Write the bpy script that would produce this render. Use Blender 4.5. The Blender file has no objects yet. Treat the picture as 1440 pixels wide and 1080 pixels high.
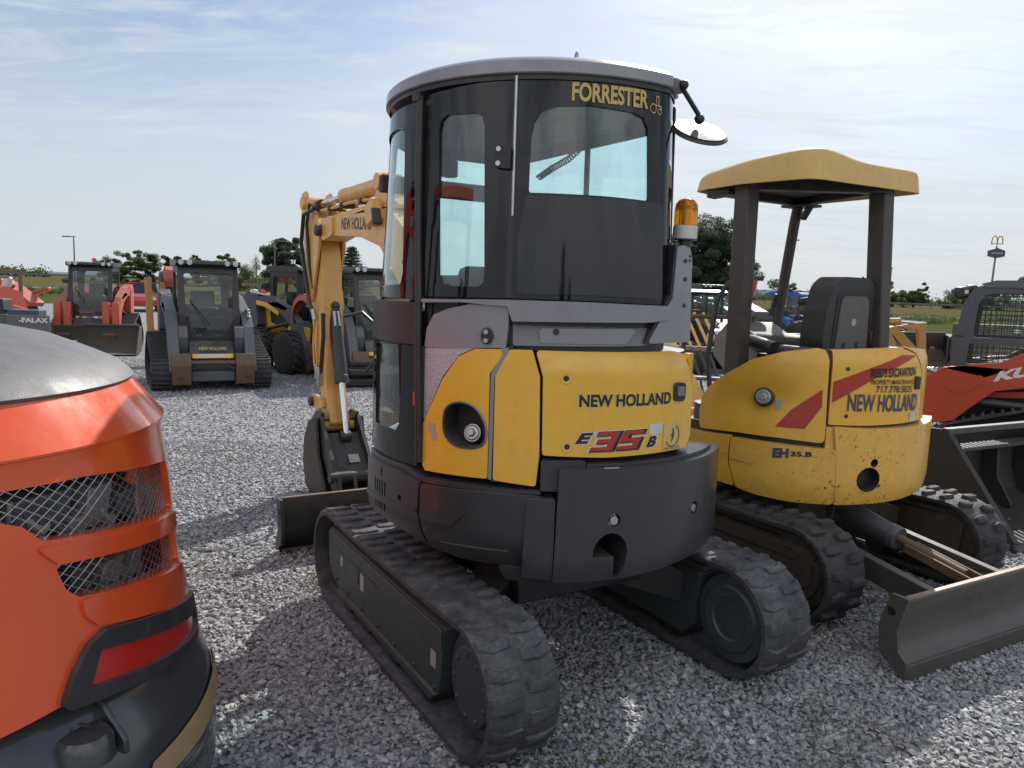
import bpy, bmesh, math, random
import numpy as np
from math import sin, cos, pi, radians, hypot, atan2, sqrt
from mathutils import Vector, Matrix, geometry
random.seed(7)
SC = bpy.context.scene
COL = SC.collection

# ------------------------------------------------------------------ camera
F_PX, CAM_H = 1088.26, 1.807
PITCH, ROLL = math.atan((540 - 405.74) / F_PX), 0.0337
cam = bpy.data.cameras.new("camera")
cam.sensor_width = 36.0
cam.lens = F_PX / 1440 * 36
cam.clip_start = 0.05
cam.clip_end = 9000
co = bpy.data.objects.new("camera", cam)
COL.objects.link(co)
Fv = Vector((0, cos(PITCH), -sin(PITCH)))
Uv = Vector((0, sin(PITCH), cos(PITCH)))
Rv = Vector((1, 0, 0))
Rc = Rv * cos(ROLL) + Uv * sin(ROLL)
Uc = Uv * cos(ROLL) - Rv * sin(ROLL)
m = Matrix((Rc, Uc, -Fv)).transposed().to_4x4()
m.translation = (0, 0, CAM_H)
co.matrix_world = m
SC.camera = co
SC.view_settings.view_transform = 'Standard'
SC.view_settings.look = 'None'
SC.view_settings.exposure = 0
SC.cycles.max_bounces = 8
SC.cycles.transparent_max_bounces = 24
SC.cycles.caustics_reflective = False
SC.cycles.caustics_refractive = False

# ------------------------------------------------------------------ node helpers
def new_mat(name):
    mt = bpy.data.materials.new(name)
    mt.use_nodes = True
    nt = mt.node_tree
    nt.nodes.clear()
    out = nt.nodes.new('ShaderNodeOutputMaterial')
    return mt, nt, out

def N(nt, typ, ins=None, **kw):
    n = nt.nodes.new(typ)
    for k, v in kw.items():
        setattr(n, k, v)
    if ins:
        for k, v in ins.items():
            if isinstance(v, bpy.types.NodeSocket):
                nt.links.new(v, n.inputs[k])
            else:
                s = n.inputs[k]
                if hasattr(s, 'default_value'):
                    try:
                        s.default_value = v
                    except Exception:
                        s.default_value = (*v, 1.0)
    return n

def ramp(nt, fac, stops, interp='LINEAR'):
    r = nt.nodes.new('ShaderNodeValToRGB')
    r.color_ramp.interpolation = interp
    el = r.color_ramp.elements
    while len(el) < len(stops):
        el.new(0.5)
    for e, (p, c) in zip(el, stops):
        e.position = p
        e.color = (c, c, c, 1) if isinstance(c, (int, float)) else (*c, 1)
    nt.links.new(fac, r.inputs[0])
    return r.outputs[0]

def mix(nt, fac, a, b, blend='MIX'):
    n = nt.nodes.new('ShaderNodeMix')
    n.data_type = 'RGBA'
    n.blend_type = blend
    for i, v in ((0, fac), (6, a), (7, b)):
        s = n.inputs[i]
        if isinstance(v, bpy.types.NodeSocket):
            nt.links.new(v, s)
        elif isinstance(v, (int, float)):
            s.default_value = v if i == 0 else (v, v, v, 1)
        else:
            s.default_value = (*v, 1)
    return n.outputs[2]

def math_n(nt, op, a, b=None):
    n = nt.nodes.new('ShaderNodeMath')
    n.operation = op
    for i, v in ((0, a), (1, b)):
        if v is None:
            continue
        if isinstance(v, bpy.types.NodeSocket):
            nt.links.new(v, n.inputs[i])
        else:
            n.inputs[i].default_value = v
    return n.outputs[0]

def coords(nt):
    return nt.nodes.new('ShaderNodeTexCoord').outputs['Object']

def noise(nt, vec, scale, detail=4, rough=0.55, dist=0.0):
    return N(nt, 'ShaderNodeTexNoise', {'Vector': vec, 'Scale': scale, 'Detail': detail, 'Roughness': rough, 'Distortion': dist}).outputs[0]

def mapped(nt, vec, scale=(1, 1, 1), rot=(0, 0, 0)):
    return N(nt, 'ShaderNodeMapping', {'Vector': vec, 'Scale': scale, 'Rotation': rot}).outputs[0]

def paint(name, col, rough=0.4, metal=0.0, coat=0.0, dirt=0.25, dirtcol=(0.10, 0.085, 0.07), var=0.15, bump=0.0,
          bscale=60, spec=0.5, scratch=0.0, rust=0.0, dust=0.0, crough=0.12):
    """painted or moulded surface: colour drift, dirt clouds, dust on upward faces, scratches, rust chips"""
    mt, nt, out = new_mat(name)
    oc = coords(nt)
    n1 = noise(nt, oc, 2.3, 6, 0.6)
    n2 = noise(nt, oc, 14, 6, 0.65)
    dark = tuple(c * (1 - var) for c in col)
    lite = tuple(min(1, c * (1 + var * 0.7)) for c in col)
    base = mix(nt, n1, dark, lite)
    streak = noise(nt, mapped(nt, oc, (9, 9, 1.2)), 3, 5, 0.6)
    dm = math_n(nt, 'MULTIPLY', ramp(nt, n2, [(0.42, 0.0), (0.75, 1.0)]), ramp(nt, streak, [(0.35, 0.15), (0.7, 1.0)]))
    base = mix(nt, math_n(nt, 'MULTIPLY', dm, dirt), base, dirtcol)
    if dust > 0:
        geo = nt.nodes.new('ShaderNodeNewGeometry')
        sep = N(nt, 'ShaderNodeSeparateXYZ', {0: geo.outputs['Normal']})
        up = ramp(nt, sep.outputs[2], [(0.1, 0.0), (0.95, 1.0)])
        up = math_n(nt, 'MULTIPLY', up, ramp(nt, n2, [(0.25, 0.45), (0.7, 1.0)]))
        base = mix(nt, math_n(nt, 'MULTIPLY', up, dust), base, (0.27, 0.25, 0.23))
    rr = ramp(nt, n2, [(0.3, max(0.03, rough * 0.8)), (0.75, min(1, rough * 1.3))])
    if scratch > 0:
        s1 = noise(nt, mapped(nt, oc, (3, 3, 60), (0.5, 0.35, 0.2)), 2.2, 3, 0.5)
        sm = math_n(nt, 'MULTIPLY', ramp(nt, s1, [(0.66, 0.0), (0.70, 1.0)]), ramp(nt, n1, [(0.45, 0), (0.6, 1)]))
        base = mix(nt, math_n(nt, 'MULTIPLY', sm, scratch), base, tuple(min(1, c * 1.8 + 0.05) for c in col))
    if rust > 0:
        v = noise(nt, oc, 38, 6, 0.75)
        g = noise(nt, mapped(nt, oc, (1, 1, 1.6)), 3.6, 5, 0.7)
        sp3 = N(nt, 'ShaderNodeSeparateXYZ', {0: oc})
        if name.startswith('chipped'):
            zb = ramp(nt, sp3.outputs[2], [(0.60, 1.0), (0.68, 0.12), (0.98, 0.06), (1.04, 0.7), (1.075, 1.0)])
            cr = math_n(nt, 'ADD', math_n(nt, 'MULTIPLY', sp3.outputs[0], cos(radians(149))), math_n(nt, 'MULTIPLY', sp3.outputs[1], sin(radians(149))))
            cb = ramp(nt, cr, [(0.80, 0.0), (0.85, 0.9)])
            g = math_n(nt, 'ADD', g, math_n(nt, 'MULTIPLY', math_n(nt, 'MAXIMUM', zb, cb), 0.13))
        rm = math_n(nt, 'MULTIPLY', ramp(nt, v, [(0.655 - 0.06 * rust, 0.0), (0.675 - 0.06 * rust, 1.0)]), ramp(nt, g, [(0.50, 0.0), (0.58, 1.0)]))
        base = mix(nt, rm, base, mix(nt, n2, (0.035, 0.016, 0.009), (0.10, 0.045, 0.02)))
        rr = mix(nt, rm, rr, 0.9)
    b = N(nt, 'ShaderNodeBsdfPrincipled', {'Base Color': base, 'Roughness': rr, 'Metallic': metal,
          'Coat Weight': coat, 'Coat Roughness': crough, 'Specular IOR Level': spec})
    h = n2
    if bump > 0:
        h = noise(nt, oc, bscale, 3, 0.6)
    bn = N(nt, 'ShaderNodeBump', {'Height': h, 'Strength': bump if bump > 0 else 0.03, 'Distance': 0.004 if bump > 0 else 0.002})
    nt.links.new(bn.outputs[0], b.inputs['Normal'])
    nt.links.new(b.outputs[0], out.inputs[0])
    return mt

def glass(name, tint=(0.90, 0.99, 0.985), refl=1.0, dirt=0.05):
    mt, nt, out = new_mat(name)
    oc = coords(nt)
    t = N(nt, 'ShaderNodeBsdfTransparent', {'Color': tint})
    g = N(nt, 'ShaderNodeBsdfGlossy', {'Color': (refl, refl, refl), 'Roughness': 0.02})
    d = N(nt, 'ShaderNodeBsdfDiffuse', {'Color': (0.35, 0.37, 0.36)})
    lw = nt.nodes.new('ShaderNodeLayerWeight'); lw.inputs[0].default_value = 0.5
    fz = math_n(nt, 'ADD', math_n(nt, 'MULTIPLY', math_n(nt, 'POWER', lw.outputs['Facing'], 5.0), 0.9), 0.05)
    s1 = N(nt, 'ShaderNodeMixShader', {0: fz, 1: t.outputs[0], 2: g.outputs[0]})
    dm = math_n(nt, 'MULTIPLY', ramp(nt, noise(nt, oc, 9, 6, 0.7), [(0.4, 0.2), (0.75, 1.0)]), dirt)
    s2 = N(nt, 'ShaderNodeMixShader', {0: dm, 1: s1.outputs[0], 2: d.outputs[0]})
    nt.links.new(s2.outputs[0], out.inputs[0])
    return mt

M = {}
# machine colours
M['yellow'] = paint('yellow_paint', (0.84, 0.47, 0.05), 0.27, coat=0.6, dirt=0.24, dirtcol=(0.16, 0.11, 0.05), var=0.12, spec=0.4, dust=0.2, crough=0.14, scratch=0.14)
M['yellow_worn'] = paint('worn_yellow_paint', (0.84, 0.46, 0.05), 0.34, coat=0.4, dirt=0.20, var=0.12, dust=0.25, scratch=0.25)
M['yellow_rust'] = paint('chipped_yellow_paint', (0.82, 0.46, 0.075), 0.42, coat=0.25, dirt=0.26, var=0.12, rust=1.0, dust=0.3)
M['boom_yellow'] = paint('boom_yellow_paint', (0.74, 0.41, 0.095), 0.38, coat=0.2, dirt=0.35, var=0.14, dust=0.3, rust=0.35)
M['canopy_yellow'] = paint('faded_yellow_paint', (0.72, 0.46, 0.14), 0.42, coat=.1, dirt=0.25, var=0.12, dust=0.25)
M['orange'] = paint('orange_paint', (0.78, 0.092, 0.018), 0.22, coat=0.8, dirt=0.06, var=0.07, scratch=0.15, dust=0.06)
M['red'] = paint('red_paint', (0.50, 0.06, 0.022), 0.4, coat=0.3, dirt=0.2, var=0.12, dust=0.2)
M['faded_red'] = paint('faded_red_paint', (0.50, 0.09, 0.055), 0.5, dirt=0.3, var=0.18, dust=0.3)
M['tan_orange'] = paint('tan_orange_paint', (0.46, 0.24, 0.075), 0.5, dirt=0.4, var=0.2, dust=0.3, rust=0.6)
M['blue'] = paint('blue_paint', (0.02, 0.10, 0.38), 0.35, coat=0.4, dirt=0.15)
M['cw_grey'] = paint('dark_grey_cast', (0.038, 0.039, 0.044), 0.32, coat=.15, dirt=0.22, dirtcol=(0.07, 0.066, 0.062), var=0.2, bump=0.12, bscale=140, scratch=0.35, dust=0.18)
M['hood_grey'] = paint('mid_grey_plastic', (0.115, 0.115, 0.12), 0.5, dirt=0.25, dirtcol=(0.2, 0.195, 0.19), var=0.12, bump=0.15, bscale=220, dust=0.12)
M['light_grey'] = paint('light_grey_paint', (0.25, 0.25, 0.275), 0.32, coat=0.45, dirt=0.28, var=0.08, dust=0.15)
M['mid_grey'] = paint('shelf_grey_paint', (0.16, 0.16, 0.175), 0.4, coat=0.25, dirt=0.2, var=0.08, dust=0.2)
M['dark_grey'] = paint('dark_grey_paint', (0.075, 0.083, 0.10), 0.42, coat=0.2, dirt=0.3, dirtcol=(0.16, 0.14, 0.12), var=0.15, dust=0.35)
M['black'] = paint('black_paint', (0.018, 0.018, 0.019), 0.42, coat=0.1, dirt=0.3, var=0.2, dust=0.3)
M['black_plastic'] = paint('black_plastic', (0.022, 0.022, 0.024), 0.55, dirt=0.3, dirtcol=(0.1, 0.095, 0.09), var=0.2, bump=0.1, bscale=200, dust=0.3)
M['gloss_black'] = paint('black_tinted_glass', (0.006, 0.006, 0.008), 0.04, coat=0.0, dirt=0.02, dirtcol=(0.05, 0.05, 0.05), var=0.05, spec=0.42)
M['brown_black'] = paint('brown_black_panel', (0.028, 0.022, 0.022), 0.4, dirt=0.25, var=0.15)
M['frame_green'] = paint('dirty_frame_steel', (0.045, 0.056, 0.060), 0.5, dirt=0.5, dirtcol=(0.085, 0.075, 0.062), var=0.25, dust=0.5, scratch=0.3)
M['brown_steel'] = paint('dirty_brown_steel', (0.05, 0.037, 0.028), 0.6, dirt=0.6, dirtcol=(0.14, 0.105, 0.075), var=0.3, dust=0.4, rust=0.5)
M['rusty'] = paint('rusty_steel', (0.13, 0.075, 0.045), 0.7, dirt=0.6, dirtcol=(0.05, 0.04, 0.035), var=0.35, dust=0.3)
M['blade_steel'] = paint('worn_blade_steel', (0.095, 0.086, 0.078), 0.5, metal=0.25, dirt=0.55, dirtcol=(0.05, 0.042, 0.036), var=0.3, scratch=0.5, dust=0.25)
M['bare_edge'] = paint('bare_steel_edge', (0.26, 0.20, 0.16), 0.45, metal=0.4, dirt=0.4, var=0.25)
M['chrome'] = paint('chrome_rod', (0.75, 0.76, 0.78), 0.12, metal=1.0, dirt=0.1, var=0.03)
M['steel'] = paint('zinc_steel', (0.50, 0.50, 0.51), 0.32, metal=0.9, dirt=0.2, var=0.1)
M['white'] = paint('white_label', (0.62, 0.62, 0.61), 0.5, dirt=0.25, var=0.08)
M['label_grey'] = paint('faded_label', (0.42, 0.40, 0.36), 0.5, dirt=0.4, var=0.15)
M['pale_yellow'] = paint('pale_decal', (0.72, 0.62, 0.22), 0.45, dirt=0.1, var=0.1)
M['gold'] = paint('gold_lettering', (0.55, 0.40, 0.13), 0.5, dirt=0.05, var=0.05)
M['decal_black'] = paint('black_decal', (0.014, 0.014, 0.016), 0.4, dirt=0.1, var=0.1)
M['decal_blue'] = paint('faded_blue_decal', (0.045, 0.060, 0.12), 0.45, dirt=0.3, dirtcol=(0.4, 0.26, 0.06), var=0.2)
M['decal_red'] = paint('red_decal', (0.42, 0.035, 0.022), 0.42, dirt=0.2, dirtcol=(0.5, 0.15, 0.05), var=0.15)
M['reflector'] = paint('red_reflector', (0.55, 0.025, 0.018), 0.22, coat=0.6, dirt=0.05, var=0.05)
M['cardboard'] = paint('torn_cardboard', (0.36, 0.25, 0.12), 0.8, dirt=0.4, dirtcol=(0.12, 0.08, 0.04), var=0.25, bump=0.4, bscale=40)
M['beige'] = paint('beige_plastic', (0.25, 0.24, 0.225), 0.5, dirt=0.35, var=0.1, dust=0.3)
M['seat_vinyl'] = paint('worn_black_vinyl', (0.040, 0.039, 0.039), 0.6, dirt=0.4, dirtcol=(0.12, 0.115, 0.11), var=0.2, dust=0.4)
M['seat_panel'] = paint('grey_seat_shell', (0.12, 0.115, 0.112), 0.6, dirt=0.3, var=0.15)
M['post_steel'] = paint('weathered_post', (0.055, 0.050, 0.047), 0.5, dirt=0.6, dirtcol=(0.16, 0.12, 0.085), var=0.3, rust=0.3)
M['headliner'] = paint('cab_lining', (0.06, 0.06, 0.062), 0.8, var=0.1)
M['glass'] = glass('tinted_window_glass')
M['cab_glass'] = glass('loader_window_glass', (0.62, 0.70, 0.72), 1.0, 0.09)
M['clear_lens'] = paint('lamp_lens', (0.62, 0.64, 0.66), 0.12, coat=0.6, dirt=0.1)
M['text_white'] = paint('white_lettering', (0.72, 0.72, 0.70), 0.5, dirt=0.15)
M['engine_grey'] = paint('engine_grey', (0.34, 0.34, 0.33), 0.45, metal=0.4, dirt=0.4)
M['bucket_dark'] = paint('shaded_bucket_steel', (0.040, 0.033, 0.027), 0.6, dirt=0.5, dirtcol=(0.075, 0.058, 0.042), var=0.3, rust=0.4)  # brown steel darkened, the bucket's shade put into its colour
M['panel_black'] = paint('black_rear_panel', (0.016, 0.016, 0.020), 0.06, dirt=0.03, dirtcol=(.05, .05, .05), var=0.1, spec=0.5)
M['silver_grip'] = None
M['car_red'] = paint('car_red_paint', (0.45, 0.03, 0.03), 0.2, coat=0.8, dirt=0.05)
M['car_white'] = paint('car_white_paint', (0.7, 0.7, 0.72), 0.2, coat=0.8, dirt=0.05)
M['sign_yellow'] = paint('sign_yellow', (0.50, 0.32, 0.03), 0.5)
M['sign_dark'] = paint('sign_dark_face', (0.06, 0.07, 0.11), 0.5)
M['galv'] = paint('galvanised_steel', (0.17, 0.175, 0.18), 0.5, metal=0.3, dirt=0.2)
M['wood'] = paint('weathered_wood', (0.16, 0.115, 0.075), 0.8, dirt=0.4, var=0.3)

def mat_beacon():
    mt, nt, out = new_mat('amber_lens')
    b = N(nt, 'ShaderNodeBsdfPrincipled', {'Base Color': (0.95, 0.33, 0.01), 'Roughness': 0.12, 'Transmission Weight': 0.75, 'IOR': 1.35})
    w = N(nt, 'ShaderNodeTexWave', {'Vector': coords(nt), 'Scale': 18.0})
    bn = N(nt, 'ShaderNodeBump', {'Height': w.outputs[0], 'Strength': 0.3, 'Distance': 0.004})
    nt.links.new(bn.outputs[0], b.inputs['Normal'])
    nt.links.new(b.outputs[0], out.inputs[0])
    return mt
M['amber'] = mat_beacon()

def mat_silver():
    mt, nt, out = new_mat('textured_silver_film')
    oc = coords(nt)
    v = N(nt, 'ShaderNodeTexVoronoi', {'Vector': oc, 'Scale': 170.0}).outputs['Distance']
    n = noise(nt, oc, 120, 3)
    h = math_n(nt, 'ADD', v, n)
    c = mix(nt, ramp(nt, h, [(0.45, 0.0), (0.95, 1.0)]), (0.15, 0.145, 0.16), (0.52, 0.50, 0.54))
    b = N(nt, 'ShaderNodeBsdfPrincipled', {'Base Color': c, 'Roughness': 0.42, 'Metallic': 0.3})
    bn = N(nt, 'ShaderNodeBump', {'Height': h, 'Strength': 0.6, 'Distance': 0.004})
    nt.links.new(bn.outputs[0], b.inputs['Normal'])
    nt.links.new(b.outputs[0], out.inputs[0])
    return mt
M['silver_grip'] = mat_silver()

def mat_rubber(name, col, dustc, amount):
    mt, nt, out = new_mat(name)
    oc = coords(nt)
    n1 = noise(nt, oc, 7, 8, 0.7)
    n2 = noise(nt, oc, 45, 6, 0.7)
    geo = nt.nodes.new('ShaderNodeNewGeometry')
    sep = N(nt, 'ShaderNodeSeparateXYZ', {0: geo.outputs['Normal']})
    up = ramp(nt, sep.outputs[2], [(0.0, 0.35), (0.9, 1.0)])
    d = math_n(nt, 'MULTIPLY', math_n(nt, 'MULTIPLY', ramp(nt, n1, [(0.35, 0.1), (0.7, 1.0)]), ramp(nt, n2, [(0.3, 0.25), (0.65, 1.0)])), up)
    c = mix(nt, math_n(nt, 'MULTIPLY', d, amount), col, dustc)
    b = N(nt, 'ShaderNodeBsdfPrincipled', {'Base Color': c, 'Roughness': ramp(nt, n2, [(0.3, 0.5), (0.7, 0.85)]), 'Specular IOR Level': 0.4})
    bn = N(nt, 'ShaderNodeBump', {'Height': math_n(nt, 'ADD', n2, math_n(nt, 'MULTIPLY', n1, 2.0)), 'Strength': 0.9, 'Distance': 0.010})
    nt.links.new(bn.outputs[0], b.inputs['Normal'])
    nt.links.new(b.outputs[0], out.inputs[0])
    return mt
M['rubber'] = mat_rubber('dusty_rubber', (0.036, 0.038, 0.043), (0.25, 0.25, 0.26), 1.0)
M['rubber_dark'] = mat_rubber('dark_rubber', (0.028, 0.028, 0.031), (0.17, 0.155, 0.145), 0.75)

def mat_wrap():
    mt, nt, out = new_mat('stretch_wrap_film')
    oc = coords(nt)
    s = noise(nt, mapped(nt, oc, (2.5, 2.5, 40), (0.15, 0.1, 0)), 3.0, 5, 0.6, 0.4)
    m1 = ramp(nt, s, [(0.50, 0.0), (0.56, 1.0)])
    s2 = noise(nt, mapped(nt, oc, (3, 3, 90), (-0.12, 0.1, 0)), 2.0, 4, 0.6, 0.3)
    m2 = ramp(nt, s2, [(0.60, 0.0), (0.63, 1.0)])
    mm = math_n(nt, 'MAXIMUM', math_n(nt, 'MULTIPLY', m1, 0.35), m2)
    c = mix(nt, mm, (0.030, 0.034, 0.032), (0.34, 0.35, 0.32))
    b = N(nt, 'ShaderNodeBsdfPrincipled', {'Base Color': c, 'Roughness': 0.25, 'Coat Weight': 0.5})
    bn = N(nt, 'ShaderNodeBump', {'Height': s, 'Strength': 0.6, 'Distance': 0.01})
    nt.links.new(bn.outputs[0], b.inputs['Normal'])
    nt.links.new(b.outputs[0], out.inputs[0])
    return mt
M['wrap'] = mat_wrap()

# ------------------------------------------------------------------ object helpers
def tag(o, label=None, cat=None, group=None, kind=None):
    if label: o['label'] = label
    if cat: o['category'] = cat
    if group: o['group'] = group
    if kind: o['kind'] = kind
    return o

def thing(name, label, cat, loc=(0, 0, 0), yaw=0.0, group=None):
    o = bpy.data.objects.new(name, None)
    COL.objects.link(o)
    o.empty_display_size = 0.2
    o.location = loc
    o.rotation_euler = (0, 0, yaw)
    return tag(o, label, cat, group)

class MB:
    """collects shapes for one mesh"""
    def __init__(s, X=None):
        s.v = []; s.f = []; s.X = X
    def add(s, verts, faces):
        o = len(s.v)
        s.v += [Vector(v) for v in verts]
        s.f += [tuple(i + o for i in f) for f in faces]
        return s
    def box(s, c, size, rot=None):
        hx, hy, hz = (q / 2 for q in size)
        vs = [Vector((x, y, z)) for x in (-hx, hx) for y in (-hy, hy) for z in (-hz, hz)]
        if rot is not None:
            if not isinstance(rot, Matrix):
                from mathutils import Euler
                rot = Euler(rot).to_matrix()
            vs = [rot @ v for v in vs]
        c = Vector(c)
        return s.add([v + c for v in vs], [(0, 1, 3, 2), (4, 6, 7, 5), (0, 4, 5, 1), (2, 3, 7, 6), (0, 2, 6, 4), (1, 5, 7, 3)])
    def bar(s, p0, p1, w, h, up=(0, 0, 1)):
        """rectangular bar from p0 to p1; w sideways, h along up"""
        p0, p1 = Vector(p0), Vector(p1)
        d = (p1 - p0).normalized(); up = Vector(up)
        r = d.cross(up)
        if r.length < 1e-4: r = d.cross(Vector((1, 0, 0)))
        r.normalize(); u = r.cross(d)
        vs = []
        for p in (p0, p1):
            for a, b in ((-1, -1), (1, -1), (1, 1), (-1, 1)):
                vs.append(p + r * (a * w / 2) + u * (b * h / 2))
        return s.add(vs, [(3, 2, 1, 0), (4, 5, 6, 7), (0, 1, 5, 4), (1, 2, 6, 5), (2, 3, 7, 6), (3, 0, 4, 7)])
    def cyl(s, p0, p1, r0, r1=None, n=20):
        if r1 is None: r1 = r0
        p0, p1 = Vector(p0), Vector(p1)
        d = (p1 - p0).normalized()
        a = d.orthogonal().normalized(); b = d.cross(a)
        vs = []
        for p, r in ((p0, r0), (p1, r1)):
            for k in range(n):
                t = 2 * pi * k / n
                vs.append(p + (a * cos(t) + b * sin(t)) * r)
        fs = [(k, (k + 1) % n, n + (k + 1) % n, n + k) for k in range(n)]
        fs += [tuple(range(n - 1, -1, -1)), tuple(range(n, 2 * n))]
        return s.add(vs, fs)
    def tube(s, pts, r, n=10, closed=False):
        pts = [Vector(p) for p in pts]
        k = len(pts)
        prev = None; vs = []
        for i, p in enumerate(pts):
            if closed: d = pts[(i + 1) % k] - pts[i - 1]
            else: d = pts[min(i + 1, k - 1)] - pts[max(i - 1, 0)]
            d.normalize()
            a = (prev - d * prev.dot(d)).normalized() if prev is not None else d.orthogonal().normalized()
            prev = a; b = d.cross(a)
            rr = r[i] if isinstance(r, (list, tuple)) else r
            vs += [p + (a * cos(2 * pi * j / n) + b * sin(2 * pi * j / n)) * rr for j in range(n)]
        fs = []
        for i in range(k if closed else k - 1):
            i2 = (i + 1) % k
            for j in range(n):
                fs.append((i * n + j, i * n + (j + 1) % n, i2 * n + (j + 1) % n, i2 * n + j))
        if not closed:
            fs += [tuple(range(n - 1, -1, -1)), tuple(range((k - 1) * n, k * n))]
        return s.add(vs, fs)
    def prism(s, poly, fn, t0, t1):
        """poly in 2d; fn(u, v, t) -> point; extruded from t0 to t1"""
        n = len(poly)
        vs = [fn(u, v, t0) for u, v in poly] + [fn(u, v, t1) for u, v in poly]
        tri = geometry.tessellate_polygon([[Vector((u, v, 0)) for u, v in poly]])
        fs = [(k, (k + 1) % n, n + (k + 1) % n, n + k) for k in range(n)]
        fs += [tuple(t) for t in tri] + [tuple(n + q for q in reversed(t)) for t in tri]
        return s.add(vs, fs)
    def lathe(s, prof, n=32, c=(0, 0, 0), axis='z', a0=0, a1=2 * pi, scale=(1, 1)):
        full = abs(a1 - a0 - 2 * pi) < 1e-6
        k = n if full else n + 1
        vs = []
        c = Vector(c)
        for r, z in prof:
            for j in range(k):
                t = a0 + (a1 - a0) * j / n
                p = Vector((r * cos(t) * scale[0], r * sin(t) * scale[1], z))
                if axis == 'y': p = Vector((p.x, p.z, p.y))
                elif axis == 'x': p = Vector((p.z, p.x, p.y))
                vs.append(p + c)
        fs = []
        for i in range(len(prof) - 1):
            for j in range(n):
                j2 = (j + 1) % k
                fs.append((i * k + j, i * k + j2, (i + 1) * k + j2, (i + 1) * k + j))
        if full:
            if prof[0][0] > 1e-6: fs.append(tuple(range(k - 1, -1, -1)))
            if prof[-1][0] > 1e-6: fs.append(tuple(range((len(prof) - 1) * k, len(prof) * k)))
        return s.add(vs, fs)
    def sphere(s, c, r, n=14, sc=(1, 1, 1)):
        pr = [(r * sin(pi * i / n), -r * cos(pi * i / n)) for i in range(n + 1)]
        pr[0] = (1e-7, -r); pr[-1] = (1e-7, r)
        o = len(s.v)
        s.lathe(pr, n=2 * n)
        for i in range(o, len(s.v)):
            s.v[i] = Vector((s.v[i].x * sc[0], s.v[i].y * sc[1], s.v[i].z * sc[2])) + Vector(c)
        return s
    def build(s, name, mt, parent=None, bevel=0.0, seg=2, angle=38, recalc=True, label=None, flat=False, merge=True):
        me = bpy.data.meshes.new(name)
        vs = s.v if s.X is None else [s.X @ v for v in s.v]
        me.from_pydata([tuple(v) for v in vs], [], s.f)
        bm = bmesh.new(); bm.from_mesh(me)
        if merge: bmesh.ops.remove_doubles(bm, verts=bm.verts, dist=1e-5)
        if recalc: bmesh.ops.recalc_face_normals(bm, faces=bm.faces)
        bm.to_mesh(me); bm.free()
        if not flat:
            me.polygons.foreach_set('use_smooth', [True] * len(me.polygons))
            try: me.set_sharp_from_angle(angle=radians(angle))
            except Exception: pass
        me.materials.append(mt if not isinstance(mt, str) else M[mt])
        o = bpy.data.objects.new(name, me)
        COL.objects.link(o)
        if parent is not None: o.parent = parent
        if label: o['label'] = label
        if bevel > 0:
            b = o.modifiers.new('bevel', 'BEVEL')
            b.width = bevel; b.segments = seg; b.limit_method = 'ANGLE'; b.angle_limit = radians(36)
            b.harden_normals = False
        return o

def pxz(y0=0):   # prism mapping in the x-z plane; t along y
    return lambda u, v, t: Vector((u, t, v))
XZ = pxz()
XY = lambda u, v, t: Vector((u, v, t))
YZ = lambda u, v, t: Vector((t, u, v))

def fillet(pts, r, n=4):
    """round the corners of a closed 2d polygon; r is one radius or a list"""
    out = []
    k = len(pts)
    for i, p in enumerate(pts):
        rr = r[i] if isinstance(r, (list, tuple)) else r
        p = Vector(p); a = Vector(pts[i - 1]) - p; b = Vector(pts[(i + 1) % k]) - p
        if rr <= 1e-6 or a.length < 1e-6 or b.length < 1e-6:
            out.append((p.x, p.y)); continue
        ang = a.angle(b)
        if ang > radians(172):
            out.append((p.x, p.y)); continue
        d = min(rr / math.tan(ang / 2), 0.45 * a.length, 0.45 * b.length)
        p0 = p + a.normalized() * d; p1 = p + b.normalized() * d
        for j in range(n + 1):
            t = j / n
            q = p0 * (1 - t) ** 2 + p * 2 * t * (1 - t) + p1 * t ** 2
            out.append((q.x, q.y))
    return out

def chaikin(p, n=2):
    for _ in range(n):
        q = []
        for i in range(len(p)):
            a, b = p[i], p[(i + 1) % len(p)]
            q += [(a[0] * .75 + b[0] * .25, a[1] * .75 + b[1] * .25), (a[0] * .25 + b[0] * .75, a[1] * .25 + b[1] * .75)]
        p = q
    return p

def inside(poly, x, y):
    c = False
    j = len(poly) - 1
    for i in range(len(poly)):
        xi, yi = poly[i]; xj, yj = poly[j]
        if (yi > y) != (yj > y) and x < (xj - xi) * (y - yi) / (yj - yi) + xi: c = not c
        j = i
    return c

def resample(poly, step):
    out = []
    k = len(poly)
    for i in range(k):
        a = Vector(poly[i]); b = Vector(poly[(i + 1) % k])
        n = max(1, int((b - a).length / step))
        for j in range(n):
            q = a.lerp(b, j / n)
            out.append((q.x, q.y))
    return out

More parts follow.
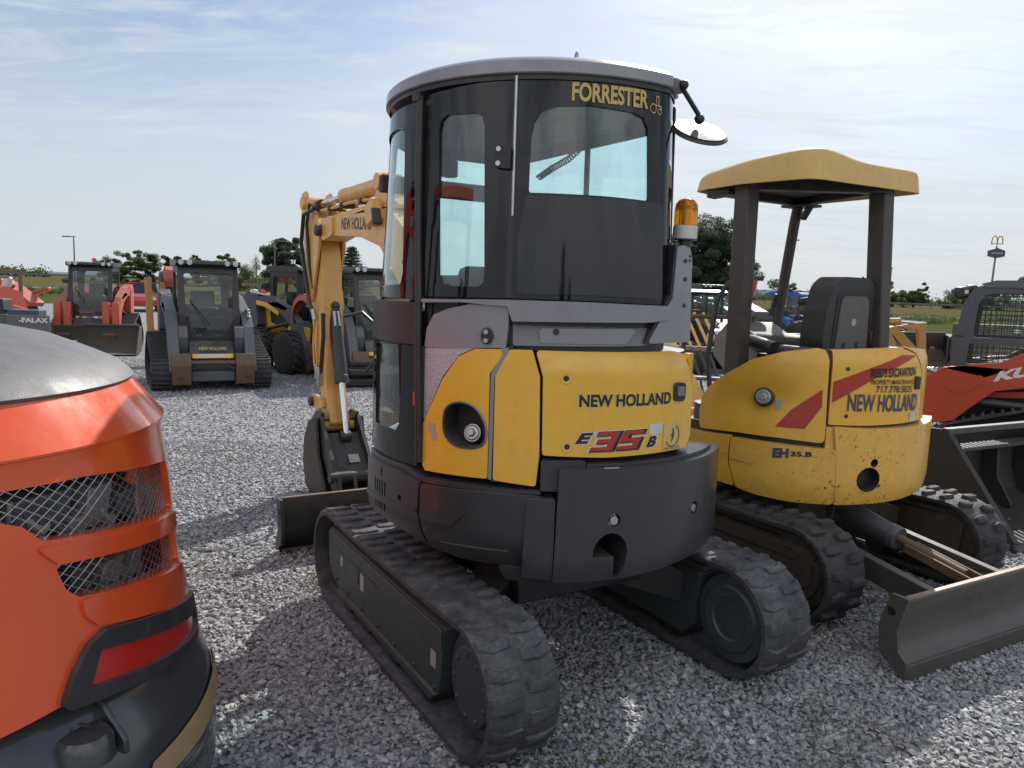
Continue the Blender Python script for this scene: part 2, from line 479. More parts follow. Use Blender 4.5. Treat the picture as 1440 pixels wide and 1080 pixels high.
def sheet(mb, S, outline, holes=(), t=0.02, step=0.05, off=0.0):
    """a thick curved panel: 2d outline with holes, mapped by S(u, v, off)"""
    loops = [resample(outline, step)] + [resample(h, step) for h in holes]
    pts = []; edges = []
    for lp in loops:
        o = len(pts)
        pts += lp
        edges += [(o + i, o + (i + 1) % len(lp)) for i in range(len(lp))]
    nb = len(pts)
    xs = [p[0] for p in pts]; ys = [p[1] for p in pts]
    border = np.array(pts)
    x = min(xs) + step / 2
    while x < max(xs):
        y = min(ys) + step / 2
        while y < max(ys):
            if inside(loops[0], x, y) and not any(inside(h, x, y) for h in loops[1:]):
                if ((border - (x, y)) ** 2).sum(1).min() > (step * 0.45) ** 2:
                    pts.append((x, y))
            y += step
        x += step
    r = geometry.delaunay_2d_cdt([Vector(p) for p in pts], edges, [], 0, 1e-7)
    v2, tris = r[0], r[2]
    fs = []
    for f in tris:
        cx = sum(v2[i].x for i in f) / 3; cy = sum(v2[i].y for i in f) / 3
        if inside(loops[0], cx, cy) and not any(inside(h, cx, cy) for h in loops[1:]):
            fs.append(tuple(f))
    n = len(v2)
    vs = [S(p.x, p.y, off) for p in v2] + [S(p.x, p.y, off - t) for p in v2]
    cnt = {}
    for f in fs:
        for i in range(3):
            a, b = f[i], f[(i + 1) % 3]
            cnt[(a, b)] = 1
    walls = [(a, b, n + b, n + a) for (a, b) in cnt if (b, a) not in cnt]
    mb.add(vs, fs + [tuple(n + i for i in reversed(f)) for f in fs] + walls)
    return mb

def polar(pts, r=0.84):
    """(degrees, z) -> (arc length, z)"""
    return [(radians(a) * r, z) for a, z in pts]

class Plan:
    """radius as a function of angle for a star-shaped plan outline round the slew axis"""
    def __init__(s, pts, rnd=0.0):
        s.p = fillet(pts, rnd, 6) if rnd else pts
    def r(s, a):
        dx, dy = cos(a), sin(a)
        best = 0.5
        for i in range(len(s.p)):
            x1, y1 = s.p[i]; x2, y2 = s.p[(i + 1) % len(s.p)]
            ex, ey = x2 - x1, y2 - y1
            den = dx * ey - dy * ex
            if abs(den) < 1e-9: continue
            t = (x1 * ey - y1 * ex) / den
            u = (x1 * dy - y1 * dx) / den
            if t > 0 and -1e-6 <= u <= 1 + 1e-6: best = t
        return best

def arc(r, a0, a1, n=24):
    return [(r * cos(radians(a0 + (a1 - a0) * i / n)), r * sin(radians(a0 + (a1 - a0) * i / n))) for i in range(n + 1)]

def text2d(s, bold=0.0, shear=0.0, stretch=1.0):
    """lettering as flat triangles, normalised: height of capitals 1, x from 0 to w"""
    cu = bpy.data.curves.new('lettering', 'FONT')
    cu.body = s; cu.size = 1.0; cu.offset = bold; cu.shear = shear; cu.resolution_u = 4
    o = bpy.data.objects.new('lettering', cu)
    COL.objects.link(o)
    dg = bpy.context.evaluated_depsgraph_get()
    me = bpy.data.meshes.new_from_object(o.evaluated_get(dg))
    bpy.data.objects.remove(o); bpy.data.curves.remove(cu)
    bm = bmesh.new(); bm.from_mesh(me); bpy.data.meshes.remove(me)
    bmesh.ops.triangulate(bm, faces=bm.faces)
    xs = [v.co.x for v in bm.verts]; ys = [v.co.y for v in bm.verts]
    x0, x1, y0, y1 = min(xs), max(xs), min(ys), max(ys)
    for v in bm.verts:
        v.co.x = (v.co.x - x0) / (x1 - x0); v.co.y = (v.co.y - y0) / (y1 - y0); v.co.z = 0
    return bm

def lettering(mb, s, fn, bold=0.02, shear=0.0, cuts=30, t=0.0):
    """put text through fn(x, y) with x, y in 0..1"""
    bm = text2d(s, bold, shear)
    for k in range(1, cuts):
        bmesh.ops.bisect_plane(bm, geom=bm.verts[:] + bm.edges[:] + bm.faces[:], plane_co=(k / cuts, 0, 0), plane_no=(1, 0, 0))
    bm.verts.index_update()
    mb.add([fn(v.co.x, v.co.y) for v in bm.verts], [[v.index for v in f.verts] for f in bm.faces])
    bm.free()
    return mb

def quad_on(corners):
    """bilinear map of the unit square: corners bl, br, tr, tl (any dimension)"""
    bl, br, tr, tl = (Vector(c) for c in corners)
    return lambda x, y: (bl * (1 - x) + br * x) * (1 - y) + (tl * (1 - x) + tr * x) * y
# ------------------------------------------------------------------ tracked undercarriage
def track_path(xf, xr, R, zc, n=16, sag=0.012, steps=26):
    """closed loop in x-z, anticlockwise seen from +y is not needed; list of (x, z)"""
    pts = []
    for i in range(steps):
        x = xr + (xf - xr) * i / steps; pts.append((x, zc - R))
    for i in range(n):
        a = -pi / 2 + pi * i / n; pts.append((xf + R * cos(a), zc + R * sin(a)))
    for i in range(steps):
        t = i / steps
        pts.append((xf + (xr - xf) * t, zc + R - sag * sin(pi * t) * (1 + 0.3 * sin(9 * t))))
    for i in range(n):
        a = pi / 2 + pi * i / n; pts.append((xr + R * cos(a), zc + R * sin(a)))
    return pts

class Loop:
    def __init__(s, pts):
        s.p = [Vector((x, 0, z)) for x, z in pts]
        s.l = [0]
        for i in range(len(pts)):
            s.l.append(s.l[-1] + (s.p[(i + 1) % len(pts)] - s.p[i]).length)
        s.L = s.l[-1]
    def at(s, d):
        d %= s.L
        import bisect
        i = min(bisect.bisect_right(s.l, d) - 1, len(s.p) - 1)
        a, b = s.p[i], s.p[(i + 1) % len(s.p)]
        t = (d - s.l[i]) / max(1e-9, s.l[i + 1] - s.l[i])
        p = a.lerp(b, t)
        tg = (b - a).normalized()
        # smooth the normal
        a0 = s.p[i - 1]; b2 = s.p[(i + 2) % len(s.p)]
        tg = ((a - a0).normalized() * (1 - t) + (b2 - b).normalized() * t + tg).normalized()
        return p, tg, Vector((tg.z, 0, -tg.x))
    def pt(s, d, y, h):
        p, t, n = s.at(d)
        q = p + n * h
        return Vector((q.x, y, q.z))

def rubber_track(mb, yc, w, lp, style, rng):
    """belt plus lugs"""
    n = 110
    sec = [(-w / 2, -0.012), (-w / 2, 0.010), (-w / 2 + 0.015, 0.018), (w / 2 - 0.015, 0.018), (w / 2, 0.010), (w / 2, -0.012), (w * 0.2, -0.016), (-w * 0.2, -0.016)]
    k = len(sec)
    vs = [lp.pt(lp.L * i / n, yc + y, h) for i in range(n) for y, h in sec]
    fs = [(i * k + j, i * k + (j + 1) % k, ((i + 1) % n) * k + (j + 1) % k, ((i + 1) % n) * k + j) for i in range(n) for j in range(k)]
    mb.add(vs, fs)
    def lug(poly, h0, h1, inset):
        cx = sum(p[0] for p in poly) / len(poly); cy = sum(p[1] for p in poly) / len(poly)
        def top(p):
            d = Vector((p[0] - cx, p[1] - cy)); l = d.length
            q = d * ((l - inset) / l) if l > inset else d
            return cx + q.x, cy + q.y
        m_ = len(poly)
        rag = [rng.uniform(-0.005, 0.005) for _ in range(m_)]
        A = [lp.pt(a, yc + b, h0) for a, b in poly]
        B = [lp.pt(a, yc + b, h1 - 0.005) for a, b in [((p[0] + q[0]) / 2, (p[1] + q[1]) / 2) for p, q in zip(poly, [top(p) for p in poly])]]
        Ct = []
        for (a, b), g in zip([top(p) for p in poly], rag):
            Ct.append(lp.pt(a + g, yc + b + g * 0.5, h1 + g * 0.6))
        fs = []
        for i in range(m_):
            j = (i + 1) % m_
            fs += [(i, j, m_ + j, m_ + i), (m_ + i, m_ + j, 2 * m_ + j, 2 * m_ + i)]
        fs.append(tuple(range(2 * m_, 3 * m_)))
        mb.add(A + B + Ct, fs)
    if style == 'wide':
        P = lp.L / 46
        for i in range(46):
            for sd in (-1, 1):
                d = lp.L * i / 46 + (P * 0.5 if sd > 0 else 0)
                j = rng.uniform(-.002, .002)
                y0, y1, y2 = sd * 0.006, sd * w * 0.30, sd * (w / 2 - 0.002)
                lug([(d + 0.012 + j, y0), (d + 0.014 + j, y1), (d - 0.004, y2), (d + 0.044, y2), (d + 0.066, y1), (d + 0.056 + j, y0)], 0.008, 0.028, 0.012)
    else:
        nn = 40; P = lp.L / nn
        for i in range(nn):
            for sd in (-1, 1):
                d = lp.L * i / nn + (P * 0.5 if sd > 0 else 0)
                y0, y1, y2 = sd * 0.018, sd * w * 0.25, sd * (w / 2 - 0.018)
                lug([(d + 0.008, y0), (d - 0.002, y1), (d + 0.010, y2), (d + 0.046, y2), (d + 0.064, y1), (d + 0.050, y0)], 0.008, 0.042, 0.012)

def undercarriage(root, flip, style, tmat, fmat, bladex, bladeh, blade_mat, cover):
    """flip True turns the whole undercarriage half a turn below the house"""
    X = Matrix.Rotation(pi, 4, 'Z') if flip else Matrix.Identity(4)
    rng = random.Random(3 if flip else 5)
    zc, R = 0.285, 0.25
    xf, xr = 0.80, -0.80
    for sd in (1, -1):
        lp = Loop(track_path(xf, xr, R, zc))
        mb = MB(X); rubber_track(mb, sd * 0.70, 0.30, lp, style, rng)
        mb.build('rubber_track', tmat, root, angle=50)
        # side frame: outer plate, top slope, rollers
        mb = MB(X)
        y0, y1 = sd * 0.59, sd * 0.805
        poly = fillet([(-0.60, 0.44), (0.86, 0.445), (0.92, 0.40), (0.90, 0.24), (0.72, 0.12), (-0.50, 0.10), (-0.56, 0.16)], 0.02, 3)
        mb.prism(poly, XZ, y0, y1)
        mb.prism(fillet([(-0.62, 0.452), (0.80, 0.455), (0.80, 0.482), (-0.60, 0.478)], 0.008, 2), XZ, sd * 0.60, sd * 0.77)
        fr = mb.build('track_frame', fmat, root, bevel=0.010)
        # guard plate detail on the outer face
        mb = MB(X)
        mb.prism(fillet([(-0.585, 0.425), (0.84, 0.428), (0.80, 0.36), (-0.585, 0.34)], 0.01, 2), XZ, sd * 0.8055, sd * 0.812)
        mb.build('frame_rib', fmat, fr, bevel=0.003)
        for lx, lz, lw, lh, mt in ((-0.50, 0.27, 0.05, 0.07, 'label_grey'), (0.36, 0.29, 0.05, 0.085, 'label_grey'), (0.68, 0.30, 0.03, 0.05, 'label_grey')):
            if cover and sd > 0:
                mb = MB(X); mb.box((lx, sd * 0.8065, lz), (lw, 0.003, lh)); mb.build('label', mt, fr)
        if cover and sd > 0:
            mb = MB(X); mb.box((0.425, sd * 0.8065, 0.30), (0.028, 0.004, 0.075)); mb.build('inspection_slot', 'black', fr, bevel=0.001)
            for bx_ in (-0.52, -0.30, -0.08, 0.14, 0.36, 0.58, 0.76):
                mb = MB(X); mb.cyl((bx_, sd * 0.803, 0.155 + 0.02 * (bx_ > .6)), (bx_, sd * 0.815, 0.155 + 0.02 * (bx_ > .6)), 0.011, n=6); mb.build('bolt', 'frame_green', fr)
            mb = MB(X); mb.prism(fillet([(-0.55, 0.135), (0.72, 0.135), (0.72, 0.112), (-0.50, 0.10)], 0.005, 2), XZ, sd * 0.79, sd * 0.822); mb.build('frame_flange', fmat, fr, bevel=0.003)
        for x in (-0.42, -0.05, 0.32, 0.6):
            mb = MB(X)
            mb.cyl((x, sd * 0.60, 0.125), (x, sd * 0.80, 0.125), 0.085, n=18)
            mb.build('track_roller', 'black', root, bevel=0.006)
        for x, nm in ((xr, 'drive_sprocket'), (xf, 'idler_wheel')):
            mb = MB(X)
            c = (x, 0, zc)
            mb.lathe([(0.0001, sd * 0.62), (0.19, sd * 0.62), (0.225, sd * 0.655), (0.225, sd * 0.745), (0.20, sd * 0.77), (0.155, sd * 0.775), (0.15, sd * 0.795), (0.0001, sd * 0.80)], n=36, c=c, axis='y')
            if nm == 'drive_sprocket':
                for k in range(16):
                    a = 2 * pi * k / 16
                    mb.box((x + 0.222 * cos(a), sd * 0.70, zc + 0.222 * sin(a)), (0.03, 0.07, 0.035), (0, -a, 0))
                for k in range(9):
                    a = 2 * pi * k / 9
                    mb.cyl((x + 0.125 * cos(a), sd * 0.79, zc + 0.125 * sin(a)), (x + 0.125 * cos(a), sd * 0.803, zc + 0.125 * sin(a)), 0.011, n=8)
                # inner motor housing
                mb.lathe([(0.0001, sd * 0.60), (0.10, sd * 0.60), (0.105, sd * 0.590), (0.155, sd * 0.588), (0.16, sd * 0.60), (0.205, sd * 0.602), (0.21, sd * 0.62), (0.0001, sd * 0.625)], n=36, c=c, axis='y')
            mb.build(nm, 'brown_steel' if flip else 'frame_green', root, bevel=0.003)
    # car body: cross tubes, centre plate, slew ring
    mb = MB(X)
    for x in (-0.32, 0.32):
        mb.bar((x * 0.7, -0.30, 0.44), (x * 1.25, -0.66, 0.32), 0.20, 0.17)
        mb.bar((x * 0.7, 0.30, 0.44), (x * 1.25, 0.66, 0.32), 0.20, 0.17)
    mb.box((0, 0, 0.46), (0.86, 0.72, 0.14))
    mb.build('car_body', 'black' if not flip else 'brown_steel', root, bevel=0.01)
    mb = MB(X)
    mb.lathe([(0.36, 0.52), (0.40, 0.53), (0.40, 0.60), (0.36, 0.64), (0.36, 0.66)], n=40)
    mb.build('slew_ring', 'black', root)
    # dozer blade
    b0 = bladex; h = bladeh
    prof = [(b0, 0.0), (b0 + 0.015, 0.0), (b0 + 0.012, 0.08), (b0 - 0.03, 0.11), (b0 - 0.055, h * 0.45), (b0 - 0.05, h * 0.75), (b0 - 0.012, h - 0.012), (b0 - 0.012, h), (b0 - 0.04, h), (b0 - 0.085, h * 0.78), (b0 - 0.09, h * 0.45), (b0 - 0.06, 0.10), (b0 - 0.02, 0.06)]
    mb = MB(X)
    mb.prism(prof, XZ, -0.862, 0.862)
    bl = mb.build('dozer_blade', blade_mat, root, bevel=0.004)
    mb = MB(X)
    mb.box((b0 + 0.004, 0, 0.045), (0.026, 1.70, 0.085), (0, 0.0, 0))
    mb.build('cutting_edge', 'bare_edge' if not flip else 'blade_steel', bl, bevel=0.004)
    for sd in (-1, 1):
        mb = MB(X)
        pl = fillet([(b0 + 0.012, 0.01), (b0 + 0.01, 0.10), (b0 - 0.035, 0.14), (b0 - 0.05, h * 0.6), (b0 - 0.005, h + 0.012), (b0 - 0.10, h + 0.012), (b0 - 0.15, h * 0.6), (b0 - 0.13, 0.10)], 0.012, 3)
        mb.prism(pl, XZ, sd * 0.863, sd * 0.885)
        mb.build('end_plate', blade_mat, bl, bevel=0.003)
        mb = MB(X)
        mb.cyl((b0 - 0.085, sd * 0.858, h * 0.82), (b0 - 0.085, sd * 0.889, h * 0.82), 0.022, n=14)
        mb.build('lifting_eye', 'black', bl)
    mb = MB(X); mb.box((b0 - 0.028, 0, h + 0.006), (0.03, 1.72, 0.012)); mb.build('top_edge', 'bare_edge', bl, bevel=0.003)
    for sd in (-1, 1):
        mb = MB(X)
        mb.bar((0.30, sd * 0.27, 0.36), (b0 - 0.08, sd * 0.33, 0.20), 0.06, 0.13)
        mb.prism([(b0 - 0.32, 0.0), (b0 - 0.085, 0.13), (b0 - 0.085, -0.06), (b0 - 0.32, -0.05)], lambda u, v, t: Vector((u, sd * 0.33 + v * 1.2 * sd, 0.24 + t)), -0.02, 0.02)
        mb.build('blade_arm', blade_mat if flip else 'black', root, bevel=0.005)
    mb = MB(X); mb.cyl((b0 - 0.13, -0.31, 0.235), (b0 - 0.13, 0.31, 0.235), 0.05, n=20); mb.build('cross_tube', 'rusty' if flip else 'black', root)
    mb = MB(X); mb.cyl((0.36, 0, 0.52), (0.86, 0, 0.40), 0.062, n=20); mb.cyl((0.83, 0, 0.407), (0.88, 0, 0.395), 0.070, n=20)
    mb.box((0.40, 0, 0.545), (0.22, 0.19, 0.05), (0, 0.2, 0))
    for sd in (-1, 1): mb.box((0.36, sd * 0.085, 0.49), (0.24, 0.02, 0.15), (0, 0.2, 0))
    cy = mb.build('blade_cylinder', 'black' if not flip else 'dark_grey', root, bevel=0.004)
    mb = MB(X); mb.cyl((0.86, 0, 0.40), (b0 - 0.24, 0, 0.315), 0.028, n=16); mb.build('rod', 'chrome' if not flip else 'rusty', cy)
    mb = MB(X)
    for sd in (-1, 1): mb.bar((0.95, sd * 0.055, 0.37), (b0 - 0.10, sd * 0.055, 0.28), 0.018, 0.05)
    mb.build('clevis', 'rusty' if flip else 'black', cy, bevel=0.003)
    return X

# ------------------------------------------------------------------ the excavator with the closed cab
E1 = (0.146, 3.896, 0.0); YAW1 = 2.1098
e1 = thing('mini_excavator', 'mini excavator with enclosed tinted cab, amber beacon and dark grey counterweight', 'excavator', E1, YAW1)
undercarriage(e1, False, 'wide', 'rubber', 'frame_green', 1.80, 0.375, 'black', True)

body1 = Plan(arc(.838, 60, 199, 40) + [(-.69, -.375), (-.40, -.47), (.40, -.52), (.42, .60)])
cabp = Plan([((.805 + .025 * min(1, k / 14)) * cos(radians(60 + k * 2.5)), (.805 + .025 * min(1, k / 14)) * sin(radians(60 + k * 2.5))) for k in range(15)] + arc(.83, 97, 184, 32) + [(-.765, -.135), (-.70, -.20), (.72, -.20), (.74, .40)], 0.05)
RR = 0.84
def S_body(u, z, off):
    a = u / RR; r = body1.r(a) + off
    return Vector((r * cos(a), r * sin(a), z))
def S_cab(u, z, off):
    a = u / RR; r = cabp.r(a) * (1 - .06 * (z - 1.75)) + off
    return Vector((r * cos(a), r * sin(a), z))
def S_skirt(u, z, off):
    a = u / RR; d = max(0.0, 0.80 - z) / 0.13
    r = .862 - 0.055 * min(1.6, d) ** 2 + off
    return Vector((r * cos(a), r * sin(a), z))
def S_cw(u, z, off):
    a = u / RR; d = max(0.0, 0.74 - z) / 0.12
    r = .892 - 0.018 * d ** 2 + off
    return Vector((r * cos(a), r * sin(a), z))

def panel(name, mt, parent, S, out, holes=(), rad=0.012, hrad=0.02, t=0.025, step=0.045, off=0.0, bevel=0.005, label=None):
    mb = MB()
    sheet(mb, S, fillet(polar(out, RR), rad, 3), [fillet(polar(h, RR), hrad, 5) for h in holes], t, step, off)
    return mb.build(name, mt, parent, bevel=bevel, angle=40, label=label)

# inner core and floor
mb = MB()
mb.lathe([(0.05, .60), (.66, .62), (.70, .70), (.70, 1.54), (.0001, 1.56)], n=48)
mb.build('upper_frame', 'black', e1)
mb = MB()
pl = [(cabp.r(2 * pi * k / 72) * 0.975 * cos(2 * pi * k / 72), cabp.r(2 * pi * k / 72) * 0.975 * sin(2 * pi * k / 72)) for k in range(72)]
mb.prism(pl, XY, 1.565, 1.70)
mb.build('cab_floor', 'black', e1)

# counterweight
hook = [(162.3, .735)] + [(167.3 + 5.0 * cos(t), .742 + .092 * sin(t)) for t in [pi * (1 - k / 14) for k in range(15)]] + [(171.6, .69), (170.2, .640), (168.6, .640), (168.3, .735)]
cw = panel('counterweight', 'cw_grey', e1, S_cw,
           [(152.6, 1.098), (224.5, 1.10), (225, .68), (205, .665), (185, .645), (170, .632), (152, .625)],
           holes=[hook, [(168.0 + 1.9 * cos(k * pi / 6), .886 + .029 * sin(k * pi / 6)) for k in range(12)],
                  [(198.0 + 1.9 * cos(k * pi / 6), .880 + .029 * sin(k * pi / 6)) for k in range(12)]],
           rad=0.014, hrad=0.004, t=0.17, step=0.035, bevel=0.012)
for a, z in ((168.0, .884), (198.0, .878)):
    mb = MB(); ar = radians(a); d = Vector((cos(ar), sin(ar), 0))
    p = d * 0.80 + Vector((0, 0, z))
    mb.cyl(p, p + d * 0.068, 0.027, n=20); mb.cyl(p + d * 0.068, p + d * 0.090, 0.020, n=6)
    mb.build('bolt', 'steel', cw, bevel=0.002)
# left shoulder of the counterweight, lower step
panel('counterweight_shoulder', 'cw_grey', e1, lambda u, z, o: S_cw(u, z, o - 0.035), [(147.8, 1.125), (160, 1.128), (160, 1.0), (147.8, 1.0)], t=0.13, bevel=0.01)
panel('counterweight_cheek', 'cw_grey', e1, lambda u, z, o: S_cw(u, z, o - 0.012), [(144.4, .975), (152.0, .975), (152.0, .63), (143.6, .64)], t=0.15, bevel=0.012)
panel('counterweight_lip', 'cw_grey', e1, lambda u, z, o: S_cw(u, z, o - 0.035), [(160.2, 1.114), (199, 1.116), (218, 1.112), (218, 1.06), (160.2, 1.06)], t=0.14, bevel=0.01)
panel('belly_plate', 'cw_grey', e1, lambda u, z, o: S_cw(u, z, o - 0.06), [(136.5, .67), (152, .66), (152, .60), (138.5, .605)], t=0.2, bevel=0.01)
mb = MB(); S2 = lambda a, r, z: Vector((r * cos(radians(a)), r * sin(radians(a)), z))
mb.add([S2(164.7, .866, 1.1085), S2(169.8, .866, 1.109), S2(169.8, .832, 1.132), S2(164.7, .832, 1.1315)], [(0, 1, 2, 3)])
mb = MB(); mb.add([S2(164.7, .888, 1.1015), S2(169.0, .888, 1.1015), S2(169.1, .868, 1.1015), S2(164.8, .868, 1.1015)], [(0, 1, 2, 3)])
mb.build('label', 'white', cw)

# side skirts
sk1 = panel('side_skirt', 'cw_grey', e1, S_skirt, [(76, 1.0), (83, 1.004), (102, 1.004), (111.2, .975), (110.8, .84), (113.2, .70), (102, .745), (88, .762), (76, .765)],
            holes=[[(86.5 + k * 1.9, .925), (87.4 + k * 1.9, .925), (87.4 + k * 1.9, .86), (86.5 + k * 1.9, .86)] for k in range(5)] +
                  [[(86.5 + k * 1.9, .845), (87.4 + k * 1.9, .845), (87.4 + k * 1.9, .79), (86.5 + k * 1.9, .79)] for k in range(5)] +
                  [[(102.9 + 1.0 * cos(k * pi / 4), .881 + .014 * sin(k * pi / 4)) for k in range(8)], [(91.6, .985), (92.6, .985), (92.6, .945), (91.6, .945)]],
            hrad=0.002, t=0.05, bevel=0.006)
panel('skirt_rib', 'cw_grey', sk1, lambda u, z, o: S_skirt(u, z, o + 0.006), [(76, .835), (110.6, .862), (110.6, .842), (76, .815)], t=0.02, bevel=0.005, rad=0.004)
sk2 = panel('side_skirt', 'cw_grey', e1, S_skirt, [(111.9, .975), (123.9, .978), (136.4, .984), (148.5, .982), (148.5, .672), (138, .660), (124.5, .664), (114.3, .69), (111.6, .845)], t=0.06, bevel=0.012, rad=0.02)
panel('skirt_rib', 'cw_grey', sk2, lambda u, z, o: S_skirt(u, z, o + 0.007), [(112.0, .848), (121.5, .836), (126.6, .888), (127.6, .888), (122.6, .812), (112.0, .826)], t=0.02, bevel=0.004, rad=0.003)
panel('skirt_scratch', 'bare_edge', sk2, lambda u, z, o: S_skirt(u, z, o + 0.0015), [(118.5, .738), (126, .743), (139.7, .744), (139.7, .738), (127, .7365), (118.5, .735)], t=0.003, bevel=0, rad=0.0)
panel('skirt_ledge', 'cw_grey', e1, lambda u, z, o: S_skirt(u, z, o - 0.01), [(111.9, 1.0), (148, 1.0), (148, .985), (111.9, .978)], t=0.1, bevel=0.004, rad=0.003)
panel('skirt_ledge', 'cw_grey', e1, lambda u, z, o: S_skirt(u, z, o - 0.014), [(76, 1.03), (104, 1.032), (111.4, 1.0), (111.4, .972), (76, 1.0)], t=0.14, bevel=0.008, rad=0.006)

# fuel side panel
pk = chaikin([(118.4, 1.256), (119.3, 1.312), (123.5, 1.343), (128.6, 1.328), (132.0, 1.262), (132.2, 1.18), (129.0, 1.150), (122.7, 1.150), (119.0, 1.19)], 2)
sp = panel('side_panel', 'yellow', e1, S_body, [(110.9, 1.05), (111.0, 1.228), (117.9, 1.425), (123.1, 1.526), (128.2, 1.561), (136.6, 1.566), (136.3, 1.54), (132.7, 1.465), (132.9, 1.032), (112, 1.026)], holes=[pk], hrad=0.0)
mb = MB(); ring = polar(pk, RR); cx = sum(p[0] for p in ring) / len(ring); cz = sum(p[1] for p in ring) / len(ring)
inner = [(cx + (x - cx) * .93, cz + (z - cz) * .93) for x, z in ring]
vs = [S_body(x, z, 0.006) for x, z in ring] + [S_body(x, z, 0.004) for x, z in inner] + [S_body(x, z, -0.10) for x, z in inner]
n = len(ring)
mb.add(vs, [(i, (i + 1) % n, n + (i + 1) % n, n + i) for i in range(n)] + [(n + i, n + (i + 1) % n, 2 * n + (i + 1) % n, 2 * n + i) for i in range(n)] + [tuple(range(2 * n, 3 * n))])
fp = mb.build('filler_pocket', 'black_plastic', sp, recalc=False)
mb = MB()
vs = [S_body(cx + (x - cx) * 1.06, cz + (z - cz) * 1.05, 0.003) for x, z in ring] + [S_body(x, z, 0.008) for x, z in ring]
mb.add(vs, [(i, (i + 1) % n, n + (i + 1) % n, n + i) for i in range(n)])
mb.build('pocket_rim', 'mid_grey', sp, recalc=False)
ar = radians(126.3); d = Vector((cos(ar), sin(ar), 0.25)).normalized(); p = Vector((.742 * cos(ar), .742 * sin(ar), 1.195))
mb = MB(); mb.cyl(p, p + d * .045, .040, n=28); mb.cyl(p + d * .045, p + d * .052, .034, .03, n=28); mb.cyl(p + d * .052, p + d * .068, .019, .017, n=6)
mb.build('fuel_cap', 'steel', sp, bevel=0.003)
mb = MB()
for zz in (1.255, 1.215, 1.18): mb.box(S_body(radians(132.2) * RR, zz, -0.012), (.02, .03, .026), (0, 0, radians(132)))
mb.build('latch', 'black', sp, bevel=0.004)
for q in ((113.2, 1.195, .035, .04), (114.4, 1.165, .03, .03)):
    mb = MB(); u = radians(q[0]) * RR
    mb.add([S_body(u, q[1], .0025), S_body(u + q[2], q[1], .0025), S_body(u + q[2], q[1] + q[3], .0025), S_body(u, q[1] + q[3], .0025)], [(0, 1, 2, 3)])
    mb.build('label', 'label_grey', sp)
panel('textured_panel', 'silver_grip', e1, S_body, [(110.9, 1.548), (128.8, 1.566), (128.0, 1.564), (123.0, 1.530), (117.5, 1.43), (110.9, 1.235)], off=-0.004, rad=0.004, bevel=0.002)
ug = panel('upper_side_panel', 'light_grey', e1, S_body, [(110.9, 1.55), (137.0, 1.571), (137.6, 1.67), (137.4, 1.742), (126, 1.738), (119.5, 1.718), (114.2, 1.69), (111.6, 1.63)], rad=0.01)
panel('dark_side_panel', 'gloss_black', e1, S_body, [(109.9, 1.55), (112, 1.55), (138, 1.66), (138, 1.762), (109.9, 1.757)], off=-0.012, rad=0.003, bevel=0.002)
mb = MB(); u = radians(131.7) * RR
sheet(mb, S_body, [(u + .026 * cos(k * pi / 8), 1.616 + .034 * sin(k * pi / 8)) for k in range(16)], [], .014, .02, .012)
lt = mb.build('latch', 'black', ug, bevel=0.004)
mb = MB()
for zz in (1.632, 1.598):
    a = radians(131.7); dd = Vector((cos(a), sin(a), 0)); p = dd * .848 + Vector((0, 0, zz)); mb.cyl(p, p + dd * .012, .0095, n=12)
mb.build('screw', 'steel', lt)

# corner column, dark gap trim, rear door
panel('corner_column', 'yellow', e1, S_body, [(138.2, 1.566), (134.4, 1.455), (134.6, 1.03), (146.6, 1.016), (147.3, 1.145), (146.7, 1.462), (144.4, 1.568)], rad=0.012, bevel=0.009, off=0.006)
panel('column_trim', 'light_grey', e1, S_body, [(136.0, 1.57), (137.9, 1.572), (137.9, 1.54), (134.1, 1.45), (134.1, 1.03), (133.1, 1.03), (133.1, 1.468), (136.2, 1.54)], rad=0.003, off=0.002, bevel=0.003)
panel('column_seal', 'black', e1, S_body, [(137.4, 1.58), (139.2, 1.58), (138.4, 1.54), (135.3, 1.45), (135.3, 1.02), (133.7, 1.02), (133.7, 1.46), (137.0, 1.545)], off=-0.005, rad=0.002, bevel=0)
rd = panel('engine_cover', 'yellow', e1, lambda u, z, o: S_body(u, z, o + 0.004 - 0.05 * max(0, (z - 1.49) / .075) ** 2 * .5),
           [(145.2, 1.566), (147.5, 1.462), (148.0, 1.145), (165.8, 1.137), (196.8, 1.145), (199.8, 1.20), (198.6, 1.40), (194.2, 1.555), (190, 1.566)], rad=0.015, bevel=0.008)
panel('cover_edge', 'yellow', e1, S_body, [(197.3, 1.14), (210, 1.145), (222, 1.16), (222, 1.50), (208, 1.545), (195.4, 1.558), (199.4, 1.41), (200.3, 1.2)], rad=0.02, bevel=0.008, off=-0.004)
for a, z in ((153.8, 1.459), (154.8, 1.183)):
    ar = radians(a); dd = Vector((cos(ar), sin(ar), 0)); p = dd * (.8425) + Vector((0, 0, z))
    mb = MB(); mb.lathe([(.012, 0), (.022, .0015), (.024, 0)], n=20); mb.v = [p + Matrix.Rotation(ar, 3, 'Z') @ (Matrix.Rotation(pi / 2, 3, 'Y') @ v) for v in mb.v]
    sc = mb.build('screw_rim', 'yellow', rd, recalc=False)
    mb = MB(); mb.cyl(p - dd * .01, p + dd * .0012, .0115, n=16); mb.build('screw', 'black', rd)
lk = panel('door_latch', 'black_plastic', rd, S_body, [(188.6, 1.437), (194.0, 1.432), (194.0, 1.352), (188.9, 1.356)], off=0.014, t=.014, rad=.02, bevel=.004)
panel('latch_paddle', 'mid_grey', lk, S_body, [(189.7, 1.420), (193.0, 1.417), (193.0, 1.375), (189.8, 1.378)], off=0.019, t=.006, rad=.008, bevel=.002)

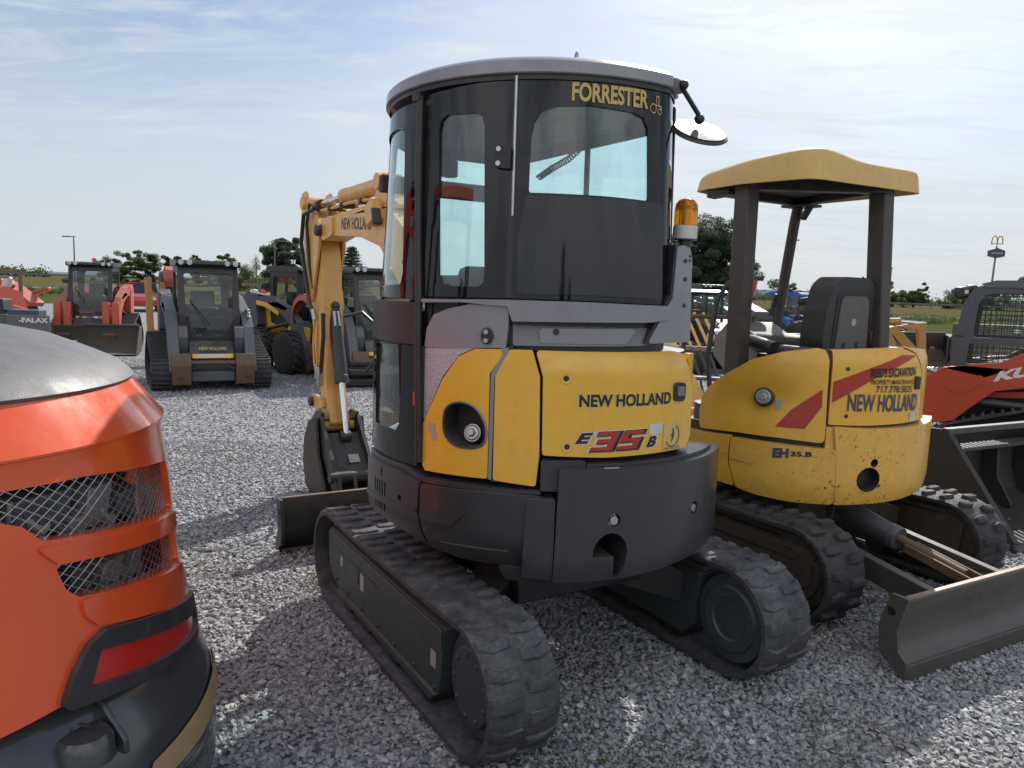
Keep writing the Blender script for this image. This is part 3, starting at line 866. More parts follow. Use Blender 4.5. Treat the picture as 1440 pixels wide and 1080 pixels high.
def on_body(a0, z0, a1, z1, h, S=S_body, off=0.007, dz=0.0):
    """unit square -> surface; baseline from (a0,z0) to (a1,z1), height h"""
    def fn(x, y):
        a = a0 + (a1 - a0) * x; z = z0 + (z1 - z0) * x + h * y
        return S(radians(a) * RR, z, off)
    return fn
def decal(name, text, mt, parent, fn, bold=0.02, shear=0.0, cuts=26):
    mb = MB(); lettering(mb, text, fn, bold, shear, cuts); return mb.build(name, mt, parent, recalc=False, flat=True)
def patch(name, mt, parent, pts, S, off, step=.03):
    mb = MB()
    if len(pts) > 2:
        r = polar(pts, RR)
        loops = resample(r, step)
        tri = geometry.tessellate_polygon([[Vector((x, y, 0)) for x, y in loops]])
    sheet(mb, S, r, [], .0012, step, off)
    return mb.build(name, mt, parent, flat=False)
decal('brand_outline', 'NEW HOLLAND', 'pale_yellow', rd, on_body(157.3, 1.342, 188.0, 1.344, .058, off=.0062), .07)
decal('brand_lettering', 'NEW HOLLAND', 'decal_black', rd, on_body(157.6, 1.345, 187.7, 1.347, .052, off=.0072), .04)
decal('model_outline', 'E', 'text_white', rd, on_body(156.4, 1.190, 162.8, 1.193, .052, off=.0062), .08, .35)
decal('model_lettering', 'E', 'decal_black', rd, on_body(156.8, 1.194, 162.2, 1.197, .045, off=.0072), .05, .35)
def block35(name, mt, fn, grow=0.0):
    """blocky slanted 3 and 5 from non-overlapping bars; fn maps 0..1 square"""
    mb = MB(); g = grow; t = .20
    def r(x0, y0, x1, y1):
        n_ = max(1, int((x1 - x0) / .08)); 
        for k in range(n_):
            xa = x0 + (x1 - x0) * k / n_; xb = x0 + (x1 - x0) * (k + 1) / n_
            mb.add([fn(xx + .16 * yy - .06, yy) for xx, yy in ((xa, y0), (xb, y0), (xb, y1), (xa, y1))], [(0, 1, 2, 3)])
    w_ = .41
    for o_, d_ in ((0.0, '3'), (.49, '5')):
        r(o_ - g, -g, o_ + w_ + g, t + g)                       # bottom bar
        r(o_ + (.06 if d_ == '3' else 0) - g, .5 - t / 2 - g, o_ + w_ + g, .5 + t / 2 + g)
        r(o_ - g, 1 - t - g, o_ + w_ + g, 1 + g)
        r(o_ + w_ - .13 - g, t + g, o_ + w_ + g, .5 - t / 2 - g)
        if d_ == '3': r(o_ + w_ - .13 - g, .5 + t / 2 + g, o_ + w_ + g, 1 - t - g)
        else: r(o_ - g, .5 + t / 2 + g, o_ + .13 + g, 1 - t - g)
    return mb.build(name, mt, rd, recalc=False, flat=True)
block35('number_outline', 'text_white', on_body(162.2, 1.163, 178.4, 1.168, .080, off=.0062), .060)
block35('number_shadow', 'decal_black', on_body(162.4, 1.162, 178.6, 1.167, .080, off=.0072), .035)
block35('number_lettering', 'decal_red', on_body(162.0, 1.166, 178.0, 1.171, .076, off=.0082), .0)
decal('model_outline', 'B', 'text_white', rd, on_body(178.4, 1.166, 183.3, 1.168, .052, off=.0062), .08, .35)
decal('model_lettering', 'B', 'decal_black', rd, on_body(178.8, 1.169, 182.8, 1.171, .046, off=.0072), .05, .35)
patch('notice_label', 'white', rd, [(179.9, 1.222), (184.7, 1.222), (184.7, 1.268), (179.9, 1.268)], S_body, .0065)
em = patch('emblem_label', 'canopy_yellow', rd, [(185.4, 1.145), (193.3, 1.145), (193.3, 1.262), (185.4, 1.262)], S_body, .0062)
def leafmark(fn):
    mb = MB(); pl = [(.40, .25), (.56, .42), (.60, .62), (.52, .85), (.47, .80), (.48, .62), (.36, .55), (.47, .50)]
    tri = geometry.tessellate_polygon([[Vector((x, y, 0)) for x, y in pl]])
    mb.add([fn(x, y) for x, y in pl], [tuple(t) for t in tri])
    n_ = 18
    ra = [(.5 + .42 * cos(t), .52 + .44 * sin(t)) for t in [pi * (1.15 + 1.2 * k / n_) for k in range(n_ + 1)]]
    rb = [(.5 + .37 * cos(t), .52 + .39 * sin(t)) for t in [pi * (1.15 + 1.2 * k / n_) for k in range(n_ + 1)]]
    mb.add([fn(*q) for q in ra] + [fn(*q) for q in rb], [(k, k + 1, n_ + 2 + k, n_ + 1 + k) for k in range(n_)])
    return mb
leafmark(on_body(185.5, 1.150, 193.2, 1.150, .11, off=.0075)).build('emblem', 'decal_blue', em, recalc=False, flat=True)
decal('emblem_lettering', 'CNH HOLLAND', 'decal_blue', em, on_body(185.7, 1.148, 193.0, 1.150, .012, off=.0075), 0, cuts=8)

# grey shelf and ring under the rear glass
panel('rear_shelf', 'mid_grey', e1, lambda u, z, o: S_body(u, z, o - .004 - .030 * (z - 1.58) / .1), [(138.9, 1.582), (176.0, 1.592), (181.4, 1.60), (183, 1.69), (138.2, 1.69)], rad=.01, bevel=.006)
panel('shelf_ledge', 'light_grey', e1, S_body, [(146, 1.645), (147, 1.655), (172, 1.66), (174, 1.655), (171, 1.60), (146.5, 1.595)], off=-.006, t=.02, rad=.01, bevel=.004)
mb = MB(); ar = radians(150.6); dd = Vector((cos(ar), sin(ar), 0)); p = dd * .80 + Vector((0, 0, 1.643)); mb.cyl(p, p + dd * .035, .013, n=14); mb.build('screw', 'black', e1)
panel('cab_ring', 'light_grey', e1, S_body, [(109.9, 1.752), (137, 1.762), (160, 1.762), (184.8, 1.756), (184.8, 1.70), (178, 1.688), (160, 1.684), (138.6, 1.678), (137.3, 1.735), (124, 1.745), (109.9, 1.737)], off=.012, t=.06, rad=.008, bevel=.008)
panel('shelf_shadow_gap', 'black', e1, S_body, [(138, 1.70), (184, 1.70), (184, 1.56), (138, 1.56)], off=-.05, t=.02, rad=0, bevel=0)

# exhaust housing with beacon
eh = panel('exhaust_housing', 'light_grey', e1, S_body, [(177.5, 1.602), (195.4, 1.606), (194.0, 1.955), (192.6, 2.0), (189.5, 2.008), (187.0, 2.0), (186.2, 1.79), (184.4, 1.755)], off=.005, t=.30, rad=.012, bevel=.012, step=.04)
panel('housing_seal', 'black', eh, S_body, [(184.9, 1.75), (187.0, 1.79), (187.6, 2.0), (186.2, 2.01), (185.3, 1.80), (176.5, 1.604), (178, 1.602)], off=.0, t=.28, rad=.003, bevel=0)
mb = MB()
for a, z in ((190.6, 1.945), (190.9, 1.87), (191.2, 1.76)):
    ar = radians(a); r = body1.r(ar) + .005; p = Vector((r * cos(ar), r * sin(ar), z)); dd = Vector((cos(ar), sin(ar), 0)); mb.cyl(p, p + dd * .005, .009, n=10)
for z in (1.965, 1.948):
    ar = radians(192.8); r = body1.r(ar) + .005; p = Vector((r * cos(ar), r * sin(ar), z)); dd = Vector((cos(ar), sin(ar), 0)); mb.box(p, (.004, .012, .009), (0, 0, ar))
mb.build('screw', 'black', eh)
bx, by = -.73, -.235
bc = MB().lathe([(.0001, 2.015), (.030, 2.015), (.030, 2.035), (.05, 2.037), (.05, 2.042)], n=24, c=(bx, by, 0)).build('beacon_mount', 'black', e1)
bs = MB().lathe([(.0001, 2.042), (.052, 2.042), (.052, 2.095), (.048, 2.10), (.0001, 2.10)], n=32, c=(bx, by, 0)).build('beacon_base', 'white', e1, bevel=.003)
MB().lathe([(.0001, 2.101), (.050, 2.101), (.050, 2.16), (.046, 2.19), (.034, 2.207), (.015, 2.214), (.0001, 2.215)], n=32, c=(bx, by, 0)).build('beacon_lens', 'amber', e1)
mb = MB(); mb.box((bx, by, 2.15), (.012, .05, .06), (0, 0, .5)); mb.cyl((bx, by, 2.1), (bx, by, 2.15), .014, n=12); mb.build('reflector_disc', 'chrome', e1)
mb = MB(); mb.tube([(bx + .02, by, 2.03), (bx - .03, by + .06, 2.02), (bx - .06, by + .12, 2.03), (bx - .05, by + .15, 1.99)], .004, 6); mb.build('beacon_wire', 'black', e1)

# cab glass and panels
rearhole = [(141.6, 2.181), (141.6, 2.40), (142.4, 2.45), (144.2, 2.492), (148.5, 2.515), (158, 2.522), (170.9, 2.513), (174.6, 2.497), (176.2, 2.46), (176.7, 2.174), (162.9, 2.179)]
rg = panel('rear_window', 'gloss_black', e1, S_cab, [(137.7, 1.768), (160, 1.768), (184.4, 1.76), (194.5, 1.76), (194.5, 2.60), (184.4, 2.61), (164, 2.632), (137.2, 2.622)], holes=[rearhole], rad=.006, hrad=.012, t=.008, step=.04, bevel=.002)
panel('lower_panel', 'panel_black', rg, S_cab, [(139.5, 1.785), (160, 1.79), (182.8, 1.782), (182.0, 2.168), (163, 2.172), (141.0, 2.172), (139.0, 2.0)], rad=.03, t=.004, step=.04, off=.003, bevel=.001)
panel('window_pane', 'glass', rg, S_cab, [(a + (159 - a) * -.02, z + (2.35 - z) * -.03) for a, z in rearhole], rad=.01, t=.001, off=-.010, bevel=0)
sidehole = [(112.2, 2.43), (112.8, 2.475), (115.3, 2.497), (124.6, 2.494), (127.2, 2.475), (127.9, 2.43), (129.9, 1.861), (129.6, 1.825), (128.1, 1.810), (119.0, 1.808), (116.0, 1.825), (115.2, 1.857)]
sg = panel('quarter_window', 'gloss_black', e1, S_cab, [(109.4, 1.762), (137.2, 1.768), (136.7, 2.62), (109.0, 2.59)], holes=[sidehole], rad=.006, hrad=.008, t=.008, step=.04, bevel=.002)
panel('window_pane', 'glass', sg, S_cab, [(a + (121 - a) * -.04, z + (2.15 - z) * -.03) for a, z in sidehole], rad=.01, t=.001, off=-.010, bevel=0)
mb = MB(); mb.tube([S_cab(radians(a) * RR, z, .006) for a, z in ((136.9, 2.625), (137.1, 2.4), (137.4, 2.09))], .006, 8); mb.build('window_strip', 'steel', e1)
panel('strip_seal', 'black', e1, S_cab, [(136.2, 1.77), (138.0, 1.77), (137.6, 2.62), (136.2, 2.62)], off=.002, t=.006, rad=0, bevel=0)
mb = MB(); a = radians(134.5)
sheet(mb, S_cab, fillet(polar([(131.6, 2.365), (136.4, 2.352), (136.4, 2.268), (131.9, 2.275)], RR), .01, 3), [], .02, .03, .022)
hg = mb.build('window_latch', 'black_plastic', sg, bevel=.004)
mb = MB()
for zz in (2.345, 2.29):
    dd = Vector((cos(radians(133)), sin(radians(133)), 0)); p = S_cab(radians(133) * RR, zz, .02); mb.cyl(p, p + dd * .008, .010, n=12)
mb.build('screw', 'steel', hg)
panel('door_pillar', 'black', e1, S_cab, [(101.5, 1.75), (111.5, 1.755), (111.0, 2.6), (101.0, 2.58)], off=-.014, t=.03, rad=0, bevel=0)
# door
dh = [(64, 2.47), (78, 2.484), (92.9, 2.482), (95.5, 2.44), (98.9, 1.86), (98, 1.81), (84, 1.80), (64, 1.80)]
dr = panel('cab_door', 'gloss_black', e1, S_cab, [(60.5, 1.755), (106.6, 1.745), (105.0, 2.0), (102.4, 2.572), (60.5, 2.555)], holes=[dh], rad=.006, hrad=.02, t=.012, step=.045, bevel=.003)
panel('window_pane', 'glass', dr, S_cab, [(a + (81 - a) * -.03, z + (2.15 - z) * -.03) for a, z in dh], rad=.01, t=.001, off=-.010, bevel=0)
panel('door_band', 'brown_black', dr, S_body, [(62, 1.735), (107.0, 1.735), (107.8, 1.557), (62, 1.555)], off=.004, t=.03, rad=.008, bevel=.006)
dl = [(80, 1.535), (98.6, 1.547), (99.9, 1.30), (99.6, 1.20), (97.4, 1.165), (91, 1.165), (80, 1.165)]
ld = panel('lower_door_panel', 'gloss_black', dr, S_body, [(62, 1.55), (107.8, 1.553), (109.6, 1.07), (108.5, 1.035), (62, 1.035)], holes=[dl], rad=.012, hrad=.02, t=.012, bevel=.003)
panel('window_pane', 'glass', dr, S_body, [(a + (90 - a) * -.03, z + (1.36 - z) * -.03) for a, z in dl], rad=.01, t=.001, off=-.010, bevel=0)
mb = MB(); mb.tube([S_cab(radians(a) * RR, z, .008) for a, z in ((104.0, 2.585), (105.0, 2.3), (106.6, 2.0), (108.3, 1.75))] + [S_body(radians(a) * RR, z, .012) for a, z in ((109.0, 1.6), (109.8, 1.3), (110.2, 1.06))], .017, 10)
mb.build('door_post', 'black', e1)
mb = MB(); mb.box(S_cab(radians(103.2) * RR, 2.58, .01), (.035, .05, .03), (0, 0, radians(103))); mb.box(S_cab(radians(103.6) * RR, 2.07, .0), (.03, .025, .05), (0, 0, radians(103))); mb.build('door_hinge', 'black', dr, bevel=.004)
mb = MB(); mb.tube([S_cab(radians(a) * RR, z, -.03) for a, z in ((96, 2.04), (99, 2.06), (102, 2.07))] + [S_cab(radians(95) * RR, 1.9, -.03)], .007, 8); mb.build('door_handle', 'black', dr)
mb = MB(); mb.box(S_body(radians(108.3) * RR, 1.33, .006), (.02, .02, .06), (0, 0, radians(108))); mb.build('door_reflector', 'reflector', dr)
# flat front and right sides of the cab
def flat(name, mt, parent, fn, out, holes=(), t=.01, rad=.02, hrad=.05, bevel=.003):
    mb = MB(); sheet(mb, fn, fillet(out, rad, 4), [fillet(h, hrad, 5) for h in holes], t, .12)
    return mb.build(name, mt, parent, bevel=bevel)
right = lambda u, v, o: Vector((u, -.20 + .012 * (v - 1.75) - o, v))
front = lambda u, v, o: Vector((.735 - .05 * (v - 1.75) + o, u, v))
rw = flat('right_wall', 'gloss_black', e1, right, [(-.70, 1.70), (.73, 1.70), (.70, 2.59), (-.68, 2.60)], [[(-.60, 1.84), (.62, 1.84), (.58, 2.50), (-.58, 2.50)]])
flat('window_pane', 'glass', rw, lambda u, v, o: right(u, v, o - .012), [(-.62, 1.82), (.64, 1.82), (.60, 2.52), (-.60, 2.52)], t=.001, bevel=0)
mb = MB(); mb.bar((-.06, -.192, 1.80), (-.06, -.184, 2.54), .028, .014, (0, 1, 0)); mb.build('window_divider', 'black', rw)
fw = flat('windscreen_frame', 'gloss_black', e1, front, [(-.20, 1.10), (.42, 1.10), (.42, 2.585), (-.20, 2.585)], [[(-.16, 1.25), (.38, 1.25), (.38, 2.50), (-.16, 2.50)]])
flat('window_pane', 'glass', fw, lambda u, v, o: front(u, v, o - .012), [(-.17, 1.24), (.39, 1.24), (.39, 2.51), (-.17, 2.51)], t=.001, bevel=0)
def fl(u, v, o):
    k_ = 1 - .06 * (v - 1.75) - .01
    return Vector(((.74 - .325 * u - .01 * u) * k_ + o * .7, (.41 + .31 * u - .01 * u) * k_ + o * .7, v))
flat('windscreen_frame', 'gloss_black', e1, fl, [(0, 1.05), (1, 1.05), (1, 2.57), (0, 2.585)], [[(.2, 1.8), (.85, 1.8), (.85, 2.48), (.2, 2.48)]])
mb = MB(); mb.bar((.66, -.17, 2.33), (.66, .62, 2.33), .05, .09); mb.build('sun_visor', 'headliner', e1, bevel=.01)
# roof
mb = MB(); rings = []
prof = [(2.612, -.03), (2.611, .012), (2.615, .017), (2.656, .014), (2.660, .010), (2.680, -.022), (2.683, -.03), (2.704, -.12), (2.720, -.26), (2.727, -.45)]
nn = 96
for z, off in prof:
    for k in range(nn):
        a = 2 * pi * k / nn; r = max(.05, cabp.r(a) * (.955 if off > -.3 else .955) + off * (1 if cabp.r(a) > .5 else .5))
        r = max(r, .03)
        rings.append(Vector((r * cos(a), r * sin(a), z + .022 * cos(a - radians(150)))))
fs = [(i * nn + k, i * nn + (k + 1) % nn, (i + 1) * nn + (k + 1) % nn, (i + 1) * nn + k) for i in range(len(prof) - 1) for k in range(nn)]
fs += [tuple(range(nn - 1, -1, -1)), tuple(range((len(prof) - 1) * nn, len(prof) * nn))]
mb.add(rings, fs); rf = mb.build('cab_roof', 'light_grey', e1, angle=28)
mb = MB(); nn = 96; mb.add([Vector((cabp.r(2 * pi * k / nn) * (.953 + o_) * cos(2 * pi * k / nn), cabp.r(2 * pi * k / nn) * (.953 + o_) * sin(2 * pi * k / nn), z_ + .022 * cos(2 * pi * k / nn - radians(150)))) for z_, o_ in ((2.590, .004), (2.612, .004)) for k in range(nn)], [(k, (k + 1) % nn, nn + (k + 1) % nn, nn + k) for k in range(nn)])
mb.build('roof_seal', 'black', rf, recalc=False)
mb = MB(); pl2 = [(x * .96, y * .96) for x, y in pl]; mb.prism(pl2, XY, 2.552, 2.572); mb.build('headliner', 'headliner', e1)
mb = MB(); p = S2(156, .60, 2.735); mb.tube([p + Vector((-.035 * cos(t) * .8, .035 * cos(t) * .4, .035 * sin(t))) for t in [pi * k / 10 for k in range(11)]], .006, 8); mb.build('lifting_eye', 'steel', rf)
# rear mirror on its stalk
mr = MB(); mr.box((-.70, -.10, 2.655), (.16, .09, .045), (0, 0, .35)); mr.build('mirror_bracket', 'mid_grey', e1, bevel=.006)
mb = MB(); mb.tube([(-.78, -.125, 2.66), (-.785, -.135, 2.63), (-.765, -.24, 2.555), (-.76, -.25, 2.53)], .010, 8); mb.sphere((-.785, -.13, 2.655), .02, 8); mb.sphere((-.76, -.25, 2.54), .022, 8); mb.build('mirror_arm', 'black', e1)
mrot = Vector((-.46, .13, .75)).normalized().to_track_quat('Z', 'Y').to_matrix()
mb = MB(); mb.lathe([(.0001, .012), (.05, .010), (.11, .002), (.125, -.008), (.118, -.014), (.0001, -.014)], n=40); mb.v = [mrot @ v + Vector((-.75, -.265, 2.495)) for v in mb.v]
mm = mb.build('mirror_shell', 'black', e1)
mb = MB(); mb.lathe([(.0001, .0150), (.06, .0125), (.112, .0055)], n=40); mb.v = [mrot @ v + Vector((-.75, -.265, 2.4955)) for v in mb.v]; mb.build('mirror_back', 'hood_grey', mm)
mb = MB(); mb.lathe([(.0001, -.0150), (.112, -.0150)], n=40); mb.v = [mrot @ v + Vector((-.75, -.265, 2.495)) for v in mb.v]; mb.build('mirror_glass', 'chrome', mm)
# lettering on the rear window
decal('window_lettering', 'FORRESTER', 'gold', rg, on_body(152.6, 2.534, 175.9, 2.531, .072, S=S_cab, off=.004), .032, cuts=30)
def tractor_mark(fn):
    mb = MB()
    def ringm(cx, cy, r, w):
        k_ = 16
        mb.add([fn(cx + (r + e) * cos(2 * pi * k / k_), cy + (r + e) * sin(2 * pi * k / k_)) for e in (0, -w) for k in range(k_)], [(k, (k + 1) % k_, k_ + (k + 1) % k_, k_ + k) for k in range(k_)])
    ringm(.3, .32, .26, .05); ringm(.82, .22, .17, .05)
    def seg(a, b, w=.03):
        a, b = Vector(a), Vector(b); d_ = (b - a).normalized(); q = Vector((-d_.y, d_.x)) * w
        mb.add([fn(*(a + q)), fn(*(b + q)), fn(*(b - q)), fn(*(a - q))], [(0, 1, 2, 3)])
    for a_, b_ in (((.5, .5), (.95, .5)), ((.95, .5), (.95, .32)), ((.52, .5), (.55, .98)), ((.55, .98), (.78, .98)), ((.78, .98), (.74, .5))): seg(a_, b_)
    return mb
tractor_mark(on_body(176.4, 2.515, 180.8, 2.512, .075, S=S_cab, off=.004)).build('tractor_emblem', 'gold', rg, recalc=False, flat=True)
# cab interior
seat = MB()
seat.box((.02, .30, 1.80), (.42, .44, .12)); seat.build('seat', 'seat_vinyl', e1, bevel=.04)
mb = MB(); mb.box((-.14, .34, 1.80), (.10, .42, .20), (0, -.12, 0)); mb.build('seat_back', 'seat_vinyl', e1, bevel=.04)
mb = MB(); mb.box((.55, .30, 2.43), (.07, .14, .09), (0, 0, .4)); mb.bar((.6, .3, 2.45), (.66, .34, 2.56), .02, .02); mb.build('cab_monitor', 'black', e1, bevel=.01)
mb = MB()
ax = [Vector((.33, -.15, 2.40)), Vector((.20, -.15, 2.435)), Vector((.05, -.15, 2.465)), Vector((-.10, -.15, 2.53))]
pts = []
for k in range(240):
    t = k / 239 * 2.999; i = int(t); c0 = ax[i].lerp(ax[i + 1], t - i); an = k * .62
    pts.append(c0 + Vector((.25, 0, 1)).normalized() * .014 * sin(an) + Vector((0, 1, 0)) * .014 * cos(an))
mb.tube(pts, .0045, 5); mb.build('coiled_cord', 'black', e1)
mb = MB(); mb.box((.1, -.05, 1.85), (.5, .16, .3)); mb.build('side_console', 'headliner', e1, bevel=.02)
for y_ in (.05, .52):
    mb = MB(); mb.tube([(.28, y_, 1.85), (.30, y_, 2.0), (.29, y_, 2.05)], [.012, .012, .02], 10); mb.build('control_lever', 'black', e1)

# ---- boom, arm, cylinders, bucket (plane of symmetry at y = 0.02)
by0 = .04
def xz(mb, poly, w, y=by0, r=.02): return mb.prism(fillet(poly, r, 4), XZ, y - w / 2, y + w / 2)
mb = MB(); mb.box((.78, by0, .80), (.30, .34, .30)); mb.cyl((.92, by0, .62), (.92, by0, 1.02), .12, n=24); mb.build('swing_post', 'boom_yellow', e1, bevel=.02)
boom = xz(MB(), [(.86, .72), (1.02, .68), (1.30, 1.20), (1.62, 1.84), (1.95, 2.07), (2.35, 2.15), (3.05, 2.19), (3.22, 2.15), (3.30, 2.24), (3.22, 2.33), (2.9, 2.35), (2.3, 2.375), (1.80, 2.33), (1.42, 2.12), (1.12, 1.50), (.86, .95)], .17, r=.05).build('boom', 'boom_yellow', e1, bevel=.008)
xz(MB(), [(2.96, 2.19), (3.22, 2.15), (3.32, 2.24), (3.22, 2.34), (2.98, 2.345)], .21, r=.05).build('boom_end', 'boom_yellow', boom, bevel=.006)
fnb = quad_on([(2.78, by0 + .0865, 2.225), (2.10, by0 + .0865, 2.19), (2.10, by0 + .0865, 2.285), (2.78, by0 + .0865, 2.315)])
decal('brand_lettering', 'NEW HOLLAND', 'decal_black', boom, fnb, .02, cuts=2)
lb = MB(); lb.box((1.98, by0 + .12, 2.30), (.15, .08, .15), (0, .35, 0)); lb = lb.build('boom_lamp', 'boom_yellow', boom, bevel=.01)
mb = MB(); mb.box((1.90, by0 + .13, 2.27), (.03, .066, .12), (0, .35, 0)); mb.build('lamp_lens', 'black', lb, bevel=.008)
xz(MB(), [(1.72, 2.31), (2.12, 2.37), (2.06, 2.56), (1.93, 2.58), (1.85, 2.42)], .13, r=.03).build('cylinder_bracket', 'boom_yellow', boom, bevel=.006)
def pin(mbx, x, z, w, r, y=by0, n=18): return mbx.cyl((x, y - w / 2, z), (x, y + w / 2, z), r, n=n)
pin(MB(), 2.0, 2.52, .2, .06).build('pivot_pin', 'boom_yellow', boom, bevel=.005)
mb = MB(); mb.cyl((2.02, by0, 2.515), (2.92, by0, 2.50), .062, n=22); mb.cyl((2.86, by0, 2.50), (2.95, by0, 2.499), .068, n=22); mb.sphere((2.02, by0, 2.515), .075, 10)
ac = mb.build('arm_cylinder', 'boom_yellow', e1, bevel=.003)
mb = MB(); mb.cyl((2.93, by0, 2.50), (3.62, by0, 2.48), .03, n=16); mb.build('rod', 'chrome', ac)
mb = MB(); mb.cyl((3.58, by0, 2.48), (3.70, by0, 2.478), .05, n=16); mb.build('rod_eye', 'brown_steel', ac)
mb = MB()
for dy in (-.05, .05): MB().tube([(1.75, by0 + dy, 2.36), (2.3, by0 + dy, 2.42), (2.7, by0 + dy, 2.43), (3.1, by0 + dy, 2.42), (3.34, by0 + dy * 1.6, 2.41)], .013, 8).build('hydraulic_pipe', 'boom_yellow', boom)
for x_ in (2.42, 2.86, 3.16): MB().box((x_, by0, 2.42), (.05, .15, .045)).build('pipe_clamp', 'black', boom, bevel=.005)
arm_poly = [(3.70, 2.56), (3.64, 2.40), (3.42, 2.33), (3.34, 2.16), (3.30, 2.0), (3.17, .95), (3.04, .62), (3.11, .55), (3.22, .62), (3.46, 1.25), (3.62, 1.95), (3.74, 2.36), (3.78, 2.54)]
arm = xz(MB(), arm_poly, .17, r=.04).build('arm', 'boom_yellow', e1, bevel=.008)
for sd in (-1, 1):
    xz(MB(), [(3.28, 2.10), (3.26, 2.28), (3.40, 2.40), (3.60, 2.46), (3.66, 2.60), (3.80, 2.58), (3.80, 2.36), (3.66, 1.95), (3.50, 1.60)], .022, by0 + sd * .108, .03).build('arm_cheek', 'boom_yellow', arm, bevel=.004)
pin(MB(), 3.70, 2.49, .30, .055).build('pivot_pin', 'boom_yellow', arm, bevel=.005)
pin(MB(), 3.27, 2.24, .30, .05).build('pivot_pin', 'brown_steel', arm, bevel=.005)
mb = MB(); mb.tube([(3.34, by0 + .14, 2.42), (3.55, by0 + .17, 2.38), (3.66, by0 + .16, 2.15), (3.60, by0 + .14, 1.85), (3.50, by0 + .13, 1.62), (3.44, by0 + .12, 1.55)], .018, 8); hs = mb.build('hydraulic_hose', 'black', arm)
mb = MB(); mb.tube([(3.30, by0 + .13, 2.43), (3.44, by0 + .15, 2.47), (3.56, by0 + .14, 2.30), (3.52, by0 + .13, 1.95), (3.45, by0 + .115, 1.75)], .014, 8); mb.build('hydraulic_hose', 'black', arm)
mb = MB(); mb.tube([(3.44, by0 + .12, 1.57), (3.42, by0 + .11, 1.48)], .022, 8); mb.build('hose_fitting', 'steel', arm)
mb = MB(); mb.tube([(3.43, by0 + .10, 1.52), (3.46, by0 + .11, 1.30), (3.43, by0 + .11, 1.1), (3.38, by0 + .10, .98)], .009, 8); mb.tube([(3.40, by0 + .095, 1.45), (3.40, by0 + .10, 1.2), (3.36, by0 + .10, 1.0)], .009, 8); mb.build('hydraulic_pipe', 'boom_yellow', arm)
# bucket cylinder on the outer side of the arm
mb = MB(); mb.cyl((3.75, by0, 1.72), (3.52, by0, 1.02), .055, n=20); bcx = mb.build('bucket_cylinder', 'boom_yellow', e1, bevel=.003)
mb = MB(); mb.cyl((3.53, by0, 1.05), (3.44, by0, .78), .028, n=14); mb.build('rod', 'chrome', bcx)
# thumb cylinder, black, facing the machine
mb = MB(); mb.cyl((3.30, by0 - .02, 1.60), (3.07, by0 - .02, .98), .056, n=22); mb.cyl((3.085, by0 - .02, 1.02), (3.065, by0 - .02, .965), .062, n=22); mb.sphere((3.30, by0 - .02, 1.60), .065, 10)
tc = mb.build('thumb_cylinder', 'black', e1, bevel=.003)
mb = MB(); mb.cyl((3.07, by0 - .02, .97), (2.94, by0 - .02, .52), .027, n=14); mb.build('rod', 'chrome', tc)
mb = MB(); mb.box((3.215, by0 - .02, 1.50), (.02, .055, .13), (0, .35, 0)); mb.build('label', 'white', tc)
for sd in (-1, 1):
    xz(MB(), [(3.33, 1.80), (3.27, 1.72), (3.24, 1.58), (3.30, 1.55), (3.38, 1.66)], .018, by0 + sd * .065 - .02, .01).build('cylinder_bracket', 'boom_yellow', arm, bevel=.003)
mb = MB(); mb.tube([(3.30, by0 + .05, 1.52), (3.21, by0 + .10, 1.54), (3.20, by0 + .10, 1.35), (3.25, by0 + .10, 1.15), (3.28, by0 + .10, 1.0)], .017, 8); mb.build('hydraulic_hose', 'black', arm)
mb = MB(); mb.tube([(3.22, by0 - .09, 1.52), (3.14, by0 - .22, 1.56), (3.05, by0 - .33, 1.44), (3.02, by0 - .35, 1.22), (3.1, by0 - .25, 1.05)], .016, 8); mb.build('hydraulic_hose', 'black', tc)
mb = MB(); mb.box((3.29, by0 + .10, 1.0), (.06, .05, .16)); mb.box((3.33, by0 + .11, 1.03), (.05, .04, .12)); mb.build('hose_manifold', 'steel', arm, bevel=.004)
# linkage
for sd in (-1, 1):
    xz(MB(), [(3.15, .74), (3.20, .82), (3.46, .83), (3.50, .76), (3.44, .70)], .03, by0 + sd * .105, .02).build('bucket_link', 'boom_yellow', e1, bevel=.004)
    xz(MB(), [(3.40, .80), (3.48, .80), (3.38, .50), (3.30, .48)], .03, by0 + sd * .07, .02).build('bucket_link', 'boom_yellow', e1, bevel=.004)
pin(MB(), 3.44, .76, .30, .045).build('pivot_pin', 'brown_steel', e1, bevel=.004)
pin(MB(), 3.12, .60, .34, .055).build('pivot_pin', 'boom_yellow', e1, bevel=.004)
# bucket: curved shell opening towards the machine
sec = [(3.08, .66), (3.24, .60), (3.36, .44), (3.39, .24), (3.33, .08), (3.18, .01), (3.00, .01), (2.80, .05)]
sec2 = [(2.80, .07), (3.00, .035), (3.16, .035), (3.30, .10), (3.355, .25), (3.33, .42), (3.22, .57), (3.08, .63)]
bk = MB().prism(sec + sec2, XZ, by0 - .19, by0 + .19).build('bucket', 'brown_steel', e1, bevel=.004)
for sd in (-1, 1):
    xz(MB(), [(3.06, .68), (3.26, .62), (3.39, .45), (3.42, .23), (3.35, .05), (3.18, -.005), (2.80, .03), (2.82, .12), (2.98, .34)], .022, by0 + sd * .20, .02).build('side_plate', 'brown_steel', bk, bevel=.004)
for k in range(4):
    mb = MB(); y_ = by0 - .165 + .11 * k; mb.bar((2.86, y_, .045), (2.68, y_, .06), .05, .035); mb.build('tooth', 'bare_edge', bk, bevel=.006)
for sd in (-1, 1):
    xz(MB(), [(3.04, .72), (3.18, .72), (3.36, .60), (3.30, .52), (3.08, .52)], .03, by0 + sd * .15, .02).build('bucket_ear', 'black', bk, bevel=.004)
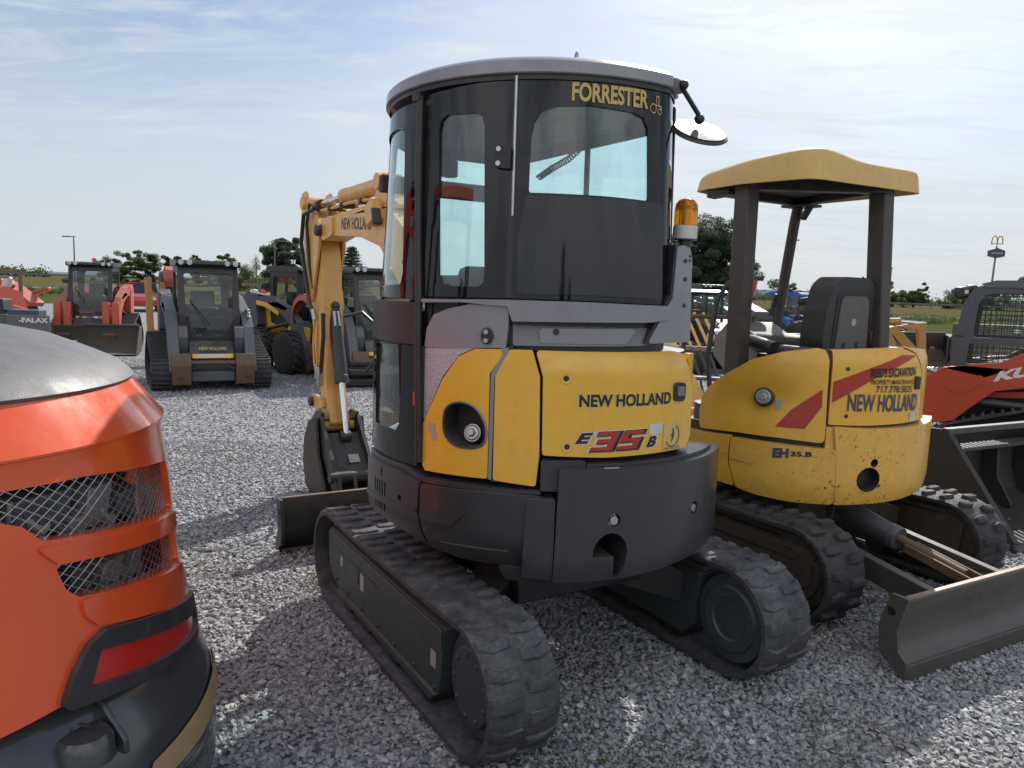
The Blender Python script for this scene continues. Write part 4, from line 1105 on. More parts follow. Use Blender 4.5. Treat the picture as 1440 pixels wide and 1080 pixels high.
# thumb: two side plates, cross plate and tips
for sd in (-1, 1):
    xz(MB(), [(3.16, .66), (3.05, .70), (2.92, .55), (2.74, .38), (2.62, .12), (2.66, .08), (2.74, .16), (2.88, .30), (3.04, .40), (3.17, .56)], .03, by0 + sd * .16, .03).build('thumb', 'black', e1, bevel=.005)
mb = MB(); mb.bar((3.02, by0, .54), (2.72, by0, .26), .32, .02, (0, 0, 1)); tp = mb.build('thumb_plate', 'black', e1, bevel=.005)
mb = MB(); mb.bar((2.835, by0 - .04, .385), (2.775, by0 - .04, .329), .09, .003, (-1, 0, 1)); mb.v = [v + Vector((-.009, 0, .009)) for v in mb.v]; mb.build('label', 'label_grey', tp)
mb = MB(); mb.cyl((2.70, by0 - .2, .24), (2.70, by0 + .2, .24), .045, n=18); mb.cyl((2.96, by0 - .06, .52), (2.96, by0 + .03, .52), .05, n=18); mb.build('thumb_tube', 'black', e1, bevel=.004)
for sd in (-1, 0, 1):
    mb = MB(); mb.bar((2.69, by0 + sd * .13, .24), (2.62, by0 + sd * .13, .05), .03, .07, (1, 0, 0)); mb.build('thumb_tip', 'black', e1, bevel=.005)
# ------------------------------------------------------------------ the excavator with the open canopy
E2 = (1.917, 5.269, 0.0); YAW2 = radians(119.77)
e2 = thing('mini_excavator', 'weathered yellow mini excavator with open canopy, rust chips and bare seat', 'excavator', E2, YAW2)
undercarriage(e2, True, 'block', 'rubber_dark', 'brown_steel', 1.53, 0.40, 'blade_steel', False)
body2 = Plan(arc(.825, 62, 200, 40) + [(-.66, -.42), (-.40, -.52), (.40, -.56), (.42, .60)])
def S_b2(u, z, off):
    a = u / RR; r = body2.r(a) + off
    if z > 1.44: r -= .10 * ((z - 1.44) / .1) ** 2 * .35
    return Vector((r * cos(a), r * sin(a), z))
def S_side2(u, z, off):
    # bulging side cover with a shallow dish round the filler
    a = u / RR; r = body2.r(a) + off
    dx = (u - radians(119) * RR) / .26; dz = (z - 1.19 - .16 * dx * .26) / .11
    q = dx * dx + dz * dz
    r -= .042 * math.exp(-q * 1.1)
    r += .012 - .05 * max(0, (z - 1.42) / .1) ** 2 * .4
    return Vector((r * cos(a), r * sin(a), z))
def S_c2(u, z, off):
    a = u / RR; d = max(0.0, 0.76 - z) / 0.14
    r = .858 - 0.028 * min(1.3, d) ** 2 + off
    return Vector((r * cos(a), r * sin(a), z))
mb = MB(); mb.lathe([(0.05, .60), (.62, .61), (.66, .68), (.66, .94), (.0001, .95)], n=48); mb.build('upper_frame', 'black', e2)
mb = MB(); mb.box((-.36, 0, 1.2), (.5, .95, .5)); mb.build('engine_bay', 'black', e2)
circ = lambda a, z, da, dz: [(a + da * cos(k * pi / 8), z + dz * sin(k * pi / 8)) for k in range(16)]
c2 = panel('counterweight', 'yellow_rust', e2, S_c2, [(147.0, 1.075), (162, 1.069), (182, 1.07), (203, 1.075), (216, 1.09), (216, .67), (201, .638), (178, .618), (154.6, .606), (149.8, .606), (148.6, .90)],
           holes=[circ(162.8, .765, 5.2, .074), circ(164.8, .864, 1.7, .026)], rad=.014, hrad=.002, t=.16, step=.035, bevel=.012)
for a_, z_, r_ in ((162.8, .765, .072), (164.8, .866, .022)):
    ar = radians(a_); dd = Vector((cos(ar), sin(ar), 0)); p = dd * .79 + Vector((0, 0, z_))
    mb = MB(); k_ = 24; e1_ = Vector((-dd.y, dd.x, 0)); e2_ = Vector((0, 0, 1))
    mb.add([p + (e1_ * cos(2 * pi * k / k_) + e2_ * sin(2 * pi * k / k_)) * r_ * .985 + dd * o_ for o_ in (.0, .0655) for k in range(k_)], [tuple(range(k_))] + [(k, (k + 1) % k_, k_ + (k + 1) % k_, k_ + k) for k in range(k_)])
    mb.build('hole_shade', 'black', c2, recalc=False)  # black cup put in as the shade inside the hole
panel('counterweight_cheek', 'yellow_rust', e2, lambda u, z, o: S_c2(u, z, o - .02), [(144.5, 1.07), (148, 1.07), (149.8, .93), (144.5, .935)], t=.12, bevel=.006, rad=.004)
sa = panel('side_skirt', 'yellow_rust', e2, S_c2, [(107.9, .958), (128.4, .952), (148.4, .942), (149.6, .606), (132, .606), (118, .626), (111.0, .652), (107.9, .80)], t=.06, bevel=.012, rad=.02)
panel('skirt_rib', 'yellow_rust', sa, lambda u, z, o: S_c2(u, z, o + .006), [(108, .882), (121.5, .890), (117.5, .815), (108, .826)], t=.02, bevel=.005, rad=.004)
sb = panel('side_skirt', 'yellow_worn', e2, S_c2, [(70, .95), (88, .952), (107.2, .965), (107.2, .80), (110.2, .655), (94, .678), (70, .70)], holes=[circ(97.6, .842, 1.1, .014)], t=.06, bevel=.01, rad=.012, hrad=.002)
panel('skirt_rib', 'yellow_worn', sb, lambda u, z, o: S_c2(u, z, o + .006), [(70, .835), (91, .838), (107, .872), (107, .85), (91, .818), (70, .81)], t=.02, bevel=.005, rad=.004)
ss = panel('side_panel', 'yellow_worn', e2, S_side2, [(90.8, .985), (90.0, 1.08), (91.0, 1.17), (94.5, 1.24), (100.4, 1.31), (114.4, 1.44), (125.6, 1.492), (139.0, 1.525), (142.2, 1.515), (143.6, 1.46), (144.3, .972), (128, .985), (110, .988), (91.6, .974)], rad=.03, t=.03, step=.035, bevel=.012)
rp = panel('engine_cover', 'yellow_worn', e2, S_b2, [(145.0, 1.508), (143.8, 1.518), (160, 1.53), (178, 1.54), (186.5, 1.50), (191.6, 1.40), (193.8, 1.25), (194.5, 1.095), (162, 1.082), (145.3, 1.082), (145.2, 1.45)], rad=.012, t=.03, step=.035, bevel=.01)
panel('cover_edge', 'yellow_worn', e2, S_b2, [(195.2, 1.095), (208, 1.10), (216, 1.11), (216, 1.46), (200, 1.52), (179.5, 1.545), (187.5, 1.508), (192.4, 1.40), (194.6, 1.25)], rad=.01, t=.03, bevel=.01)
panel('seam', 'black', e2, S_b2, [(142, 1.51), (147, 1.51), (147, 1.06), (142, .96)], off=-.022, t=.01, rad=0, bevel=0)
panel('seam', 'black', e2, S_b2, [(70, 1.0), (216, 1.11), (216, 1.06), (150, 1.05), (147, .93), (70, .93)], off=-.02, t=.01, rad=0, bevel=0)
# red stripes, lettering
bs = lambda u, z, o: S_side2(u, z, o)
patch('red_stripe', 'decal_red', ss, [(125.0, 1.05), (130.6, 1.155), (141.9, 1.287), (142.2, 1.187), (136.3, 1.052)], bs, .0035)
patch('red_stripe', 'decal_red', rp, [(146.0, 1.212), (146.0, 1.335), (161.2, 1.422), (177.1, 1.497), (186.5, 1.492), (176, 1.44), (161.7, 1.350)], S_b2, .0035)
decal('brand_lettering', 'NEW HOLLAND', 'decal_blue', rp, on_body(152.2, 1.165, 189.6, 1.160, .104, S=S_b2, off=.005), .022)
decal('owner_lettering', "REED'S EXCAVATION", 'decal_black', rp, on_body(160.9, 1.364, 186.0, 1.372, .055, S=S_b2, off=.006), .035)
decal('owner_lettering', "PROPERTY MAINTENANCE", 'decal_black', rp, on_body(161.3, 1.325, 185.9, 1.322, .028, S=S_b2, off=.006), .01)
decal('owner_lettering', "717.778.5835", 'decal_black', rp, on_body(164.0, 1.277, 184.4, 1.274, .040, S=S_b2, off=.006), .01)
decal('model_lettering', 'EH', 'decal_blue', sa, on_body(125.0, .868, 131.0, .874, .058, S=S_c2, off=.003), .06, cuts=6)
decal('model_lettering', '35.B', 'decal_black', sa, on_body(131.6, .886, 139.6, .893, .030, S=S_c2, off=.003), .04, cuts=8)
patch('label', 'white', rp, [(184.9, 1.098), (188.6, 1.098), (188.6, 1.150), (184.9, 1.150)], S_b2, .004)
patch('label', 'label_grey', ss, [(124.2, 1.150), (126.4, 1.150), (126.8, 1.205), (124.6, 1.205)], bs, .004)
panel('door_latch', 'black_plastic', rp, S_b2, [(186.4, 1.37), (190.2, 1.362), (190.4, 1.285), (186.6, 1.29)], off=.012, t=.012, rad=.012, bevel=.003)
for a, z in ((151.3, 1.411), (152.2, 1.136)):
    ar = radians(a); dd = Vector((cos(ar), sin(ar), 0)); p = dd * .823 + Vector((0, 0, z)); mb = MB(); mb.cyl(p, p + dd * .004, .012, n=14); mb.build('screw', 'brown_steel', rp)
ar = radians(119.8); dd = Vector((cos(ar), sin(ar), .15)).normalized(); p = Vector((.785 * cos(ar), .785 * sin(ar), 1.212))
mb = MB(); mb.cyl(p, p + dd * .055, .058, .056, n=28); mb.build('cap_base', 'black', ss, bevel=.004)
mb = MB(); mb.cyl(p + dd * .056, p + dd * .072, .046, .042, n=28); mb.cyl(p + dd * .072, p + dd * .084, .024, .022, n=6); mb.build('fuel_cap', 'steel', ss, bevel=.003)
# operator platform
mb = MB(); pl = [(min(.66, body2.r(2 * pi * k / 60) * .9) * cos(2 * pi * k / 60), min(.66, body2.r(2 * pi * k / 60) * .9) * sin(2 * pi * k / 60)) for k in range(60)]
mb.prism(pl, XY, .93, 1.08); mb.build('platform', 'black', e2)
mb = MB(); mb.box((-.38, .0, 1.46), (.44, .92, .10)); mb.build('engine_deck', 'seat_vinyl', e2, bevel=.03)
# seat: cushion, back with grey shell
sx, sy = -.36, .08
mb = MB(); mb.box((sx + .26, sy, 1.50), (.46, .46, .13)); mb.build('seat', 'seat_vinyl', e2, bevel=.045)
bp = fillet([(-.26, 0), (-.25, .26), (-.21, .42), (-.13, .475), (.13, .475), (.21, .42), (.25, .26), (.26, 0)], .11, 6)
rec = lambda u, v, t: Vector((sx - .07 - .03 * v + t, sy + u * (1 - .12 * v), 1.47 + v))
mb = MB(); mb.prism(bp, rec, -.05, .12); sbk = mb.build('seat_back', 'seat_vinyl', e2, bevel=.045, seg=4)
ip = fillet([(-.15, .02), (-.135, .33), (-.10, .36), (.10, .36), (.135, .33), (.15, .02)], .02, 4)
mb = MB(); mb.prism(ip, rec, -.062, -.04); mb.build('seat_shell', 'seat_panel', sbk, bevel=.008)
op = fillet([(-.18, .0), (-.165, .35), (-.12, .40), (.12, .40), (.165, .35), (.18, .0)], .03, 4)
mb = MB(); sheet(mb, lambda u, v, o: rec(u, v, -.056 - o), op, [ip], .02, .05); mb.build('shell_rim', 'black_plastic', sbk, bevel=.004)
mb = MB(); mb.cyl(rec(.0, .20, -.064), rec(.0, .20, -.061), .022, n=16); mb.build('shell_emblem', 'label_grey', sbk)
for u_ in (-.045, .075): MB().prism(fillet([(u_ - .012, .03), (u_ + .012, .03), (u_ + .012, .075), (u_ - .012, .075)], .01, 3), rec, -.066, -.05).build('shell_slot', 'black', sbk)
mb = MB(); mb.tube([rec(-.262, .0, .0), rec(-.255, .25, .0), rec(-.215, .42, .0), rec(-.13, .48, 0)], .007, 6); mb.build('seat_piping', 'seat_panel', sbk)
# console left of the seat, levers, armrest
cons = fillet([(.08, 1.30), (.08, 1.52), (.30, 1.63), (.40, 1.62), (.52, 1.50), (.52, 1.38), (.40, 1.28)], .03, 4)
mb = MB(); mb.prism([(u_ + .0, v_) for u_, v_ in cons], XZ, -.10, .24); mb.build('control_console', 'beige', e2, bevel=.02)
mb = MB(); mb.box((.36, .04, 1.71), (.18, .15, .045), (0, -.35, 0)); mb.bar((.36, .04, 1.6), (.36, .04, 1.70), .05, .05); mb.build('display_pod', 'beige', e2, bevel=.012)
for (x_, y_, h_) in ((.22, .34, .28), (.46, -.30, .22)):
    mb = MB(); mb.tube([(x_, y_, 1.62), (x_ + .02, y_, 1.72), (x_ + .01, y_, 1.76)], .012, 8); mb.tube([(x_ + .012, y_, 1.74), (x_, y_, 1.80), (x_ - .01, y_, 1.83)], [.02, .026, .018], 10); mb.build('control_lever', 'black', e2)
mb = MB(); mb.tube([(-.26, -.20, 1.55), (-.12, -.22, 1.72), (.04, -.21, 1.79), (.14, -.19, 1.78)], [.03, .035, .04, .03], 10); mb.build('armrest', 'black', e2)
mb = MB(); mb.box((-.42, -.16, 1.56), (.16, .12, .11)); mb.box((-.45, -.22, 1.53), (.12, .10, .07)); mb.build('control_box', 'black', e2, bevel=.01)
mb = MB(); mb.tube([(-.25, .48, 1.49), (-.05, .46, 1.52), (.1, .44, 1.50)], .045, 10); mb.build('lever_boot', 'black', e2)
# canopy posts
def post(name, pts, w, d, mt='post_steel'):
    mb = MB()
    for a, b in zip(pts[:-1], pts[1:]): mb.bar(a, b, w, d, (1, 0, 0))
    return mb.build(name, mt, e2, bevel=.008)
post('canopy_post', [(-.035, .575, .98), (-.035, .585, 2.53)], .095, .12)
post('canopy_post', [(-.50, -.165, 1.45), (-.445, -.15, 2.52)], .095, .115)
mb = MB(); mb.tube([(.60, -.42, 1.05), (.56, -.42, 1.50), (.43, -.40, 2.36), (.40, -.40, 2.52)], .038, 12); mb.build('canopy_post', 'post_steel', e2)
mb = MB(); mb.box((.38, -.40, 2.475), (.22, .18, .02)); mb.bar((.36, -.40, 2.38), (.30, -.40, 2.47), .05, .03); mb.build('post_bracket', 'black', e2, bevel=.004)
mb = MB(); mb.bar((-.035, .60, 2.50), (-.50, -.16, 2.50), .08, .07); mb.bar((-.50, -.16, 2.50), (.40, -.40, 2.50), .06, .05); mb.bar((.40, -.40, 2.50), (.36, .50, 2.50), .06, .05); mb.build('canopy_frame', 'black', e2, bevel=.006)
# canopy roof: raised front part, lower rear part, turned-down rim
def canopy():
    mb = MB()
    out = fillet([(-.55, -.41), (.42, -.44), (.46, .20), (.36, .66), (-.10, .70), (-.54, .60)], [.10, .12, .3, .14, .3, .14], 8)
    out = resample(out, .05)
    cx, cy = -.08, .1
    rows = []
    def hgt(x, y, s):
        step = 1 / (1 + math.exp(-(x * .76 + y * .65 + .20) * 22))
        p_ = max(0, (x * .55 + y * .85 - .12) / .62)
        return 2.618 - .085 * p_ ** 1.6 + .045 * step + .055 * (1 - s * s) * (0.6 + .4 * step)
    ss_ = [(1.0, -1), (1.0, 0), (.985, 1), (.94, 2), (.8, 2), (.6, 2), (.35, 2), (.12, 2)]
    for s, kind in ss_:
        row = []
        for x, y in out:
            X_, Y_ = cx + (x - cx) * s, cy + (y - cy) * s
            if kind == -1: z = 2.485
            elif kind == 0: z = hgt(x, y, 1.0) - .035
            elif kind == 1: z = hgt(x, y, 1.0) - .012
            else: z = hgt(X_, Y_, s)
            if kind == -1: X_, Y_ = cx + (x - cx) * 1.02, cy + (y - cy) * 1.02
            row.append(Vector((X_, Y_, z)))
        rows.append(row)
    n = len(out)
    vs = [v for r in rows for v in r]
    fs = [(i * n + k, i * n + (k + 1) % n, (i + 1) * n + (k + 1) % n, (i + 1) * n + k) for i in range(len(rows) - 1) for k in range(n)]
    fs.append(tuple((len(rows) - 1) * n + k for k in range(n)))
    # underside
    o = len(vs)
    for s, z in ((.985, 2.485), (.955, 2.555), (.5, 2.60), (.1, 2.61)):
        vs += [Vector((cx + (x - cx) * s, cy + (y - cy) * s, z)) for x, y in out]
    q = o // n
    fs += [(k, (k + 1) % n, o + (k + 1) % n, o + k) for k in range(n)]
    fs += [((q + i) * n + k, (q + i) * n + (k + 1) % n, (q + i + 1) * n + (k + 1) % n, (q + i + 1) * n + k) for i in range(3) for k in range(n)]
    fs.append(tuple((q + 3) * n + k for k in range(n)))
    mb.add(vs, fs)
    return mb
canopy().build('canopy_roof', 'canopy_yellow', e2, angle=70)
mb = MB(); mb.prism([(-.52, -.38), (.36, -.38), (.38, .2), (.30, .55), (-.10, .58), (-.48, .52)], XY, 2.53, 2.555); mb.build('canopy_lining', 'headliner', e2, bevel=.008)
mb = MB(); mb.box((.17, .60, 2.475), (.16, .10, .07), (0, .1, .3)); mb.tube([(.10, .56, 2.48), (.04, .57, 2.455), (0, .57, 2.48)], .006, 6); mb.build('work_lamp', 'black', e2, bevel=.012)
for k, (a0, z0) in enumerate(((150, 0), (158, 0))): pass
# boom of the far excavator, low in front of it
mb = MB(); mb.box((.80, .0, .80), (.30, .30, .28)); mb.build('swing_post', 'yellow_worn', e2, bevel=.02)
MB().prism(fillet([(.86, .72), (1.04, .70), (1.5, 1.25), (2.3, 1.42), (3.0, 1.15), (3.1, 1.22), (2.4, 1.62), (1.4, 1.52), (.86, .95)], .06, 4), XZ, -.09, .09).build('boom', 'yellow_worn', e2, bevel=.008)
MB().prism(fillet([(2.85, 1.25), (3.05, 1.35), (3.35, .50), (3.2, .42)], .04, 4), XZ, -.08, .08).build('arm', 'yellow_worn', e2, bevel=.008)
mb = MB(); mb.prism([(3.1, .6), (3.4, .55), (3.5, .25), (3.3, .02), (2.9, .02), (2.85, .08), (3.2, .1), (3.38, .28), (3.3, .48), (3.1, .52)], XZ, -.24, .24); mb.build('bucket', 'brown_steel', e2, bevel=.005)

# ------------------------------------------------------------------ orange machine at the left edge
E0 = (-1.90, 2.20, 0.0); YAW0 = 2.1098
e0 = thing('orange_excavator', 'orange excavator tail with mesh grilles, grey hood and red lamp at the left edge', 'excavator', E0, YAW0)
Z0 = [.1, .50, .65, .70, .818, .98, 1.166, 1.31, 1.36, 1.49]; R0 = [.90, .90, .89, .882, .865, .845, .832, .812, .812, .716]
def S_o(u, z, off):
    a = u / RR; r = float(np.interp(z, Z0, R0)) + off
    return Vector((r * cos(a), r * sin(a), z))
A0, A1 = 150, 330
m1 = [(160, 1.300), (208.4, 1.288), (223.6, 1.280), (250.6, 1.228), (256, 1.205), (258, 1.07), (254.6, 1.065), (214.0, 1.148), (210.9, 1.195), (207.5, 1.24), (160, 1.25)]
m1 = [(208.4, 1.288), (223.6, 1.280), (250.6, 1.232), (257.5, 1.215), (258.5, 1.055), (254.6, 1.062), (214.0, 1.148), (210.9, 1.195), (196, 1.285), (197, 1.295)]
m2 = [(215.6, 1.078), (251.0, 1.004), (259, .985), (258.5, .875), (250.5, .892), (219.8, .975), (217.4, 1.007)]
tl = [(213.4, .722), (216.5, .80), (219.5, .852), (223.5, .872), (262.8, .728), (266, .71), (266, .60), (262.4, .602)]
bo = panel('rear_door', 'orange', e0, S_o, [(A0, .74), (204, .715), (213.4, .726), (262.5, .606), (A1, .60), (A1, 1.352), (A0, 1.352)], holes=[m1, m2], rad=.004, hrad=.012, t=.05, step=.03, bevel=.012)
mb = MB(); mb.lathe([(.80, 1.345), (.8185, 1.3555), (.8185, 1.362), (.722, 1.486), (.70, 1.486)], n=80, a0=radians(A0), a1=radians(A1)); mb.build('door_top', 'orange', bo, angle=20)
def mesh_screen(name, poly, parent):
    """expanded-metal screen: diamond wires inside the polygon, following the surface"""
    mb = MB(); P = polar(poly, RR)
    us = [p[0] for p in P]; zs = [p[1] for p in P]
    sp = .027; sl = .62
    u0, u1, z0, z1 = min(us), max(us), min(zs), max(zs)
    for sg in (1, -1):
        k0 = int((z0 - sl * (u1 - u0) - .1) / sp) - 1
        for k in range(-60, 60):
            pts = []
            c = (z0 + z1) / 2 + k * sp
            run = []
            nst = 90
            for i in range(nst + 1):
                u = u0 - .02 + (u1 - u0 + .04) * i / nst; z = c + sg * sl * (u - (u0 + u1) / 2)
                if inside(P2, u, z): run.append(S_o(u, z, -.022 + .0015 * sg))
                else:
                    if len(run) > 2: mb.tube(run, .0016, 4)
                    run = []
            if len(run) > 2: mb.tube(run, .0016, 4)
    return mb.build(name, 'steel', parent, recalc=False)
for hm in (m1, m2):
    P = polar(hm, RR); cu = sum(p[0] for p in P) / len(P); cz = sum(p[1] for p in P) / len(P)
    P2 = [(cu + (x - cu) * 1.03, cz + (z - cz) * 1.06) for x, z in P]
    mesh_screen('grille_mesh', hm, bo)
# radiator and fittings behind the mesh
mb = MB(); mb.lathe([(.70, .70), (.70, 1.46)], n=60, a0=radians(A0), a1=radians(A1)); mb.build('engine_bay', 'black', e0, recalc=False)
for a_, z_, w_, h_, mt in ((218, 1.20, .16, .10, 'dark_grey'), (232, 1.17, .10, .12, 'engine_grey'), (243, 1.14, .12, .08, 'dark_grey'), (236, .95, .10, .10, 'engine_grey'), (226, .98, .07, .08, 'dark_grey'), (248, .93, .08, .10, 'engine_grey'), (226, 1.13, .06, .06, 'engine_grey'), (213, 1.22, .05, .06, 'engine_grey')):
    ar = radians(a_); mb = MB(); mb.box((.73 * cos(ar), .73 * sin(ar), z_), (.06, w_, h_), (0, .2, ar)); mb.tube([(.74 * cos(ar), .74 * sin(ar), z_), (.75 * cos(ar + .08), .75 * sin(ar + .08), z_ - .08), (.72 * cos(ar + .2), .72 * sin(ar + .2), z_ - .02)], .018, 8); mb.build('engine_fitting', mt, e0, bevel=.012)
# swage ribs on the two bars
panel('grille_bar', 'orange', bo, S_o, [(212.0, 1.140), (253.2, 1.055), (258, 1.045), (258, 1.0), (254, .998), (216, 1.082)], off=.012, t=.03, rad=.012, bevel=.01, step=.03)
panel('grille_bar', 'orange', bo, S_o, [(219.5, .972), (251.5, .884), (258, .868), (262, .80), (262, .742), (256, .75), (222.5, .885), (220.2, .92)], off=.010, t=.03, rad=.02, bevel=.012, step=.03)
# tail lamp in its black surround
panel('lamp_surround', 'black_plastic', bo, S_o, [(213.2, .720), (216.3, .80), (219.5, .852), (223.5, .872), (262.8, .732), (267, .715), (267, .595), (262.4, .598)],
      holes=[[(218.6, .745), (221.5, .828), (262.6, .672), (265.4, .66), (265.4, .615), (262.2, .618)]], off=.022, t=.05, rad=.02, hrad=.006, bevel=.012, step=.03)
panel('tail_lamp', 'reflector', bo, S_o, [(217.8, .735), (221.3, .835), (263, .682), (266, .668), (266, .605), (262.2, .610)], off=.006, t=.03, rad=.01, bevel=.003, step=.03)
# hood
mb = MB(); mb.lathe([(.725, 1.478), (.732, 1.492), (.722, 1.503), (.690, 1.532), (.62, 1.565), (.50, 1.615), (.36, 1.645), (.15, 1.665), (.0001, 1.668)], n=96)
mb.build('hood', 'hood_grey', e0, angle=25)
mb = MB(); mb.lathe([(.70, 1.468), (.728, 1.468), (.728, 1.478), (.70, 1.478)], n=96); mb.build('hood_seal', 'black', e0)
# counterweight and its wrapping
mb = MB(); mb.lathe([(.40, .12), (.93, .12), (.958, .20), (.962, .40), (.955, .47), (.935, .535), (.895, .615), (.865, .672), (.82, .70), (.4, .72)], n=110, a0=radians(130), a1=radians(350)); cw0 = mb.build('counterweight', 'black_plastic', e0, angle=60)
cw0.data.materials[0] = paint('gloss_dark_weight', (0.045, 0.047, 0.052), 0.22, coat=0.5, dirt=0.15, var=0.15, dust=0.1)
S_w = lambda u, z, o: Vector(((np.interp(z, [.12, .20, .40, .47, .50], [.934, .962, .966, .959, .948]) + o) * cos(u / RR), (np.interp(z, [.12, .20, .40, .47, .50], [.934, .962, .966, .959, .948]) + o) * sin(u / RR), z))
rg_ = random.Random(4)
panel('stretch_wrap', 'wrap', cw0, S_w, [(150, .40)] + [(150 + k * 6, .405 + rg_.uniform(-.02, .02)) for k in range(1, 30)] + [(330, .40), (330, .13), (150, .13)], off=.004, t=.004, rad=.0, bevel=0, step=.05)
panel('cardboard_strip', 'cardboard', cw0, S_w, [(225.5, .415), (227, .47), (240, .478), (252, .482), (262, .478), (270, .47), (270, .40), (256, .415), (243, .395), (232, .40)], off=.008, t=.005, rad=.01, bevel=.002, step=.03)
ar = radians(216.5)
mb = MB(); Rz = Matrix.Rotation(ar, 3, 'Z')
def bossp(v): return Rz @ Vector(v)
mb.lathe([(.0001, .684), (.058, .678), (.068, .662), (.074, .61)], n=28); mb.v = [v + bossp((.905, 0, -.035)) for v in mb.v]
bo_ = mb.build('tie_boss', cw0.data.materials[0], cw0)
mb = MB(); mb.prism([(.86, .70), (.965, .60), (.97, .56), (.86, .56)], lambda u, v, t: bossp((u, t, v)), .068, .084); mb.build('boss_fin', cw0.data.materials[0], cw0, bevel=.005)
mb = MB(); mb.lathe([(.0001, .002), (.02, 0)], n=12, scale=(1, .4)); mb.v = [Rz @ v + bossp((.905, 0, .664)) for v in mb.v]; mb.build('boss_slot', 'black', bo_, recalc=False)
mb = MB(); mb.lathe([(.0001, .0), (.70, .0), (.70, .14), (.0001, .14)], n=48); mb.build('lower_frame', 'black', e0)

# front of the orange machine, left of the frame: cab on its left half, boom ahead
def rect_frame(name, mt, corners, r=.03):
    mb = MB()
    for a_, b_ in zip(corners, corners[1:] + corners[:1]): mb.bar(a_, b_, .06, .06, (.3, .3, 1))
    return mb.build(name, mt, e0, bevel=.01)
for y_ in (.12, .78): rect_frame('cab_frame', 'black', [(-.30, y_, 1.45), (1.0, y_, 1.10), (.92, y_, 2.55), (-.26, y_, 2.55)])
mb = MB(); mb.prism(fillet([(-.32, .08), (.98, .08), (.98, .82), (-.32, .82)], .06, 4), XY, 2.56, 2.64); mb.build('cab_roof', 'orange', e0, bevel=.02)
mb = MB(); mb.box((.15, .45, 1.45), (.45, .48, .14)); mb.box((-.10, .45, 1.78), (.10, .46, .55)); mb.build('seat', 'seat_vinyl', e0, bevel=.04)
MB().prism(fillet([(.80, .75), (1.0, .72), (1.35, 1.6), (1.75, 2.25), (2.25, 2.40), (2.2, 2.62), (1.55, 2.5), (1.1, 1.8), (.82, 1.0)], .06, 4), XZ, -.12, .08).build('boom', 'orange', e0, bevel=.01)
MB().prism(fillet([(2.05, 2.62), (2.3, 2.66), (2.42, 1.5), (2.3, .75), (2.18, .75), (2.16, 1.6)], .05, 4), XZ, -.11, .07).build('arm', 'orange', e0, bevel=.01)
for a_, b_ in (((1.05, -.02, 1.35), (1.5, -.02, 1.85)), ((1.4, -.02, 2.62), (2.1, -.02, 2.66))): MB().cyl(a_, b_, .06, n=18).build('hydraulic_cylinder', 'black', e0)
# ------------------------------------------------------------------ light and sky
SUN_AZ, SUN_EL = radians(22), radians(40)     # azimuth measured from +Y towards +X
w = bpy.data.worlds.new("World"); SC.world = w; w.use_nodes = True
nt = w.node_tree; nt.nodes.clear()
out = nt.nodes.new('ShaderNodeOutputWorld')
bg = nt.nodes.new('ShaderNodeBackground')
sky = nt.nodes.new('ShaderNodeTexSky'); sky.sky_type = 'NISHITA'
sky.sun_disc = False; sky.sun_elevation = SUN_EL; sky.sun_rotation = SUN_AZ
sky.altitude = 100; sky.air_density = 1.0; sky.dust_density = 1.2; sky.ozone_density = 1.2
gen = nt.nodes.new('ShaderNodeTexCoord').outputs['Generated']
sep = N(nt, 'ShaderNodeSeparateXYZ', {0: gen})
# project the direction on a cloud layer
den = math_n(nt, 'MAXIMUM', math_n(nt, 'ADD', sep.outputs[2], 0.10), 0.02)
cx_ = math_n(nt, 'DIVIDE', sep.outputs[0], den); cy_ = math_n(nt, 'DIVIDE', sep.outputs[1], den)
cv = N(nt, 'ShaderNodeCombineXYZ', {0: cx_, 1: cy_, 2: 0.0}).outputs[0]
cvr = mapped(nt, cv, (0.55, 1.1, 1), (0, 0, radians(22)))
n1 = noise(nt, cvr, 0.95, 7, 0.58, 0.9)
n2 = noise(nt, mapped(nt, cv, (0.9, 2.6, 1), (0, 0, radians(30))), 1.6, 7, 0.66, 1.4)
veil = ramp(nt, n1, [(0.45, 0.0), (0.68, 1.0)])
wisp = ramp(nt, n2, [(0.47, 0.0), (0.68, 1.0)])
cl = math_n(nt, 'MINIMUM', math_n(nt, 'ADD', math_n(nt, 'MULTIPLY', veil, 0.60), math_n(nt, 'MULTIPLY', wisp, 0.55)), 0.92)
SKY_S = 0.149
hsv = N(nt, 'ShaderNodeHueSaturation', {'Saturation': 1.0, 'Value': 0.74, 'Color': sky.outputs[0]}).outputs[0]
gain = mix(nt, 1.0, hsv, (1.0, 1.0, 1.03), 'MULTIPLY')
cloudc = mix(nt, ramp(nt, n1, [(0.4, 0.0), (0.8, 1.0)]), (4.6, 4.95, 5.45), (6.1, 6.22, 6.35))
col_ = mix(nt, cl, gain, cloudc)
